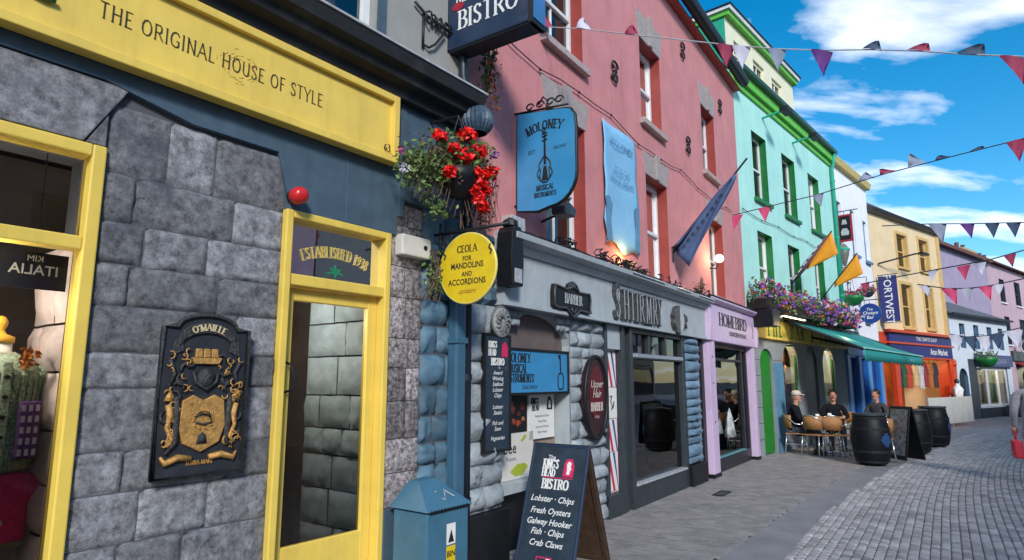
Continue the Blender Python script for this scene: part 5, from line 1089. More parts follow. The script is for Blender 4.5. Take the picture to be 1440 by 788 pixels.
b = thing('bracket_shelf', 'black bracket box under the left end of the long flower trough', 'bracket', on(GR, 0.28, 0.25, 2.72), GR.rot)
MB().prism([(-0.25, 0.0), (0.1, 0.0), (0.25, 0.36), (-0.3, 0.36)], -0.3, 0.22).build('box', b, ('black',), bevel=0.02)
M['flagor'] = mat('orange flag cloth', (0.75, 0.30, 0.01), 0.7, 0.1)
M['flagst'] = mat('dark striped pole cloth', (0.10, 0.05, 0.08), 0.7, 0.6, 30)
def gflag(s, z, label, roll):
    t = thing('pole_flag', label, 'flag', on(GR, s, 0.0, z), GR.prot)
    MB().tube([(0, 0, 0), (1.05, 0, 1.25)], 0.016, 8).build('pole', t, ('black',))
    b = MB(); n = 8
    for i in range(n):
        for jx in range(n):
            def q(u, v): 
                p0 = Vector((0.42 + 0.62 * u, 0, 0.50 + 0.74 * u)); w_ = (1 - v); return p0 + Vector((0.10 * v * u, 0.05 * math.sin(5 * v + 4 * u) * v, -0.56 * v * (0.25 + 0.75 * u)))
            b.face([q(i / n, jx / n), q((i + 1) / n, jx / n), q((i + 1) / n, (jx + 1) / n), q(i / n, (jx + 1) / n)])
    o = b.build('flag_cloth', t, ('flagor',), smooth=True); so = o.modifiers.new('s', 'SOLIDIFY'); so.thickness = 0.008
    if roll:
        MB().tube([(0.1, -0.03, 0.14), (0.35, -0.03, 0.42), (0.95, -0.03, 1.14)], [0.05, 0.07, 0.03], 8).build('rolled_cloth', t, ('flagst',), smooth=True)
        b = MB()
        for i in range(6): x0 = 0.15 + 0.13 * i; b.tube([(x0 - 0.05, -0.09, 1.2 * x0 - 0.03), (x0 + 0.04, -0.095, 1.2 * x0 + 0.06)], 0.012, 6)
        b.build('white_stripe', t, ('wht',))
gflag(3.0, 3.95, 'orange flag with striped rolled cloth on the left slanting pole over the flowers', True)
gflag(5.3, 3.75, 'plain orange flag on the right slanting pole over the flowers', False)
dp = thing('drainpipe', 'green painted drainpipe at the right edge of the aqua house', 'drainpipe', on(GR, 7.38, 0.08, 3.2), GR.rot)
MB().tube([(0, 0, 0), (0, 0, 4.9), (0.0, -0.06, 5.1), (0, -0.1, 5.42)], 0.055, 10).build('pipe', dp, ('teal',), smooth=True)
b = MB()
for z in (0.9, 2.7, 4.5): b.lathe([(0.068, z), (0.068, z + 0.06)], n=12)
b.build('collar', dp, ('teal',))

# ------------------------------------------------------------------ the white house with the blue shopfront
wh = thing('white_house', 'narrow white rendered house with slim blue grey windows above a royal blue shopfront', 'house', WH.P(0), WH.rot)
WW = [(0.35, 0.85, 5.72, 7.25), (1.85, 2.35, 5.72, 7.25), (3.35, 3.85, 5.70, 7.15), (0.8, 1.25, 3.55, 4.7), (2.6, 3.05, 3.55, 4.7)]
mb = MB(); wall(mb, 0, 4.13, 2.95, 8.55, WW, 0.16, 0); mb.build('upper_wall', wh, ('whiter',))
for a, b, c, d in WW: sash(wh, a, b, c, d, 0.08, 0.05, 'blueframe', 1, gl=GLM, sillm='blueframe', sx=0.1)
shell(wh, 0, 4.13, 9, 8.55, 'whiter', slab=2.9, eave=0.0)
e = MB(); e.prism([(0.05, 8.40), (-0.14, 8.42), (-0.20, 8.62), (0.05, 8.72)], -0.02, 4.2, plane='yz'); e.build('eaves_board', wh, (mat('straw coloured eaves', (0.58, 0.46, 0.17), 0.7),), bevel=0.006)
mb = MB(); wall(mb, 0, 4.13, 0, 2.9, [(0.45, 1.15, 0.1, 2.3), (1.6, 2.3, 0.1, 2.3), (2.75, 3.75, 0.6, 2.3)], 0.2, 0, y=0.0); mb.build('shopfront_wall', wh, ('royal',))
b = MB()
for a, c, z in ((0.47, 1.13, 0.1), (1.62, 2.28, 0.1), (2.77, 3.73, 0.6)): b.box(a, c, 0.1, 0.14, z + 0.01, 2.28)
b.build('door_panel', wh, (mat('deep blue door', (0.008, 0.035, 0.20), 0.4),), bevel=0.005)
for x in (0.02, 1.22, 2.36, 3.85): MB().box(x, x + 0.3, -0.05, -0.003, 0, 2.35).build('pilaster', wh, ('sky2',), bevel=0.006)
MB().box(0.02, 4.1, -0.08, -0.003, 2.36, 2.88).build('fascia', wh, ('sky2',), bevel=0.008)
t = thing('pub_sign', 'square pub sign with red frame and dark picture on white house', 'hanging sign', on(WH, 0.3, 0.0, 5.86), WH.prot)
f = MB(); frame(f, -0.02, 0.42, 0.0, 0.86, 0, 0.05, 0.06); f.build('border', t, ('crimson',), bevel=0.005)
MB().box(0.04, 0.36, 0.012, 0.04, 0.06, 0.80).build('panel', t, ('black',))
b = MB(); b.prism([(0.10, 0.2), (0.3, 0.2), (0.32, 0.3), (0.26, 0.42), (0.13, 0.42), (0.08, 0.3)], 0.006, 0.011); b.prism([(0.12, 0.55), (0.28, 0.55), (0.25, 0.7), (0.15, 0.7)], 0.006, 0.011); b.build('painted_emblem', t, ('silver',))
MB().tube([(-0.05, 0.025, 0.98), (0.6, 0.025, 0.98)], 0.015, 8).build('bracket', t, ('iron',)); MB().tube([(0.2, 0.025, 0.98), (0.2, 0.025, 0.86)], 0.008, 6).build('hanger', t, ('iron',))
t = thing('lantern', 'shield shaped grey metal lantern with dark name plate on white house', 'lantern', on(WH, 0.3, 0.12, 5.08), WH.prot)
MB().lathe([(0.02, 0), (0.05, 0.05), (0.14, 0.35), (0.17, 0.52), (0.12, 0.6), (0.08, 0.68), (0.02, 0.72)], n=12).build('shade', t, (mat('weathered bronze glass', (0.16, 0.17, 0.15), 0.35, 0.5, 12),), smooth=True)
MB().lathe([(0.18, 0.5), (0.18, 0.55), (0.11, 0.60)], n=12).build('rim', t, ('teal',))
MB().box(-0.22, 0.28, -0.02, 0.02, -0.14, -0.02).build('name_plate', t, ('dark',), bevel=0.005)
l = MB(); sans(l, 'LOUNGE', 0.03, -0.115, 0.07, -0.021, bold=0.01); l.build('lettering', t, ('wht',))
MB().tube([(-0.15, 0, 0.66), (0, 0, 0.8), (0, 0, 0.7)], 0.012, 6).build('bracket', t, ('iron',))
t = thing('round_sign', 'round royal blue hanging sign with white lettering on white house', 'hanging sign', on(WH, 0.9, 0.55, 3.64), WH.prot)
MB().lathe([(0.30, 0.0), (0.31, 0.01), (0.31, 0.05), (0.30, 0.06)], n=32, axis='y').build('disc', t, (mat('round sign blue', (0.012, 0.05, 0.26), 0.4),))
l = MB(); sans(l, 'The', 0, 0.09, 0.08, -0.001, bold=0.015); sans(l, 'Quays', 0, -0.03, 0.1, -0.001, bold=0.015, shear=0.2, sx=1.2); sans(l, 'Bar', 0, -0.17, 0.1, -0.001, bold=0.015); l.build('lettering', t, ('wht',))
MB().tube([(-0.6, 0.03, 0.42), (0.35, 0.03, 0.42)], 0.014, 8).build('bracket', t, ('iron',)); MB().tube([(0, 0.03, 0.42), (0, 0.03, 0.3)], 0.008, 6).build('hanger', t, ('iron',))
def basket(F, s, out, z, r0, label, top, n=1, bowlm='green', group=None, spread=1.0):
    t = thing('hanging_basket', label, 'hanging basket', on(F, s, out, z), F.rot, group)
    MB().lathe([(0.02, -r0), (r0 * 0.6, -r0 * 0.8), (r0 * 0.95, -r0 * 0.3), (r0, 0.0), (r0 * 0.9, 0.02)], n=16).build('bowl', t, (bowlm,), smooth=True)
    b = MB()
    for i in range(160):
        a = rnd.uniform(0, 6.28); q = r0 * spread * math.sqrt(rnd.random()); b.leaf((q * math.cos(a), q * math.sin(a), rnd.uniform(-0.05, r0 * 0.6)), 0.045)
    b.build('foliage', t, ('leaf',), fixn=False)
    b = MB()
    for i in range(30):
        a = rnd.uniform(0, 6.28); q = r0 * spread * math.sqrt(rnd.random()); c0 = Vector((q * math.cos(a), q * math.sin(a) - 0.04, rnd.uniform(0.0, r0 * 0.85)))
        for k in range(5): b.leaf(c0 + Vector((rnd.uniform(-1, 1), rnd.uniform(-1, 1), rnd.uniform(-1, 1))) * 0.04, 0.04)
    b.build('blossom', t, (top,), fixn=False)
    b = MB(); b.tube([(0, 0.0, r0 * 2.4), (-r0 * .9, 0, 0)], 0.006, 5); b.tube([(0, 0, r0 * 2.4), (r0 * .9, 0, 0)], 0.006, 5); b.tube([(0, 0, r0 * 2.4), (0, out, r0 * 2.4)], 0.012, 6); b.build('chain', t, ('iron',))
    return t
basket(WH, 0.5, 0.22, 4.15, 0.30, 'bright green hanging basket topped with pink flowers left of round blue sign', 'petalm')
basket(WH, 1.7, 0.35, 4.42, 0.20, 'small hanging basket of crimson and pink flowers above round blue sign', 'petalm', bowlm='dark')

# ------------------------------------------------------------------ the cream yellow house with the orange red shopfront
ye = thing('yellow_house', 'cream yellow rendered house with golden window surrounds above an orange red shopfront', 'house', YE.P(0), YE.rot)
YW = [(2.22, 3.12, 5.86, 7.12), (4.30, 5.20, 5.90, 7.18), (2.22, 3.15, 3.56, 5.18), (4.36, 5.16, 3.60, 5.22)]
mb = MB(); wall(mb, 0, 6.45, 3.3, 7.72, YW, 0.18, 0, 1); mb.build('upper_wall', ye, ('ochre', 'ochretrim'))
for a, b, c, d in YW:
    sash(ye, a, b, c, d, 0.10, 0.06, 'ochretrim', 1, gl=GLD, curtain='cream', sillm='ochretrim')
    f = MB(); frame(f, a - 0.13, b + 0.13, c - 0.02, d + 0.14, -0.035, 0.0, 0.125, bot=0); f.build('window_surround', ye, ('ochretrim',), bevel=0.005)
b = MB(); b.box(6.12, 6.45, -0.04, 0.0, 3.35, 7.6); b.build('quoin_strip', ye, ('ochretrim',))
shell(ye, 0, 6.45, 9, 7.72, 'ochre', slab=3.0, eave=0.0)
e = MB(); e.prism([(0.05, 7.60), (-0.18, 7.64), (-0.24, 7.76), (-0.1, 7.86), (0.05, 7.86)], -0.03, 6.5, plane='yz'); e.build('eaves_board', ye, (mat('dark slate eaves', (0.03, 0.03, 0.035), 0.5),))
mb = MB(); wall(mb, 0, 6.45, 0, 3.3, [(0.2, 6.0, 0.55, 2.4)], 0.35, 0, y=0.0); mb.build('shopfront_wall', ye, ('orange',))
b = MB(); b.box(0.5, 6.5, -0.12, -0.003, 2.40, 2.46); b.box(0.5, 6.5, -0.15, -0.003, 2.90, 2.97); b.box(0.45, 6.55, -0.22, -0.003, 3.30, 3.40); b.build('shopfront_moulding', ye, ('orange',), bevel=0.006)
s1 = MB().box(0.6, 6.4, -0.10, -0.004, 2.46, 2.90).build('sign_board', ye, ('navy',))
s2 = MB().box(0.6, 6.4, -0.10, -0.004, 2.97, 3.30).build('upper_sign_board', ye, ('navy',))
for x in s1, s2: x.data.materials[0] = mat('deep blue sign', (0.02, 0.025, 0.16), 0.4)
l = MB(); sans(l, 'Aran Market', 5.0, 2.58, 0.24, -0.101, bold=0.02, sx=1.0); l.build('lettering', s1, ('wht',))
l = MB(); sans(l, 'THE CRAFTS SHOP', 3.9, 3.08, 0.14, -0.101, bold=0.01, sx=1.2); l.build('lettering', s2, ('wht',))
for x in (0.72, 6.12):
    b = MB(); b.prism([(x - 0.02, 2.40), (x + 0.42, 2.40), (x + 0.36, 1.7), (x + 0.30, 0.0), (x + 0.05, 0.0), (x + 0.02, 1.7)] , -0.16, -0.003)
    b.ball((x + 0.2, -0.17, 2.25), 0.12, sq=(1, .5, .8)); b.build('carved_post', ye, ('orange',), bevel=0.01)
r_ = MB(); r_.box(0.1, 6.3, 1.8, 1.84, 0, 3.0); r_.build('shop_interior', ye, (mat('orange lit interior', (0.30, 0.09, 0.03), 0.8, 0.6, 2),))
lamp('lamp_light', on(YE, 4.4, -0.8, 2.3), 30, (1, 0.6, 0.25)); lamp('lamp_light', on(YE, 2.0, -0.8, 2.3), 12, (1, 0.6, 0.25))
gc = [(0.02, 0.03, 0.12), (0.03, 0.10, 0.03), (0.45, 0.05, 0.03), (0.6, 0.4, 0.2), (0.5, 0.5, 0.5), (0.25, 0.03, 0.03), (0.4, 0.12, 0.03), (0.03, 0.03, 0.04)]
gl_ = ['navy', 'dark green', 'red', 'tan', 'pale grey', 'maroon', 'rust', 'black']
for i, s in enumerate((1.7, 2.15, 2.6, 3.2, 3.7, 4.1, 4.6, 5.1)):
    t = thing('hanging_garment', gl_[i] + ' garment hanging in the front of the orange red shop', 'garment', on(YE, s, -0.15, 1.25), YE.rot)
    b = MB(); h_ = rnd.uniform(0.9, 1.05); b.prism([(-0.16, 1.05 - h_), (0.16, 1.05 - h_), (0.14, 0.6), (0.26, 0.55), (0.24, 0.75), (0.12, 1.0), (0.04, 1.03), (-0.04, 1.03), (-0.12, 1.0), (-0.24, 0.75), (-0.26, 0.55), (-0.14, 0.6)], -0.05, 0.05); b.build('cloth', t, (mat(gl_[i] + ' garment cloth', gc[i], 0.9, 0.4, 12, 0.2),), bevel=0.02)
    MB().tube([(-0.12, 0, 1.0), (0, 0, 1.06), (0.0, 0, 1.14)], 0.008, 6).build('hanger', t, ('iron',))
t = thing('white_figure', 'white draped clothes dummy standing at right end of the orange red shop', 'mannequin', on(YE, 5.75, 0.35, 0.0), YE.rot)
b = MB(); b.lathe([(0.12, 0.5), (0.17, 0.62), (0.15, 0.95), (0.20, 1.25), (0.12, 1.36), (0.05, 1.42), (0.05, 1.48)], n=16); b.tube([(-0.17, 0, 1.27), (-0.28, -0.02, 1.1), (-0.28, -0.04, 0.85)], [0.06, 0.06, 0.045], 8); b.tube([(0.17, 0, 1.27), (0.27, -0.02, 1.12), (0.25, -0.04, 0.9)], [0.06, 0.06, 0.045], 8); b.build('draped_top', t, ('wht',), smooth=True)
MB().lathe([(0.16, 0), (0.16, 0.03), (0.025, 0.05), (0.025, 0.6)], n=12).build('stand', t, ('black',)); MB().ball((0, 0, 1.56), 0.09, sq=(0.85, 1, 1.2)).build('head', t, ('dark',), smooth=True)
t = thing('vertical_banner', 'navy vertical banner with large white letters on the corner of the cream yellow house', 'banner', on(YE, 0.15, 0.06, 3.62), YE.prot)
MB().box(0.02, 0.62, 0, 0.04, 0, 1.62).build('panel', t, (mat('deep blue sign', (0.02, 0.025, 0.16), 0.4),), bevel=0.005)
l = MB(); T = Matrix.Translation((0.20, 0, 0.78)) @ Matrix.Rotation(R(90), 4, 'Y'); sans(l, 'PORTWEST', 0, -0.0, 0.26, -0.001, bold=0.01, sx=0.95, T=T); l.build('lettering', t, ('wht',))
b = MB(); b.tube([(0, 0.02, 1.66), (0.66, 0.02, 1.66)], 0.014, 8); b.tube([(0, 0.02, -0.03), (0.66, 0.02, -0.03)], 0.014, 8); b.build('rail', t, ('iron',))
t = thing('street_light', 'long curved dark lighting arm reaching from the edge of cream yellow house', 'street light', on(YE, 0.4, 0.0, 5.75), YE.rot)
b = MB(); b.tube([(0, -0.05, 0), (0.6, -0.5, 0.2), (1.3, -0.8, 0.4), (1.9, -0.9, 0.45)], 0.03, 8); b.build('arm', t, ('iron',), smooth=True); MB().box(1.5, 2.1, -0.98, -0.82, 0.40, 0.48).build('head', t, ('black',), bevel=0.01)

# ------------------------------------------------------------------ the low house, the lavender house and the dusty pink house behind it
lo = thing('low_house', 'low pale blue white house with slate hipped roof and small shopfront', 'house', LO.P(0.15), LO.rot)
LW = [(1.0, 1.55, 2.95, 4.0), (2.5, 3.05, 2.95, 4.0), (4.0, 4.55, 2.98, 3.98), (5.35, 5.9, 2.98, 3.98)]
LOO = [(0.45, 1.35, 0.0, 2.1, 0.45), (2.35, 5.9, 0.45, 2.15)]
mb = MB(); wall(mb, 0, 6.5, 0, 4.4, LW + LOO, 0.2, 0, 1, y=0.0); mb.build('front_wall', lo, ('lowwall', 'blueframe'))
for a, b, c, d in LW: sash(lo, a, b, c, d, 0.1, 0.05, 'blueframe', 1, gl=GLM)
b = MB(); b.face([(0, 0.01, 0), (0, 5, 0), (0, 5, 4.4), (0, 0.01, 4.4)]); b.face([(6.5, 0.01, 0), (6.5, 5, 0), (6.5, 5, 4.4), (6.5, 0.01, 4.4)]); b.face([(0, 5, 0), (6.5, 5, 0), (6.5, 5, 4.4), (0, 5, 4.4)]); b.build('outer_wall', lo, ('lowwall',))
b = MB(); A, B_, C_, D_ = (-0.1, -0.2, 4.36), (6.6, -0.2, 4.36), (6.6, 5.1, 4.36), (-0.1, 5.1, 4.36); E_, F_ = (-0.1, 2.4, 5.75), (3.6, 2.4, 5.75)
b.face([A, B_, F_, E_]); b.face([B_, C_, F_]); b.face([C_, D_, E_, F_]); b.face([A, E_, D_]); b.face([A, D_, C_, B_]); b.build('hipped_roof', lo, (mat('blue grey slates', (0.10, 0.105, 0.125), 0.7, 0.3, 9, 0.4, 20),))
MB().box(-0.1, 6.6, -0.27, -0.19, 4.30, 4.38).build('gutter', lo, ('black',))
MB().box(0.1, 1.7, -0.04, -0.003, 0.0, 2.3).build('dark_surround', lo, (mat('grey arch stone', (0.12, 0.12, 0.14), 0.7, 0.3),)) if False else None
f = MB(); f.box(2.2, 6.3, -0.14, -0.003, 2.2, 2.72); fs = f.build('fascia', lo, (mat('slate blue fascia', (0.07, 0.09, 0.20), 0.5),), bevel=0.01)
l = MB(); sans(l, 'CLADDAGH', 4.6, 2.34, 0.22, -0.141, bold=0.01, sx=1.1); l.build('lettering', fs, (mat('pale grey lettering', (0.3, 0.32, 0.42), 0.6),))
d = MB(); frame(d, 2.36, 5.89, 0.46, 2.14, 0.05, 0.1, 0.1); d.box(3.45, 3.62, 0.04, 0.1, 0.5, 2.1); d.box(4.75, 4.85, 0.04, 0.1, 0.5, 2.1); sf = d.build('shop_window_frame', lo, ('white',))
g = MB(); g.face([(2.4, 0.08, 0.5), (5.85, 0.08, 0.5), (5.85, 0.08, 2.1), (2.4, 0.08, 2.1)]); g.build('pane', sf, (GL,))
MB().box(0.5, 1.3, 0.12, 0.16, 0, 2.05).build('arched_door', lo, ('dark',)); MB().box(1.5, 2.3, -0.02, -0.003, 0, 2.5).build('dark_pier', lo, (mat('slate grey pier', (0.05, 0.06, 0.075), 0.6),))
MB().box(2.3, 6.3, -0.05, -0.003, 0, 0.42).build('stall_riser', lo, ('dark',))
MB().box(0.2, 6.3, 1.4, 1.44, 0, 2.8).build('shop_interior', lo, (mat('cream lit interior', (0.5, 0.42, 0.3), 0.8, 0.4, 2),)); lamp('lamp_light', on(LO, 4.5, -0.7, 2.0), 30, (1, 0.8, 0.55))
basket(LO, 2.5, 0.4, 2.55, 0.42, 'big dark green hanging basket in front of the low house shop sign', 'leaf', bowlm='green')
t = thing('planter', 'dark square planter with a small bush beside the low house shop window', 'planter', on(LO, 5.3, 0.5, 0), LO.rot)
MB().box(-0.75, 0.75, -0.25, 0.25, 0, 0.5).build('tub', t, ('dark',), bevel=0.02)
b = MB()
for i in range(260): b.leaf((rnd.uniform(-0.5, 0.6), rnd.uniform(-0.2, 0.2), 0.5 + 0.55 * rnd.random() * (1 - abs(rnd.uniform(-0.5, 0.5)))), 0.07)
b.build('bush', t, ('leaf',), fixn=False)
for i in range(3):
    c = [(0.5, 0.42, 0.34), (0.3, 0.3, 0.28), (0.05, 0.12, 0.08)][i]; nm = ['cream', 'pale grey', 'bottle green'][i]
    t = thing('hanging_garment', nm + ' long garment hanging in the low house shop window', 'garment', on(LO, 3.0 + 1.1 * i, -0.35, 0.6), LO.rot)
    MB().prism([(-0.22, 0), (0.22, 0), (0.13, 0.8), (0.2, 1.25), (-0.2, 1.25), (-0.13, 0.8)], -0.06, 0.06).build('cloth', t, (mat(nm + ' long cloth', c, 0.9, 0.4, 10),), bevel=0.03)
    MB().tube([(0, 0, 1.25), (0, 0, 1.45)], 0.008, 6).build('hanger', t, ('iron',))

lv = thing('lavender_house', 'tall lavender rendered house rising behind the low slate roofed house', 'house', LV.P(0), LV.rot)
MB().prism([(-3, 0), (7.3, 0), (7.3, 8.1), (-3, 8.1)], 0.0, 7.0).build('walls', lv, ('lavender',))
MB().prism([(-0.3, 7.98), (3.5, 9.0), (7.3, 7.98), (7.3, 8.12), (3.5, 9.16), (-0.3, 8.14)], -3.1, 7.32, plane='yz').build('roof', lv, ('redroof',))
def chimney(parent, s, y, z0, z1, w_):
    b = MB(); b.box(s - w_, s + w_, y - 0.45, y + 0.45, z0, z1 - 0.15); b.box(s - w_ - 0.08, s + w_ + 0.08, y - 0.53, y + 0.53, z1 - 0.15, z1); c = b.build('chimney', parent, ('brickch',), bevel=0.02)
    for k in (-0.5, 0.5): MB().lathe([(0.13, z1), (0.11, z1 + 0.4), (0.14, z1 + 0.42)], c=(s + k * w_, y, 0), n=10).build('chimney_pot', c, ('redroof',))
chimney(lv, 5.0, 2.0, 8.3, 9.55, 0.9)
ro = thing('dusty_pink_house', 'dusty pink rendered house with dark sash windows at the right end of the row', 'house', LV.P(7.32), LV.rot)
RW = [(2.0, 3.0, 6.0, 7.35), (5.0, 6.2, 6.0, 7.45), (2.2, 3.2, 3.6, 5.2), (5.2, 6.4, 3.6, 5.2), (8.5, 9.6, 6.0, 7.4), (8.5, 9.6, 3.6, 5.2)]
mb = MB(); wall(mb, 0, 16, 0, 8.1, RW + [(3.4, 7.5, 0.0, 2.6), (9, 15, 0.4, 2.6)], 0.2, 0, 1, y=0.0); mb.build('front_wall', ro, ('rose', 'dark'))
for a, b, c, d in RW: sash(ro, a, b, c, d, 0.1, 0.08, 'dark', 2, gl=GLD, sillm='white')
shell(ro, 0, 16, 7, 8.1, 'rose', 'redroof', 15, 0.3, slab=3.0)
for x0, x1, z0 in ((3.4, 7.5, 0.02), (9, 15, 0.42)):
    g = MB(); g.box(x0, x1, 0.15, 0.17, z0, 2.58); g.build('shop_window', ro, (mat('dark shop glass', (0.02, 0.02, 0.025), 0.1),))
MB().box(2.6, 15.5, -0.12, -0.003, 2.7, 3.25).build('fascia', ro, ('dark',), bevel=0.01)
b = MB(); b.prism([(-0.02, 2.65), (-1.2, 2.15), (-1.2, 2.05), (-0.02, 2.55)], 3.2, 8.0, plane='yz'); b.build('red_awning', ro, (mat('brick red canvas', (0.30, 0.03, 0.03), 0.7),))
chimney(ro, 3.2, 2.0, 8.3, 9.45, 1.1)
chimney(ro, 9.0, 2.4, 8.4, 9.6, 1.0)
t = thing('round_bracket_sign', 'round dark sign with pale rim projecting from dusty pink house', 'hanging sign', on(LV, 10.4, 0.9, 3.45), LV.prot)
MB().lathe([(0.5, 0), (0.52, 0.02), (0.52, 0.08), (0.5, 0.1)], n=28, axis='y').build('disc', t, ('dark',)); b = MB(); b.tube([(0.5 * math.cos(a), -0.01, 0.5 * math.sin(a)) for a in [i * math.pi / 12 for i in range(24)]], 0.035, 6, close=True); b.build('rim', t, ('silver',), smooth=True)
MB().tube([(-0.95, 0.05, 0.6), (0.4, 0.05, 0.6)], 0.03, 6).build('bracket', t, ('iron',))

# ------------------------------------------------------------------ signs and posters on the music shop
t = thing('shop_sign', 'blue painted music shop sign with black lettering inside the arched alcove', 'sign', on(PK, 1.185, -0.02, 1.47), PK.rot)
MB().box(-0.61, 0.62, 0.0, 0.03, 0.0, 0.43).build('panel', t, ('moloney',)); f = MB(); frame(f, -0.625, 0.635, -0.012, 0.442, -0.015, 0.028, 0.025); f.build('border', t, ('black',), bevel=0.004)
l = MB(); serif(l, 'MOLONEY', -0.55, 0.305, 0.085, -0.001, wt=1.6, cond=0.9); serif(l, 'MUSICAL', -0.53, 0.205, 0.08, -0.001, wt=1.6, cond=0.85); serif(l, 'INSTRUMENTS', -0.57, 0.115, 0.075, -0.001, wt=1.6, cond=0.85); sans(l, 'GALWAY', -0.15, 0.045, 0.04, -0.001, sx=1.2); l.build('lettering', t, ('ink',))
v = MB(); v.tube([(0.44, -0.003, 0.36), (0.42, -0.003, 0.39), (0.45, -0.003, 0.40), (0.455, -0.003, 0.34), (0.46, -0.003, 0.2)], 0.009, 6)
v.tube([(0.46 + 0.075 * math.cos(a) * (1 - 0.25 * math.cos(2 * a)), -0.003, 0.12 + 0.085 * math.sin(a)) for a in [i * math.pi / 10 for i in range(20)]], 0.007, 5, close=True); v.build('violin_drawing', t, ('ink',))
t = thing('food_poster', 'dark poster with orange and red food photograph under the blue alcove sign', 'poster', on(PK, 0.95, -0.17, 1.09), PK.rot)
MB().box(-0.23, 0.25, -0.006, 0.02, 0, 0.35).build('sheet', t, ('black',))
for i in range(16):
    b = MB(); r0 = rnd.uniform(0.02, 0.05); x, z = rnd.uniform(-0.17, 0.19), rnd.uniform(0.05, 0.3); b.prism([(x + r0 * rnd.uniform(.6, 1.2) * math.cos(k * 0.9), z + r0 * rnd.uniform(.5, 1) * math.sin(k * 0.9)) for k in range(7)], -0.0075 - 0.0003 * i, -0.0062); b.build('printed_patch', t, (mat('food print %d' % (i % 3), [(0.28, 0.05, 0.02), (0.35, 0.14, 0.04), (0.12, 0.02, 0.015)][i % 3], 0.5, 0.5, 25),))
l = MB(); sans(l, 'fresh', -0.1, 0.05, 0.03, -0.013, shear=0.3); l.build('lettering', t, ('wht',))
t = thing('bistro_poster', 'white King\'s Head poster with black head drawing under the blue alcove sign', 'poster', on(PK, 1.5, -0.17, 1.02), PK.rot)
MB().box(-0.25, 0.25, -0.006, 0.02, -0.02, 0.43).build('sheet', t, ('wht',))
l = MB(); serif(l, "KING'S", -0.22, 0.34, 0.055, -0.006, wt=2, cond=0.7); serif(l, 'HEAD', -0.2, 0.27, 0.055, -0.006, wt=2, cond=0.8)
for i, s_ in enumerate(('Restaurant & Bistro', 'Open Daily', 'Lunch and Dinner', 'Bistro Menu')): sans(l, s_, 0.0, 0.20 - 0.055 * i - 0.0, 0.026, -0.006)
l.prism([(0.09, 0.27), (0.21, 0.27), (0.20, 0.36), (0.17, 0.41), (0.13, 0.41), (0.10, 0.36)], -0.008, -0.0062); l.build('print', t, ('ink',))
MB().prism([(0.13, 0.29), (0.17, 0.29), (0.175, 0.35), (0.15, 0.375), (0.125, 0.35)], -0.009, -0.0082).build('drawn_face', t, ('wht',))
t = thing('bee_poster', 'white poster lettered bee with a lime green leaf low in the alcove', 'poster', on(PK, 0.92, -0.17, 0.645), PK.rot)
MB().box(-0.36, 0.40, -0.006, 0.02, 0, 0.44).build('sheet', t, ('cream',))
l = MB(); sans(l, 'bee', -0.02, 0.25, 0.11, -0.006, bold=0.01); l.build('lettering', t, ('ink',)); l = MB(); sans(l, 'Pizzeria', 0.0, 0.18, 0.04, -0.006); l.build('small_lettering', t, (mat('violet ink', (0.10, 0.05, 0.25), 0.6),))
b = MB(); b.prism([(-0.02, 0.08), (0.1, 0.14), (0.24, 0.14), (0.3, 0.10), (0.18, 0.03), (0.06, 0.03)], -0.009, -0.0062); b.prism([(0.16, 0.36), (0.24, 0.42), (0.27, 0.40), (0.2, 0.35)], -0.009, -0.0062); b.build('printed_leaf', t, (mat('lime print', (0.35, 0.42, 0.03), 0.6),))
t = thing('menu_board', 'tall dark framed King\'s Head Bistro menu board on the grey rubble pier', 'menu board', on(PK, 0.355, 0.055, 0.99), PK.rot)
MB().box(-0.19, 0.19, -0.02, 0.01, 0, 1.01).build('board', t, ('chalk',)); f = MB(); frame(f, -0.205, 0.205, -0.015, 1.025, -0.03, 0.012, 0.022); f.build('border', t, ('black',), bevel=0.004)
l = MB(); serif(l, "KING'S", -0.14, 0.90, 0.055, -0.02, wt=2, cond=0.6); serif(l, 'HEAD', -0.14, 0.83, 0.055, -0.02, wt=2, cond=0.65); serif(l, 'BISTRO', 0.0, 0.745, 0.06, -0.02, wt=1.9, align='c', cond=0.85)
for s_, z in (('Award', 0.66), ('Winning', 0.61), ('Seafood', 0.56), ('Lobster', 0.51), ('Chips', 0.46), ('Lobster', 0.36), ('Steaks', 0.31), ('Fish and', 0.22), ('Stew', 0.17), ('Vegetarian', 0.09)): sans(l, s_, 0, z, 0.036, -0.02, shear=0.3, bold=0.01)
l.build('lettering', t, ('wht',)); MB().prism([(0.06, 0.82), (0.15, 0.82), (0.16, 0.90), (0.12, 0.96), (0.07, 0.93)], -0.023, -0.0202).build('emblem', t, (mat('pink red print', (0.6, 0.02, 0.10), 0.5),))
t = thing('relief_roundel', 'round pale carved relief disc above the tall menu board', 'roundel', on(PK, 0.40, 0.06, 2.13), PK.rot)
MB().lathe([(0.135, 0), (0.135, -0.02), (0.12, -0.035), (0.02, -0.04)], n=28, axis='y').build('disc', t, (mat('mottled pale plaster', (0.36, 0.37, 0.37), 0.8, 0.5, 30, 0.7, 60),), smooth=True)
b = MB(); b.tube([(0.137 * math.cos(a), -0.02, 0.137 * math.sin(a)) for a in [i * math.pi / 14 for i in range(28)]], 0.012, 6, close=True)
for i in range(12): a = i * math.pi / 6; b.tube([(0.03 * math.cos(a), -0.042, 0.03 * math.sin(a)), (0.075 * math.cos(a + .3), -0.045, 0.075 * math.sin(a + .3)), (0.11 * math.cos(a), -0.04, 0.11 * math.sin(a))], 0.009, 5)
b.build('relief', t, (mat('grey relief', (0.16, 0.17, 0.18), 0.7),), smooth=True)
t = thing('speaker_horn', 'black metal lantern box on the left end of grey fascia', 'lantern', on(PK, 0.43, 0.16, 2.45), PK.rot)
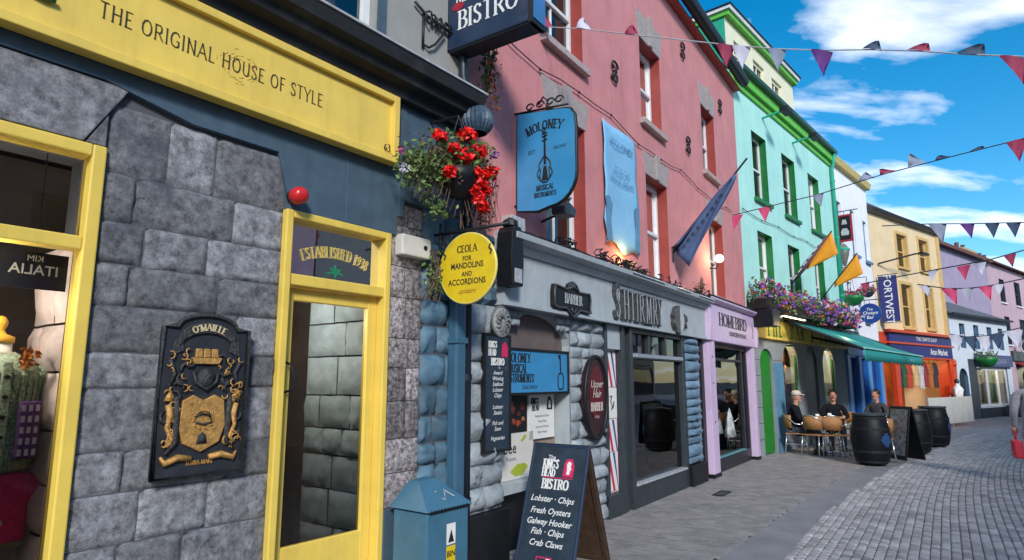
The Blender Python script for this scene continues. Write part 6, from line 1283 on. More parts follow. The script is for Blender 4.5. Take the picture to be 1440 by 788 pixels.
MB().prism([(-0.085, 0.0), (0.085, 0.0), (0.10, 0.22), (0.085, 0.50), (0.05, 0.56), (-0.05, 0.56), (-0.085, 0.50), (-0.10, 0.22)], -0.09, 0.09).build('housing', t, ('black',), bevel=0.012)
MB().lathe([(0.03, 0.55), (0.075, 0.57), (0.07, 0.62), (0.02, 0.65)], n=12).build('cap', t, ('iron',)); MB().box(-0.06, 0.06, -0.094, -0.089, 0.03, 0.16).build('lens', t, ('silver',))
t = thing('oval_sign', 'dark red oval barber sign with pale lettering on grey rubble pier', 'oval sign', on(PK, 2.25, 0.07, 1.41), PK.rot)
MB().prism([(0.275 * math.cos(a), 0.46 * math.sin(a)) for a in [i * math.pi / 20 for i in range(40)]], -0.03, 0.02).build('panel', t, ('redsign',))
MB().prism([(0.17 * math.cos(a), 0.30 * math.sin(a) + 0.05) for a in [i * math.pi / 20 for i in range(40)]], -0.033, -0.0305).build('red_centre', t, (mat('crimson glaze', (0.11, 0.004, 0.012), 0.3, 0.3, 5),))
b = MB(); b.tube([(0.275 * math.cos(a), -0.03, 0.46 * math.sin(a)) for a in [i * math.pi / 20 for i in range(40)]], 0.022, 8, close=True); b.build('rim', t, ('black',), smooth=True)
l = MB(); sans(l, 'Upper', 0, 0.11, 0.085, -0.034, shear=0.3, bold=0.01); sans(l, 'Hair', 0, -0.0, 0.085, -0.034, shear=0.3, bold=0.01); serif(l, 'BARBER', 0, -0.15, 0.09, -0.034, wt=1.6, align='c', cond=0.75); sans(l, 'shop', 0, -0.23, 0.04, -0.034); l.build('lettering', t, (mat('aged white lettering', (0.55, 0.5, 0.45), 0.6),))
# yellow oval sign on an iron arm, perpendicular to the wall
t = thing('oval_sign', 'bright yellow oval hanging sign with black lettering on an iron arm beside drainpipes', 'oval sign', on(PK, -0.45, 0.33, 2.475), PK.prot)
MB().prism([(0.02 + 0.275 * math.cos(a), 0.275 * math.sin(a)) for a in [i * math.pi / 24 for i in range(48)]], 0.0, 0.02).build('disc', t, ('signyel',))
b = MB(); b.tube([(0.02 + 0.278 * math.cos(a), 0.01, 0.278 * math.sin(a)) for a in [i * math.pi / 24 for i in range(48)]], 0.012, 6, close=True); b.build('rim', t, (mat('pale yellow rim', (0.72, 0.6, 0.15), 0.5),), smooth=True)
l = MB(); serif(l, 'CEOLA', 0.02, 0.13, 0.055, 0.0, wt=1.2, align='c'); 
for s_, z, h_ in (('FOR', 0.06, 0.04), ('MANDOLINS', 0.0, 0.048), ('AND', -0.065, 0.04), ('ACCORDIONS', -0.13, 0.048)): sans(l, s_, 0.02, z, h_, 0.0, bold=0.02, sx=0.85)
l.build('lettering', t, ('ink',)); l = MB(); sans(l, 'upstairs', 0.02, -0.20, 0.04, 0.0, shear=0.4); l.build('red_lettering', t, (mat('brown red ink', (0.3, 0.08, 0.02), 0.6),))
for sx_ in (-0.21, 0.25): 
    b = MB(); b.tube([(sx_, -0.004, 0.17), (sx_ - 0.012, -0.004, 0.14), (sx_ + 0.012, -0.004, 0.12), (sx_, -0.004, 0.09)], 0.007, 5); b.build('bracket_mark', t, ('ink',))
b = MB(); b.tube([(-0.33, 0.01, 0.31), (0.42, 0.01, 0.31)], 0.014, 8); b.tube([(-0.15, 0.01, 0.33), (-0.15, 0.01, 0.21)], 0.006, 6); b.tube([(0.19, 0.01, 0.33), (0.19, 0.01, 0.21)], 0.006, 6); b.tube([(-0.27, 0.01, 0.05), (-0.27, 0.01, 0.4)], 0.012, 6); b.tube([(-0.27, 0.01, 0.1), (-0.2, 0.01, 0.2), (-0.22, 0.01, 0.29), (-0.27, 0.01, 0.27)], 0.009, 6); b.build('iron_arm', t, ('iron',), smooth=True)

# ------------------------------------------------------------------ plants on the near walls
_g = rnd.gauss
def cg(m_, s_):
    while True:
        v_ = _g(m_, s_)
        if abs(v_ - m_) < 1.7 * s_ + 1e-9: return v_
rnd.gauss = cg
hb = thing('hanging_basket', 'overflowing hanging basket of red geraniums and trailing stems beside the black cornice end', 'hanging basket', on(NB, -0.52, 0.34, 3.22), NB.rot)
MB().lathe([(0.03, -0.20), (0.10, -0.17), (0.17, -0.06), (0.19, 0.02), (0.17, 0.03)], n=18).build('bowl', hb, ('black',), smooth=True)
b = MB(); b.tube([(0, 0, 0.5), (-0.17, 0, 0.02)], 0.005, 5); b.tube([(0, 0, 0.5), (0.17, 0, 0.02)], 0.005, 5); b.tube([(0, 0, 0.5), (0, 0.34, 0.52)], 0.012, 6); b.tube([(0, 0, 0.5), (0, -0.17, 0.02)], 0.005, 5); b.build('chain', hb, ('iron',))
def spray(n, c, sp, size, m='leaf', nm='foliage'):
    b = MB()
    for i in range(n): b.leaf((c[0] + rnd.gauss(0, sp[0]), c[1] + rnd.gauss(0, sp[1]), c[2] + rnd.gauss(0, sp[2])), size * rnd.uniform(0.5, 1.2))
    return b
b = spray(1100, (0.04, 0, 0.13), (0.19, 0.11, 0.11), 0.028)
for i in range(900): b.leaf((-0.36 + rnd.gauss(0, 0.14), rnd.gauss(0, 0.08), -0.03 + rnd.gauss(0, 0.075) - 0.0), 0.024 * rnd.uniform(0.5, 1.2))
for i in range(240): 
    k = rnd.random(); b.leaf((-0.62 + 0.5 * k + rnd.gauss(0, 0.04), rnd.gauss(0, 0.06), -0.22 + 0.1 * math.sin(k * 6) - 0.05 * k + rnd.gauss(0, 0.05)), 0.022)
b.build('foliage', hb, ('leaf',), fixn=False)
b = MB()
for i in range(420): b.leaf((rnd.gauss(-0.2, 0.24), rnd.gauss(-0.02, 0.08), rnd.gauss(0.03, 0.10)), 0.02 * rnd.uniform(0.6, 1.2))
b.build('dry_foliage', hb, ('dry',), fixn=False)
b = MB()
for i in range(60):
    x0 = rnd.uniform(0.12, 0.42); x1 = x0 + rnd.uniform(-0.1, 0.16); L_ = rnd.uniform(0.2, 0.42); y0 = rnd.gauss(0, 0.05)
    b.tube([(x0 - 0.1, y0, 0.1), (x0 + 0.02, y0 - 0.03, 0.04), (x1, y0 + 0.02, -L_ * 0.6), (x1 + rnd.uniform(-0.05, 0.05), y0, -L_)], 0.003, 4)
for i in range(26):
    x0 = rnd.uniform(-0.5, 0.0); b.tube([(x0 + 0.1, rnd.gauss(0, .05), 0.05), (x0, -0.05, -0.05), (x0 - 0.06, rnd.gauss(0, .05), -0.22 - rnd.random() * 0.12)], 0.0025, 4)
for i in range(240): b.leaf((rnd.gauss(0.33, 0.07), rnd.gauss(0, 0.05), rnd.uniform(-0.40, 0.02)), 0.02)
b.build('trailing_stem', hb, ('dry',), fixn=False)
def geran(c, r_, n=26, m_='geranium', sz=0.03):
    b = MB()
    for i in range(n):
        d = Vector((rnd.gauss(0, 1), rnd.gauss(0, 1), rnd.gauss(0, 1))).normalized() * r_ * rnd.uniform(0.5, 1); d.z *= 0.75
        for k in range(3): b.leaf(Vector(c) + d + Vector((rnd.uniform(-1, 1), rnd.uniform(-1, 1), rnd.uniform(-1, 1))) * 0.012, sz * rnd.uniform(0.7, 1.1))
    b.build('geranium_head', hb, (m_,), fixn=False)
for c, r_ in (((0.0, -0.1, 0.31), 0.07), ((0.09, -0.12, 0.195), 0.075), ((0.30, -0.1, 0.08), 0.06), ((-0.23, -0.12, -0.06), 0.045), ((0.12, -0.12, -0.20), 0.05), ((-0.08, -0.14, 0.10), 0.055), ((-0.17, -0.12, 0.14), 0.035), ((-0.30, -0.08, 0.22), 0.04), ((0.02, -0.15, 0.0), 0.05), ((0.09, -0.14, -0.07), 0.045), ((0.06, -0.12, -0.13), 0.04), ((0.17, -0.12, -0.24), 0.045), ((0.15, -0.14, 0.02), 0.035), ((0.20, -0.12, -0.10), 0.035)): geran(c, r_ * 1.12, 46)
geran((0.36, -0.08, 0.26), 0.045, 20, 'petalp', 0.014); geran((-0.66, -0.05, 0.0), 0.03, 12, 'petalm', 0.014); geran((-0.63, -0.06, -0.13), 0.05, 18, 'petalw', 0.012)
t = thing('wall_plant', 'small wild red and green plant growing at the left edge of the pink upper wall', 'plant', on(PK, 0.12, 0.12, 4.45), PK.rot)
b = spray(200, (0, 0, 0.0), (0.06, 0.05, 0.22), 0.028); b.build('foliage', t, ('leaf',), fixn=False)
b = spray(90, (0.02, -0.04, -0.12), (0.05, 0.04, 0.16), 0.026); b.build('blossom', t, ('petalo',), fixn=False)
b = MB()
for i in range(16): a = rnd.uniform(-1, 1); b.tube([(0, 0.05, -0.5), (0.05 * a, 0, 0), (0.14 * a, -0.03, 0.25 + 0.1 * rnd.random())], 0.004, 4)
b.build('stem', t, ('dry',))
t = thing('creeper', 'small dark green creeper hanging on blue painted stones below the alarm box', 'plant', on(NB, -0.48, 0.08, 2.45), NB.rot)
b = spray(260, (0, 0, 0), (0.07, 0.03, 0.11), 0.022); b.build('foliage', t, ('leaf',), fixn=False)
b = MB()
for i in range(14): b.tube([(rnd.gauss(0, 0.05), 0, 0.2), (rnd.gauss(0, 0.06), -0.03, 0), (rnd.gauss(-0.08, 0.08), 0, -0.22)], 0.003, 4)
b.build('stem', t, ('dry',))
t = thing('cornice_weed', 'dry dark weed with bare stems growing at the right end of grey cornice', 'plant', on(PK, 6.2, 0.12, 2.98), PK.rot)
b = spray(160, (0, 0, 0.13), (0.1, 0.05, 0.07), 0.022); b.build('foliage', t, ('dry',), fixn=False)
b = MB()
for i in range(14): a = rnd.uniform(-1, 1); b.tube([(0, 0, 0), (0.08 * a, 0, 0.15), (0.14 * a, 0, 0.28 + 0.1 * rnd.random())], 0.004, 4)
b.build('stem', t, ('dry',))

# ------------------------------------------------------------------ bin and sandwich board
bi = thing('litter_bin', 'blue enamel litter bin with sloping lid and yellow stickers beside the yellow door', 'litter bin', on(NB, -0.67, 0.26, 0.0), NB.rot)
MB().box(-0.215, 0.215, -0.175, 0.165, 0.03, 0.70).build('body', bi, ('binblue',), bevel=0.015)
b = MB(); A = [(-0.235, -0.195, 0.71), (0.235, -0.195, 0.71), (0.235, 0.185, 0.71), (-0.235, 0.185, 0.71)]; Rg = [(-0.10, 0.03, 0.88), (0.06, 0.03, 0.89), (0.06, 0.13, 0.89), (-0.10, 0.13, 0.88)]
b.face(A[::-1]); b.face(Rg)
for i in range(4): b.face([A[i], A[(i + 1) % 4], Rg[(i + 1) % 4], Rg[i]])
b.build('lid', bi, ('binblue',), bevel=0.01)
b = MB(); b.box(-0.2, 0.2, -0.19, -0.17, 0.695, 0.712)
for i in range(12): b.box(-0.2 + 0.033 * i, -0.185 + 0.033 * i, -0.198, -0.185, 0.70, 0.715)
b.build('grille', bi, ('black',))
b = MB(); b.box(-0.02, 0.07, -0.178, -0.1755, 0.46, 0.60); b.build('white_sticker', bi, ('wht',)); b = MB(); b.box(-0.02, 0.07, -0.178, -0.1755, 0.24, 0.45); b.build('yellow_sticker', bi, ('signyel',))
l = MB(); l.prism([(-0.005, 0.475), (0.055, 0.475), (0.025, 0.56)], -0.1795, -0.178); sans(l, 'BIN', 0.025, 0.38, 0.04, -0.178, bold=0.02); sans(l, 'LITTER', 0.025, 0.31, 0.025, -0.178); l.build('sticker_print', bi, ('ink',))
b = MB(); b.tube([(-0.06 + 0.03 * i, -0.1 + 0.05 * math.sin(i * 2.1), 0.79 + 0.03 * math.cos(i * 1.7)) for i in range(6)], 0.004, 5); gg = b.build('scratched_graffiti', bi, ('lead',))
MB().box(-0.19, 0.19, -0.15, 0.14, 0.0, 0.03).build('base', bi, ('black',))

sbd = thing('sandwich_board', 'dark blue sandwich board with King\'s Head Bistro menu standing on the pavement', 'sandwich board', on(PK, 0.75, 0.22, 0), PK.prot)
ta = math.atan2(0.35, 1.02); L_ = math.hypot(0.35, 1.02)
def tilt(nm, mb_, mats, sgn, **kw):
    o = mb_.build(nm, sbd, mats, **kw); o.location = (0, sgn * 0.35, 0); o.rotation_euler = (sgn * ta, 0, 0); return o
fp_ = tilt('front_panel', MB().box(0, 0.56, -0.012, 0.012, 0.0, L_), ('chalk',), -1, bevel=0.006)
f = MB(); frame(f, -0.006, 0.566, 0.0, L_ + 0.006, -0.017, 0.0165, 0.022); tilt('front_border', f, ('navy',), -1, bevel=0.005)
bp = tilt('back_panel', MB().box(0.0, 0.56, -0.010, 0.010, 0.03, L_ - 0.02), ('wood',), 1, bevel=0.004)
f = MB(); frame(f, 0.0, 0.56, 0.0, L_ - 0.01, -0.022, 0.022, 0.05); tilt('back_frame', f, ('wood',), 1, bevel=0.006)
l = MB(); sans(l, 'The', 0.21, 0.955, 0.035, -0.012, bold=0.01); serif(l, "KING'S", 0.13, 0.875, 0.075, -0.012, wt=2.2, cond=0.6, sp=0.03); serif(l, 'HEAD', 0.13, 0.805, 0.06, -0.012, wt=2.2, cond=0.75, sp=0.03); serif(l, 'BISTRO', 0.28, 0.70, 0.08, -0.012, wt=2.0, align='c', cond=0.85)
for s_, z in (('Lobster · Chips', 0.59), ('Fresh Oysters', 0.49), ('Galway Hooker', 0.40), ('Fish · Chips', 0.32), ('Crab Claws', 0.23)): sans(l, s_, 0.27, z, 0.052, -0.012, shear=0.3, bold=0.012, sx=0.95)
tilt('lettering', l, ('wht',), -1)
b = MB(); b.prism([(0.34, 0.81), (0.44, 0.81), (0.445, 0.90), (0.42, 0.965), (0.37, 0.965), (0.345, 0.93)], -0.0145, -0.0122); b.prism([(0.14, 0.792), (0.44, 0.792), (0.44, 0.80), (0.14, 0.80)], -0.0145, -0.0122); tilt('crimson_emblem', b, (mat('pink red print', (0.6, 0.02, 0.10), 0.5),), -1)
b = MB(); b.prism([(0.375, 0.83), (0.405, 0.83), (0.41, 0.87), (0.425, 0.88), (0.41, 0.89), (0.415, 0.93), (0.39, 0.945), (0.37, 0.92), (0.378, 0.87)], -0.0165, -0.0148); tilt('emblem_face', b, ('wht',), -1)
b = MB(); frame(b, 0.20, 0.35, 0.02, 0.15, -0.0145, -0.0122, 0.01); tilt('small_panel_border', b, (mat('pink red print', (0.6, 0.02, 0.10), 0.5),), -1)
l = MB(); sans(l, 'Apps', 0.275, 0.045, 0.045, -0.0125, shear=0.2, bold=0.01); l.prism([(0.28, 0.10), (0.335, 0.09), (0.335, 0.14), (0.30, 0.14)], -0.0145, -0.0125); tilt('small_panel_print', l, ('wht',), -1)
MB().tube([(0.0, 0, L_ - 0.05), (0.56, 0, L_ - 0.05)], 0.01, 6).build('hinge', sbd, ('iron',))

# ------------------------------------------------------------------ terrace: barrels, tables, chairs, board
def on_gr(x, y, z=0.0): return Vector((x, y, z))
bar = thing('barrel', 'black barrel table with blue emblem nearest to the camera on the terrace', 'barrel', on_gr(6.93, 12.42, 0), R(20))
prof = [(0.27 + 0.075 * math.sin(math.pi * i / 12), 0.93 * i / 12) for i in range(13)]
b = MB(); b.lathe([(0.25, 0.03)] + prof[1:] + [(0.24, 0.93), (0.23, 0.90)], n=28); b.build('staves', bar, ('barrel',), smooth=True)
b = MB()
for z in (0.06, 0.24, 0.66, 0.86):
    r0 = 0.272 + 0.075 * math.sin(math.pi * z / 0.93); b.lathe([(r0 + 0.004, z), (r0 + 0.006, z + 0.045)], n=28)
b.build('hoop', bar, ('iron',), smooth=False)
MB().lathe([(0.26, 0.90), (0.30, 0.935), (0.30, 0.965), (0.02, 0.966)], n=28).build('table_top', bar, ('dark',))
b = MB()
for i in range(10):
    for k in range(5):
        a0, a1 = R(-110 + 4 * i), R(-106 + 4 * i); z0, z1 = 0.36 + 0.05 * k, 0.41 + 0.05 * k
        if (i - 4.5) ** 2 / 22 + (k - 2) ** 2 / 5 > 1: continue
        rr = lambda z: 0.276 + 0.075 * math.sin(math.pi * z / 0.93)
        b.face([(rr(z0) * math.cos(a0), rr(z0) * math.sin(a0), z0), (rr(z0) * math.cos(a1), rr(z0) * math.sin(a1), z0), (rr(z1) * math.cos(a1), rr(z1) * math.sin(a1), z1), (rr(z1) * math.cos(a0), rr(z1) * math.sin(a0), z1)])
b.build('painted_emblem', bar, ('barrelblue',))
b2 = copy_tree(bar); b2.location = (10.38, 15.78, 0); b2.rotation_euler.z = R(40); b2['label'] = 'black barrel table standing alone at the right end of the terrace'
b3 = copy_tree(bar); b3.location = (8.92, 14.25, 0); b3.rotation_euler.z = R(90); b3['label'] = 'black barrel table half hidden behind the patterned menu board'
for x in (bar, b2, b3): x['group'] = 'barrel tables on the bar terrace'
def chair(label, loc, rz, src=None):
    if src: c = copy_tree(src); c.location = loc; c.rotation_euler.z = rz; c['label'] = label; return c
    t = thing('bistro_chair', label, 'chair', loc, rz, 'rattan bistro chairs')
    MB().box(-0.21, 0.21, -0.21, 0.21, 0.43, 0.455).build('seat', t, ('rattan',), bevel=0.012)
    b = MB(); n = 10
    for i in range(n):
        a0, a1 = R(200 + 140 * i / n), R(200 + 140 * (i + 1) / n); c0, c1 = (0.235 * math.cos(a0), 0.23 * math.sin(a0)), (0.235 * math.cos(a1), 0.23 * math.sin(a1))
        b.face([(c0[0], c0[1], 0.56), (c1[0], c1[1], 0.56), (c1[0] * 1.04, c1[1] * 1.06, 0.84), (c0[0] * 1.04, c0[1] * 1.06, 0.84)])
    o = b.build('backrest', t, ('rattan',), smooth=True); so = o.modifiers.new('s', 'SOLIDIFY'); so.thickness = 0.018
    b = MB(); b.tube([(-0.22, 0.2, 0.43), (-0.24, 0.2, 0.64)] + [(0.245 * math.cos(R(a)), 0.24 * math.sin(R(a)) , 0.66 + 0.2 * max(0, -math.sin(R(a)))) for a in range(180, 361, 20)] + [(0.24, 0.2, 0.64), (0.22, 0.2, 0.43)], 0.013, 8); b.build('armrest_frame', t, ('alu',), smooth=True)
    for sx_, sy_ in ((-1, 1), (1, 1), (-1, -1), (1, -1)):
        MB().tube([(sx_ * 0.19, sy_ * 0.18, 0.44), (sx_ * 0.21, sy_ * 0.235, 0.0)], 0.014, 8).build('leg', t, ('alu',), smooth=True)
    b = MB(); b.tube([(-0.2, 0.2, 0.22), (-0.2, -0.2, 0.22)], 0.008, 6); b.build('stretcher', t, ('alu',)); b = MB(); b.tube([(0.2, 0.2, 0.22), (0.2, -0.2, 0.22)], 0.008, 6); b.build('stretcher', t, ('alu',))
    return t
c0 = chair('rattan bistro chair with its back to the street in front of the terrace table', on_gr(6.82, 13.75, 0), R(-15))
chair('rattan bistro chair between the front barrel and the terrace table', on_gr(7.22, 13.55, 0), R(35), c0)
chair('rattan bistro chair partly hidden behind the front barrel and menu board', on_gr(7.45, 12.98, 0), R(60), c0)
chair('rattan bistro chair under the man in dark coat', on_gr(6.30, 14.25, 0), R(-115), c0)
chair('rattan bistro chair under the dark haired person at the terrace table', on_gr(7.62, 15.15, 0), R(155), c0)
chair('rattan bistro chair under the brown haired person behind the barrels', on_gr(9.15, 15.9, 0), R(110), c0)
chair('empty rattan bistro chair at the far side of the terrace behind the front barrel', on_gr(7.95, 14.05, 0), R(80), c0)
chair('empty rattan bistro chair pushed sideways beside the seated man near the green door', on_gr(6.55, 13.85, 0), R(-60), c0)
chair('empty rattan bistro chair facing the blue shopfront behind the round tables', on_gr(8.05, 15.45, 0), R(170), c0)
def table(loc, label):
    t = thing('bistro_table', label, 'table', loc, R(10), 'round bistro tables')
    MB().lathe([(0.33, 0.70), (0.345, 0.71), (0.345, 0.735), (0.33, 0.742), (0.02, 0.743)], n=28).build('table_top', t, (mat('pale table laminate', (0.5, 0.42, 0.33), 0.35, 0.2),)); MB().tube([(0, 0, 0.02), (0, 0, 0.70)], 0.03, 10).build('pedestal', t, ('alu',))
    b = MB(); b.tube([(-0.25, 0, 0.015), (0.25, 0, 0.015)], 0.016, 6); b.tube([(0, -0.25, 0.016), (0, 0.25, 0.016)], 0.016, 6); b.build('foot', t, ('alu',)); return t
table(on_gr(7.02, 14.42, 0), 'round pale bistro table between the seated man and dark haired person')
table(on_gr(8.35, 14.95, 0), 'round pale bistro table behind the front barrel')
for x, y, z, h_, lb in ((7.10, 14.30, 0.743, 0.13, 'white cup standing on the round table by the seated man'), (6.92, 14.5, 0.743, 0.1, 'small pale cup standing near the seated man hands')):
    t = thing('cup', lb, 'cup', (x, y, z)); MB().lathe([(0.03, 0), (0.042, h_), (0.038, h_), (0.028, 0.008)], n=14).build('bowl', t, ('wht',), smooth=True); b = MB(); b.tube([(0.04, 0, h_ * .8), (0.065, 0, h_ * .6), (0.038, 0, h_ * .3)], 0.005, 6); b.build('handle', t, ('wht',))
t = thing('menu_board', 'narrow folding menu board with grey patterned sheet behind the front barrel', 'menu board', on_gr(7.80, 12.80, 0), R(-78))
b = MB(); T = Matrix.Rotation(R(-11), 4, 'X'); b.box(-0.25, 0.25, -0.24, -0.21, 0.02, 1.06, T=T); b.build('front_panel', t, ('black',), bevel=0.006)
b = MB(); b.box(-0.21, 0.21, -0.246, -0.241, 0.10, 1.0, T=T); b.build('printed_sheet', t, (mat('grey speckled menu sheet', (0.13, 0.14, 0.16), 0.5, 0.9, 16, 0),))
T = Matrix.Rotation(R(11), 4, 'X'); MB().box(-0.25, 0.25, 0.21, 0.24, 0.02, 1.06, T=T).build('back_panel', t, ('black',), bevel=0.006)
t = thing('windbreak', 'long low off white windbreak screen behind the barrels in front of orange red shop', 'windbreak', on(YE, 0.6, 1.25, 0), YE.rot)
MB().box(-0.4, 3.6, -0.02, 0.02, 0.12, 1.02).build('canvas_panel', t, (mat('off white canvas', (0.58, 0.56, 0.52), 0.8, 0.12, 3, 0.1),), bevel=0.006)
for x in (-0.42, 1.6, 3.62): MB().tube([(x, 0, 0), (x, 0, 1.08)], 0.022, 8).build('post', t, ('alu',))

# ------------------------------------------------------------------ people
def skin_mesh(name, parent, chains, m, levels=1):
    """One continuous surface grown round a tree of joints: chains of (point, radius); shared points join."""
    vs, es, rs, idx = [], [], [], {}
    for ch in chains:
        prev = None
        for p, r_ in ch:
            k = tuple(round(c, 3) for c in p)
            if k not in idx: idx[k] = len(vs); vs.append(k); rs.append(r_)
            if prev is not None and prev != idx[k]: es.append((prev, idx[k]))
            prev = idx[k]
    me = bpy.data.meshes.new(name); me.from_pydata(vs, es, []); o = bpy.data.objects.new(name, me); C.objects.link(o)
    me.skin_vertices if False else None
    md = o.modifiers.new('skin', 'SKIN'); md.use_smooth_shade = True
    if not me.skin_vertices: me.attributes
    for i, sv in enumerate(me.skin_vertices[0].data): 
        r_ = rs[i]; sv.radius = r_ if isinstance(r_, tuple) else (r_, r_); sv.use_root = (i == 0)
    sb_ = o.modifiers.new('sub', 'SUBSURF'); sb_.levels = levels; sb_.render_levels = levels
    dg = bpy.context.evaluated_depsgraph_get(); me2 = bpy.data.meshes.new_from_object(o.evaluated_get(dg)); me2.materials.clear(); me2.materials.append(M[m] if isinstance(m, str) else m)
    for p in me2.polygons: p.use_smooth = True
    o.modifiers.clear(); o.data = me2; bpy.data.meshes.remove(me); me2.name = name
    if parent: o.parent = parent
    return o
def head_parts(t, c, hair_m, cap=False, long=False, yaw=0.0):
    """Face features and hair for a head centred at c that looks along local -y."""
    c = Vector(c); b = MB()
    b.ball(c + Vector((0, 0.01, 0.01)), 0.098, sq=(0.80, 1.0, 1.18), n=14)
    b.prism([(c.x - 0.014, c.z - 0.02), (c.x + 0.014, c.z - 0.02), (c.x + 0.006, c.z + 0.03), (c.x - 0.006, c.z + 0.03)], c.y - 0.115, c.y - 0.08)
    for s_ in (-1, 1): b.ball(c + Vector((s_ * 0.08, 0.01, 0.0)), 0.026, sq=(0.4, 0.7, 1.1), n=8)
    b.ball(c + Vector((0, -0.055, -0.085)), 0.04, sq=(1, 0.9, 0.7), n=8)
    h = b.build('head', t, ('skin',), smooth=True)
    b = MB()
    for s_ in (-1, 1): b.ball(c + Vector((s_ * 0.033, -0.083, 0.022)), 0.011, sq=(1.3, 0.6, 0.7), n=8)
    b.build('eyes', h, ('ink',), smooth=True); b = MB(); b.ball(c + Vector((0, -0.088, -0.055)), 0.02, sq=(1.3, 0.5, 0.35), n=8); b.build('mouth', h, (mat('lip colour', (0.30, 0.09, 0.08), 0.5),), smooth=True)
    b = MB()
    if cap: b.lathe([(0.096, 0.03), (0.104, 0.06), (0.10, 0.10), (0.07, 0.135), (0.01, 0.145)], c=(c.x, c.y + 0.012, c.z), n=20); b.prism([(-0.07, 0.0), (0.07, 0.0), (0.05, -0.09), (-0.05, -0.09)], 0.04, 0.055, plane='xy', T=Matrix.Translation((c.x, c.y - 0.07, c.z)))
    else:
        b.ball(c + Vector((0, 0.030, 0.035)), 0.104, sq=(0.88, 1.0, 1.08), n=14)
        if long: b.ball(c + Vector((0, 0.055, -0.09)), 0.10, sq=(0.95, 0.6, 1.5), n=12)
        for i in range(60): d = Vector((rnd.gauss(0, 1), abs(rnd.gauss(0, 1)) * .8, rnd.gauss(0.4, 1))).normalized(); b.leaf(c + Vector((0, 0.03, 0.035)) + Vector((d.x * 0.09, d.y * 0.1, d.z * 0.11)), 0.025)
    b.build('cap' if cap else 'hair', h, (hair_m,), smooth=True)
def hand(t, wr, d, m='skin'):
    """Palm, four bent fingers and a thumb at wrist wr, pointing along d."""
    wr, d = Vector(wr), Vector(d).normalized(); s_ = d.cross(Vector((0, 0, 1))); s_ = s_.normalized() if s_.length > 1e-3 else Vector((1, 0, 0)); u_ = s_.cross(d)
    b = MB(); b.tube([wr, wr + d * 0.04, wr + d * 0.085], [0.026, 0.036, 0.034], 8)
    for k, L in zip((-1.5, -0.5, 0.5, 1.5), (0.065, 0.078, 0.072, 0.055)): p0 = wr + d * 0.075 + s_ * 0.017 * k; b.tube([p0, p0 + d * L * 0.5 - u_ * 0.008, p0 + d * L * 0.85 - u_ * 0.032], [0.0095, 0.009, 0.007], 6)
    b.tube([wr + d * 0.025 + s_ * 0.03, wr + d * 0.06 + s_ * 0.055 - u_ * 0.01, wr + d * 0.09 + s_ * 0.048 - u_ * 0.02], [0.012, 0.011, 0.008], 6); b.build('hand', t, (m,), smooth=True)
def seated(label, loc, rz, coat_m, trouser_m, hair_m, cap=False, lean=0.05, arms='table', long=False):
    t = thing('person', label, 'person', loc, rz)
    hip, ch, nk, hd = (0, 0.02, 0.50), (0, -lean * 0.7 + 0.03, 0.83), (0, -lean + 0.02, 1.06), (0, -lean - 0.02, 1.225)
    skin_mesh('body', t, [[(hip, (0.13, 0.10)), ((0, 0.0, 0.66), (0.12, 0.09)), (ch, (0.14, 0.10)), (nk, 0.055), (hd, 0.07)]], 'skin')
    el, wr = (0.27, -lean - 0.05, 0.76), (0.16, -lean - 0.34, 0.77)
    co = skin_mesh('coat', t, [[((0, 0.03, 0.47), (0.21, 0.18)), ((0, 0.02, 0.62), (0.195, 0.165)), ((0, ch[1], 0.82), (0.20, 0.155)), ((0, nk[1] + 0.01, 0.98), (0.13, 0.10)), ((0, nk[1], 1.07), (0.065, 0.065))]] + [[((0, nk[1] + 0.01, 0.98), (0.13, 0.10)), ((s_ * 0.19, -lean + 0.02, 0.97), 0.075), ((s_ * el[0], el[1], el[2]), 0.062), ((s_ * wr[0], wr[1], wr[2]), 0.047)] for s_ in (-1, 1)], coat_m, 2)
    skin_mesh('trousers', t, [[((0, 0.02, 0.50), (0.16, 0.12)), ((s_ * 0.10, -0.06, 0.50), 0.095), ((s_ * 0.13, -0.44, 0.50), 0.072), ((s_ * 0.13, -0.46, 0.28), 0.062), ((s_ * 0.13, -0.42, 0.09), 0.05)] for s_ in (-1, 1)], trouser_m, 2)
    for s_ in (-1, 1):
        MB().prism([(-0.17, 0.0), (0.09, 0.0), (0.09, 0.10), (0.0, 0.11), (-0.17, 0.05)], -0.045, 0.045, plane='yz', T=Matrix.Translation((s_ * 0.13, -0.42, 0))).build('shoe', t, ('black',), bevel=0.015)
        hand(t, (s_ * wr[0], wr[1], wr[2]), (-s_ * 0.3, -1, 0.0))
    head_parts(t, (hd[0], hd[1], hd[2] + 0.01), hair_m, cap, long); return t
seated('seated man in dark coat and pale cap with reddened face at the terrace table', on_gr(6.30, 14.25, 0), R(62), 'coatdk', 'jeans', 'hairgrey', True)
seated('dark haired person in black seated across the terrace table from the man', on_gr(7.62, 15.15, 0), R(-20), 'coatdk', 'coatdk', 'hairdk', lean=0.12)
seated('brown haired person in charcoal seated behind the barrels near the windbreak', on_gr(9.15, 15.9, 0), R(-60), mat('charcoal wool', (0.06, 0.06, 0.07), 0.95, 0.3, 30, 0.3, spec=0.1), 'jeans', 'hairdk', lean=0.1)
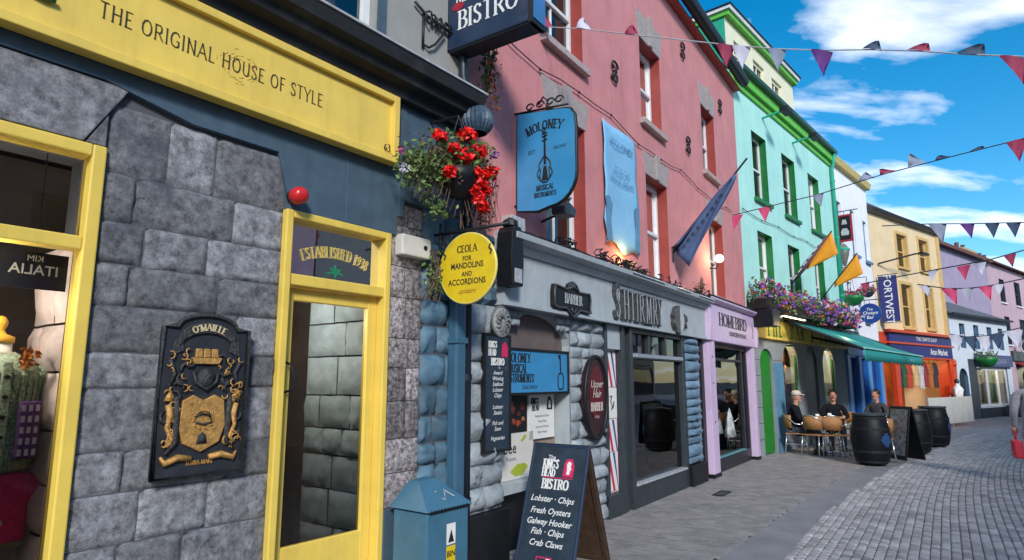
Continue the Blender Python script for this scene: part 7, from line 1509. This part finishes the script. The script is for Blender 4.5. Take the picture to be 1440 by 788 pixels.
# woman walking, at the right edge
t = thing('person', 'woman with dark hair in long grey coat carrying a bright red bag', 'person', (8.30, 10.15, 0), R(150))
skin_mesh('body', t, [[((0, 0, 0.95), (0.13, 0.1)), ((0, 0, 1.2), (0.13, 0.09)), ((0, 0, 1.40), (0.10, 0.07)), ((0, 0, 1.50), 0.05), ((0, -0.02, 1.62), 0.07)]] + [[((0, 0, 0.95), (0.13, 0.1)), ((s_ * 0.09, 0, 0.88), 0.085), ((s_ * 0.09, s_ * 0.08 - 0.03, 0.48), 0.058), ((s_ * 0.09, s_ * 0.2, 0.09), 0.036)] for s_ in (-1, 1)], 'skin', 2)
skin_mesh('coat', t, [[((0, 0, 0.62), (0.25, 0.20)), ((0, 0, 0.80), (0.21, 0.17)), ((0, 0, 1.0), (0.175, 0.13)), ((0, 0, 1.25), (0.185, 0.13)), ((0, 0, 1.40), (0.13, 0.09)), ((0, 0, 1.50), (0.06, 0.06))]] + [[((0, 0, 1.40), (0.13, 0.09)), ((s_ * 0.20, 0.0, 1.38), 0.075), ((s_ * 0.27, 0.05, 1.10), 0.06), ((s_ * 0.27, -0.08, 0.86), 0.045)] for s_ in (-1, 1)], 'coatgrey', 2)
skin_mesh('trousers', t, [[((s_ * 0.09, 0, 0.62), 0.095), ((s_ * 0.09, s_ * 0.08 - 0.03, 0.46), 0.072), ((s_ * 0.09, s_ * 0.2, 0.09), 0.05)] for s_ in (-1,)], 'coatdk', 1); skin_mesh('trousers', t, [[((0.09, 0, 0.62), 0.095), ((0.09, 0.05, 0.46), 0.072), ((0.09, 0.2, 0.09), 0.05)]], 'coatdk', 1)
for s_ in (-1, 1): MB().prism([(-0.17, 0.0), (0.08, 0.0), (0.08, 0.10), (-0.02, 0.10), (-0.17, 0.05)], -0.04, 0.04, plane='yz', T=Matrix.Translation((s_ * 0.09, s_ * 0.2, 0))).build('shoe', t, ('black',), bevel=0.015)
for s_ in (-1, 1): hand(t, (s_ * 0.27, -0.08, 0.86), (0, -0.2, -1))
head_parts(t, (0, -0.02, 1.63), 'hairdk', long=True)
bg_ = thing('handbag', 'bright red bag hanging from the hand of the woman in grey coat', 'bag', (8.30, 10.15, 0), R(150))
MB().prism([(-0.16, 0.38), (0.16, 0.38), (0.14, 0.66), (-0.14, 0.66)], 0.21, 0.33, plane='yz').build('body', bg_, ('bagred',), bevel=0.02)
b = MB(); b.tube([(0.27, -0.1 + 0.0, 0.66), (0.27, -0.1, 0.76), (0.27, -0.06, 0.79), (0.27, 0.06, 0.66)], 0.01, 6); b.build('strap', bg_, ('bagred',))

# ------------------------------------------------------------------ bunting
M['b_maroon'] = mat('maroon bunting', (0.28, 0.02, 0.07), 0.7, 0.1); M['b_purple'] = mat('purple bunting', (0.09, 0.02, 0.18), 0.7, 0.1); M['b_grey'] = mat('blue grey bunting', (0.22, 0.26, 0.36), 0.7, 0.1); M['b_navy'] = mat('dark teal bunting', (0.03, 0.06, 0.12), 0.7, 0.1); M['b_pale'] = mat('pale bunting', (0.55, 0.55, 0.66), 0.7, 0.1); M['b_pink'] = mat('pink bunting', (0.60, 0.06, 0.16), 0.7, 0.1)
def unproj(px, py, d, ang=125.0):
    """World point on the vertical plane d metres ahead (bearing ang) under a pixel of the photograph's frame."""
    p = R(9.103); x = (px - 720) / 880; v = -(py - 394) / 880; r_ = Vector((x, math.cos(p) - v * math.sin(p), v * math.cos(p) + math.sin(p)))
    n = Vector((math.cos(R(ang)), -math.sin(R(ang)), 0)); k = (Vector((0, d, 0)) @ n if False else Vector((0, d, 0)).dot(n)) / r_.dot(n); return Vector((0, 0, 1.6)) + r_ * k
def bunting(label, line_, d, flags, r_=0.006, group=None):
    P_ = [unproj(x, y, d) for x, y in line_]; t = thing('bunting', label, 'bunting', P_[0])
    pts = []
    for a, q in zip(P_, P_[1:]):
        for k in range(6): pts.append(a.lerp(q, k / 6))
    pts.append(P_[-1]); MB().tube([p - P_[0] for p in pts], r_, 5).build('string', t, ('lead' if d < 8 else 'dark',))
    for px, py, size, m_, up, sk in flags:
        c = unproj(px, py, d) - P_[0]; dirv = (P_[-1] - P_[0]).normalized(); size *= 0.86; w_ = size * 0.5; dn = Vector((0, 0, size * 1.25 * (-1 if up < 0 else up))) + dirv * sk * size; nv = dirv.cross(Vector((0, 0, 1))).normalized()
        b = MB(); n = 5
        for i in range(n):
            def q(u, v): return c + dirv * (w_ * (2 * u - 1) * (1 - v)) + dn * v + nv * (0.12 * size * math.sin(v * 3 + u * 4))
            for j2 in range(n):
                u0, u1, v0, v1 = i / n, (i + 1) / n, j2 / n, (j2 + 1) / n
                if j2 == n - 1: b.face([q(u0, v0), q(u1, v0), q(0.5, 1)])
                else: b.face([q(u0, v0), q(u1, v0), q(u1, v1), q(u0, v1)])
        o = b.build('pennant', t, (m_,), smooth=True, fixn=False)
    return t
bunting('nearest bunting string with purple and maroon pennants crossing from pink house to the sky', [(700, 8), (768, 38), (820, 41), (888, 49), (1020, 63), (1090, 69), (1155, 71), (1226, 70), (1292, 72), (1365, 77), (1440, 80)], 6.6,
        [(768, 38, 0.20, 'b_maroon', 1, -0.3), (820, 41, 0.22, 'b_pale', 0.6, 0.0), (888, 49, 0.20, 'b_maroon', 0.55, 0.1), (1020, 63, 0.20, 'b_maroon', -1, 0.0), (1042, 65, 0.2, 'b_pale', -1, 0), (1092, 69, 0.19, 'b_grey', -1, 0.0), (1155, 71, 0.21, 'b_purple', -1, 0.0), (1226, 70, 0.17, 'b_navy', 0.5, 0.4), (1292, 72, 0.19, 'b_maroon', 0.4, 0.45), (1365, 77, 0.22, 'b_navy', 0.45, 0.5), (1424, 80, 0.2, 'b_maroon', -0.6, 0.3)])
bunting('second bunting string rising to the right against white clouds', [(1030, 303), (1075, 292), (1150, 274), (1240, 246), (1340, 220), (1440, 195)], 9.5,
        [(1037, 303, 0.16, 'b_pink', -0.6, -0.4), (1075, 292, 0.17, 'b_pink', -0.9, 0), (1150, 274, 0.14, 'b_grey', -0.6, 0.2), (1218, 253, 0.2, 'b_grey', 0.45, 0.0), (1250, 243, 0.2, 'b_maroon', 0.35, -0.5), (1290, 232, 0.2, 'b_grey', 0.75, -0.4), (1328, 223, 0.2, 'b_navy', 0.25, -0.3), (1373, 212, 0.2, 'b_navy', 0.18, 0.3), (1430, 197, 0.21, 'b_maroon', -1, 0)])
bunting('third bunting string level across the sky over the lavender house', [(1240, 318), (1310, 315), (1358, 315), (1440, 313)], 20,
        [(1318, 315, 0.4, 'b_grey', -0.6, 0.2), (1360, 315, 0.3, 'b_purple', -0.5, 0.2), (1395, 314, 0.3, 'b_navy', -0.2, 0), (1425, 313, 0.3, 'b_navy', -0.2, 0)], 0.012)
bunting('fourth bunting string with pink and white pennants in front of lavender wall', [(1210, 400), (1270, 388), (1335, 376), (1390, 366), (1440, 352)], 21,
        [(1216, 398, 0.24, 'b_maroon', -0.5, 0.2), (1312, 381, 0.24, 'b_pale', -0.6, -0.3), (1355, 374, 0.31, 'b_pink', -0.9, 0), (1378, 370, 0.27, 'b_pale', -0.9, 0.1), (1420, 358, 0.27, 'b_maroon', -0.3, 0.1)], 0.014)
bunting('fifth bunting string with pink and white pennants above the low slate roof', [(1290, 400), (1330, 406), (1360, 406), (1392, 402), (1440, 392)], 22,
        [(1300, 402, 0.27, 'b_pale', -0.7, 0.3), (1334, 406, 0.37, 'b_pink', -0.6, 0.4), (1360, 406, 0.29, 'b_pale', -0.8, 0), (1385, 403, 0.31, 'b_pink', -0.5, 0.3), (1404, 400, 0.24, 'b_pale', -0.5, 0)], 0.014)
bunting('lowest bunting string with white and navy pennants in front of the low house windows', [(1335, 470), (1360, 474), (1390, 472), (1440, 460)], 22.5,
        [(1345, 471, 0.38, 'b_pale', -0.8, 0), (1364, 474, 0.34, 'b_navy', -0.7, 0.2), (1384, 473, 0.38, 'b_pale', -0.8, 0.1), (1402, 470, 0.34, 'b_navy', -0.7, 0), (1425, 465, 0.4, 'b_pale', -0.6, 0.2)], 0.012)

# ------------------------------------------------------------------ the other side of the street (seen in the window glass)
OP = Fac(PK.P(22.0, 10.2).xy, 34.3 + 180)
for k, (OP, s0, wd, ht, m_, tr, lb) in enumerate(((Fac(GR.P(34.0, 10.6).xy, 41.9 + 180), 0, 10.4, 6.4, 'whiter', 'dark', 'far white house across the street mirrored beside the lilac pilaster'), (Fac(GR.P(23.5, 10.6).xy, 41.9 + 180), 0, 10.5, 6.4, 'ochre', 'white', 'cream yellow house across the street mirrored at the far end of the music shop window'), (OP, 0, 8.45, 5.6, 'lavender', 'white', 'lavender house across the street mirrored in the lilac shop window'), (OP, 8.5, 8.45, 6.0, 'beige', 'white', 'grey beige house across the street mirrored in the music shop window'), (OP, 17.0, 7.5, 5.8, 'rose', 'red', 'dusty pink house across the street mirrored in the glass of the yellow door'), (OP, 24.6, 10, 6.0, 'whiter', 'dark', 'white house across the street mirrored in the yellow framed display window'))):
    h = thing('house', lb, 'house', OP.P(s0), OP.rot); n = int(wd // 2.4); W_ = [(0.7 + i * (wd - 1) / n, 1.7 + i * (wd - 1) / n, 3.7, 5.1) for i in range(n)]; G_ = [(0.5, wd * 0.55, 0.5, 2.5), (wd * 0.66, wd * 0.66 + 1.1, 0, 2.4)]
    b = MB(); wall(b, 0, wd, 0, ht, W_ + G_, 0.2, 0, y=0.0); b.build('front_wall', h, (m_,))
    for a, c, z0, z1 in W_: sash(h, a, c, z0, z1, 0.12, 0.07, tr, 1, gl=GLD, sillm='sill')
    for a, c, z0, z1 in G_:
        b = MB(); frame(b, a, c, z0, z1, 0.05, 0.12, 0.1); f = b.build('shop_window_frame', h, (tr,)); b = MB(); b.face([(a, 0.1, z0), (c, 0.1, z0), (c, 0.1, z1), (a, 0.1, z1)]); b.build('pane', f, (GLD,))
    MB().box(0.3, wd - 0.3, -0.12, -0.003, 2.65, 3.25).build('fascia', h, ('navy' if k != 4 else 'red',), bevel=0.01)
    shell(h, 0, wd, 7, ht, m_, eave=0.2)

# ------------------------------------------------------------------ small service things
t = thing('service_cover', 'small dark rectangular service cover set in the footpath before the music shop window', 'service cover', on(PK, 5.1, 0.62, 0.004), PK.rot)
MB().box(-0.2, 0.2, -0.06, 0.06, -0.01, 0.004).build('lid', t, ('dark',)); f = MB(); frame(f, -0.215, 0.215, -0.075, 0.075, -0.012, 0.0, 0.012); o = f.build('rim', t, ('iron',)); o.rotation_euler = (R(-90), 0, 0); o.location = (0, 0, 0.0)
t = thing('wall_cable', 'thin dark cable sagging across the pink wall below the upper windows', 'cable', on(PK, 0.3, 0.02, 5.05), PK.rot)
MB().tube([(0.45 * i, -0.012, -0.05 * math.sin(i * 0.9) - 0.02 * (i % 3)) for i in range(20)], 0.007, 5).build('flex', t, ('dark',)); b = MB()
for i in range(0, 20, 2): b.box(0.45 * i - 0.012, 0.45 * i + 0.012, -0.02, 0.0, -0.05 * math.sin(i * 0.9) - 0.02 * (i % 3) - 0.012, -0.05 * math.sin(i * 0.9) - 0.02 * (i % 3) + 0.012)
b.build('clip', t, ('iron',))

t = thing('shelf_unit', 'dark shelf with folded knitwear seen through the glass of the yellow door', 'shelf', on(NB, -1.66, -1.9, 0.0), NB.rot)
f = MB(); frame(f, -0.6, 0.5, 0.0, 2.0, -0.2, 0.2, 0.04); 
for z in (0.45, 0.85, 1.25, 1.62): f.box(-0.56, 0.46, -0.19, 0.19, z, z + 0.03)
f.build('carcass', t, ('wood',), bevel=0.004)
for i in range(22):
    c_ = [(0.5, 0.33, 0.04), (0.35, 0.03, 0.03), (0.05, 0.08, 0.2), (0.4, 0.38, 0.33), (0.08, 0.14, 0.06)][i % 5]; z = (0.48, 0.88, 1.28, 1.65)[i % 4]
    x = -0.42 + 0.27 * ((i // 4) % 4); dz = 0.09 * (i // 16)
    MB().box(x - 0.12, x + 0.12, -0.15, 0.13, z + dz, z + dz + 0.085).build('folded_knit', t, (mat('folded knit %d' % (i % 5), c_, 0.95, 0.3, 40, 0.5),), bevel=0.02)
t = thing('display_stand', 'yellow wooden framed stand standing in the dark hall behind the yellow door', 'display stand', on(NB, -1.62, -1.45, 0.0), NB.rot)
f = MB(); frame(f, -0.28, 0.18, 0.85, 1.85, -0.03, 0.03, 0.06); f.build('rail_frame', t, ('yellow',), bevel=0.006)
b = MB(); b.box(-0.26, -0.21, -0.02, 0.02, 0, 0.85); b.box(0.11, 0.16, -0.02, 0.02, 0, 0.85); b.build('leg_frame', t, ('yellow',), bevel=0.004)
t = thing('wall_cable', 'thin dark cable looping over the aqua wall between the two rows of windows', 'cable', on(GR, 0.1, 0.02, 5.35), GR.rot)
MB().tube([(0.37 * i, -0.012, -0.06 * abs(math.sin(i * 0.55))) for i in range(20)], 0.008, 5).build('flex', t, ('dark',)); 
for i in range(0, 20, 3): MB().box(0.37 * i - 0.014, 0.37 * i + 0.014, -0.022, 0.0, -0.06 * abs(math.sin(i * 0.55)) - 0.014, -0.06 * abs(math.sin(i * 0.55)) + 0.014).build('clip', t, ('iron',))
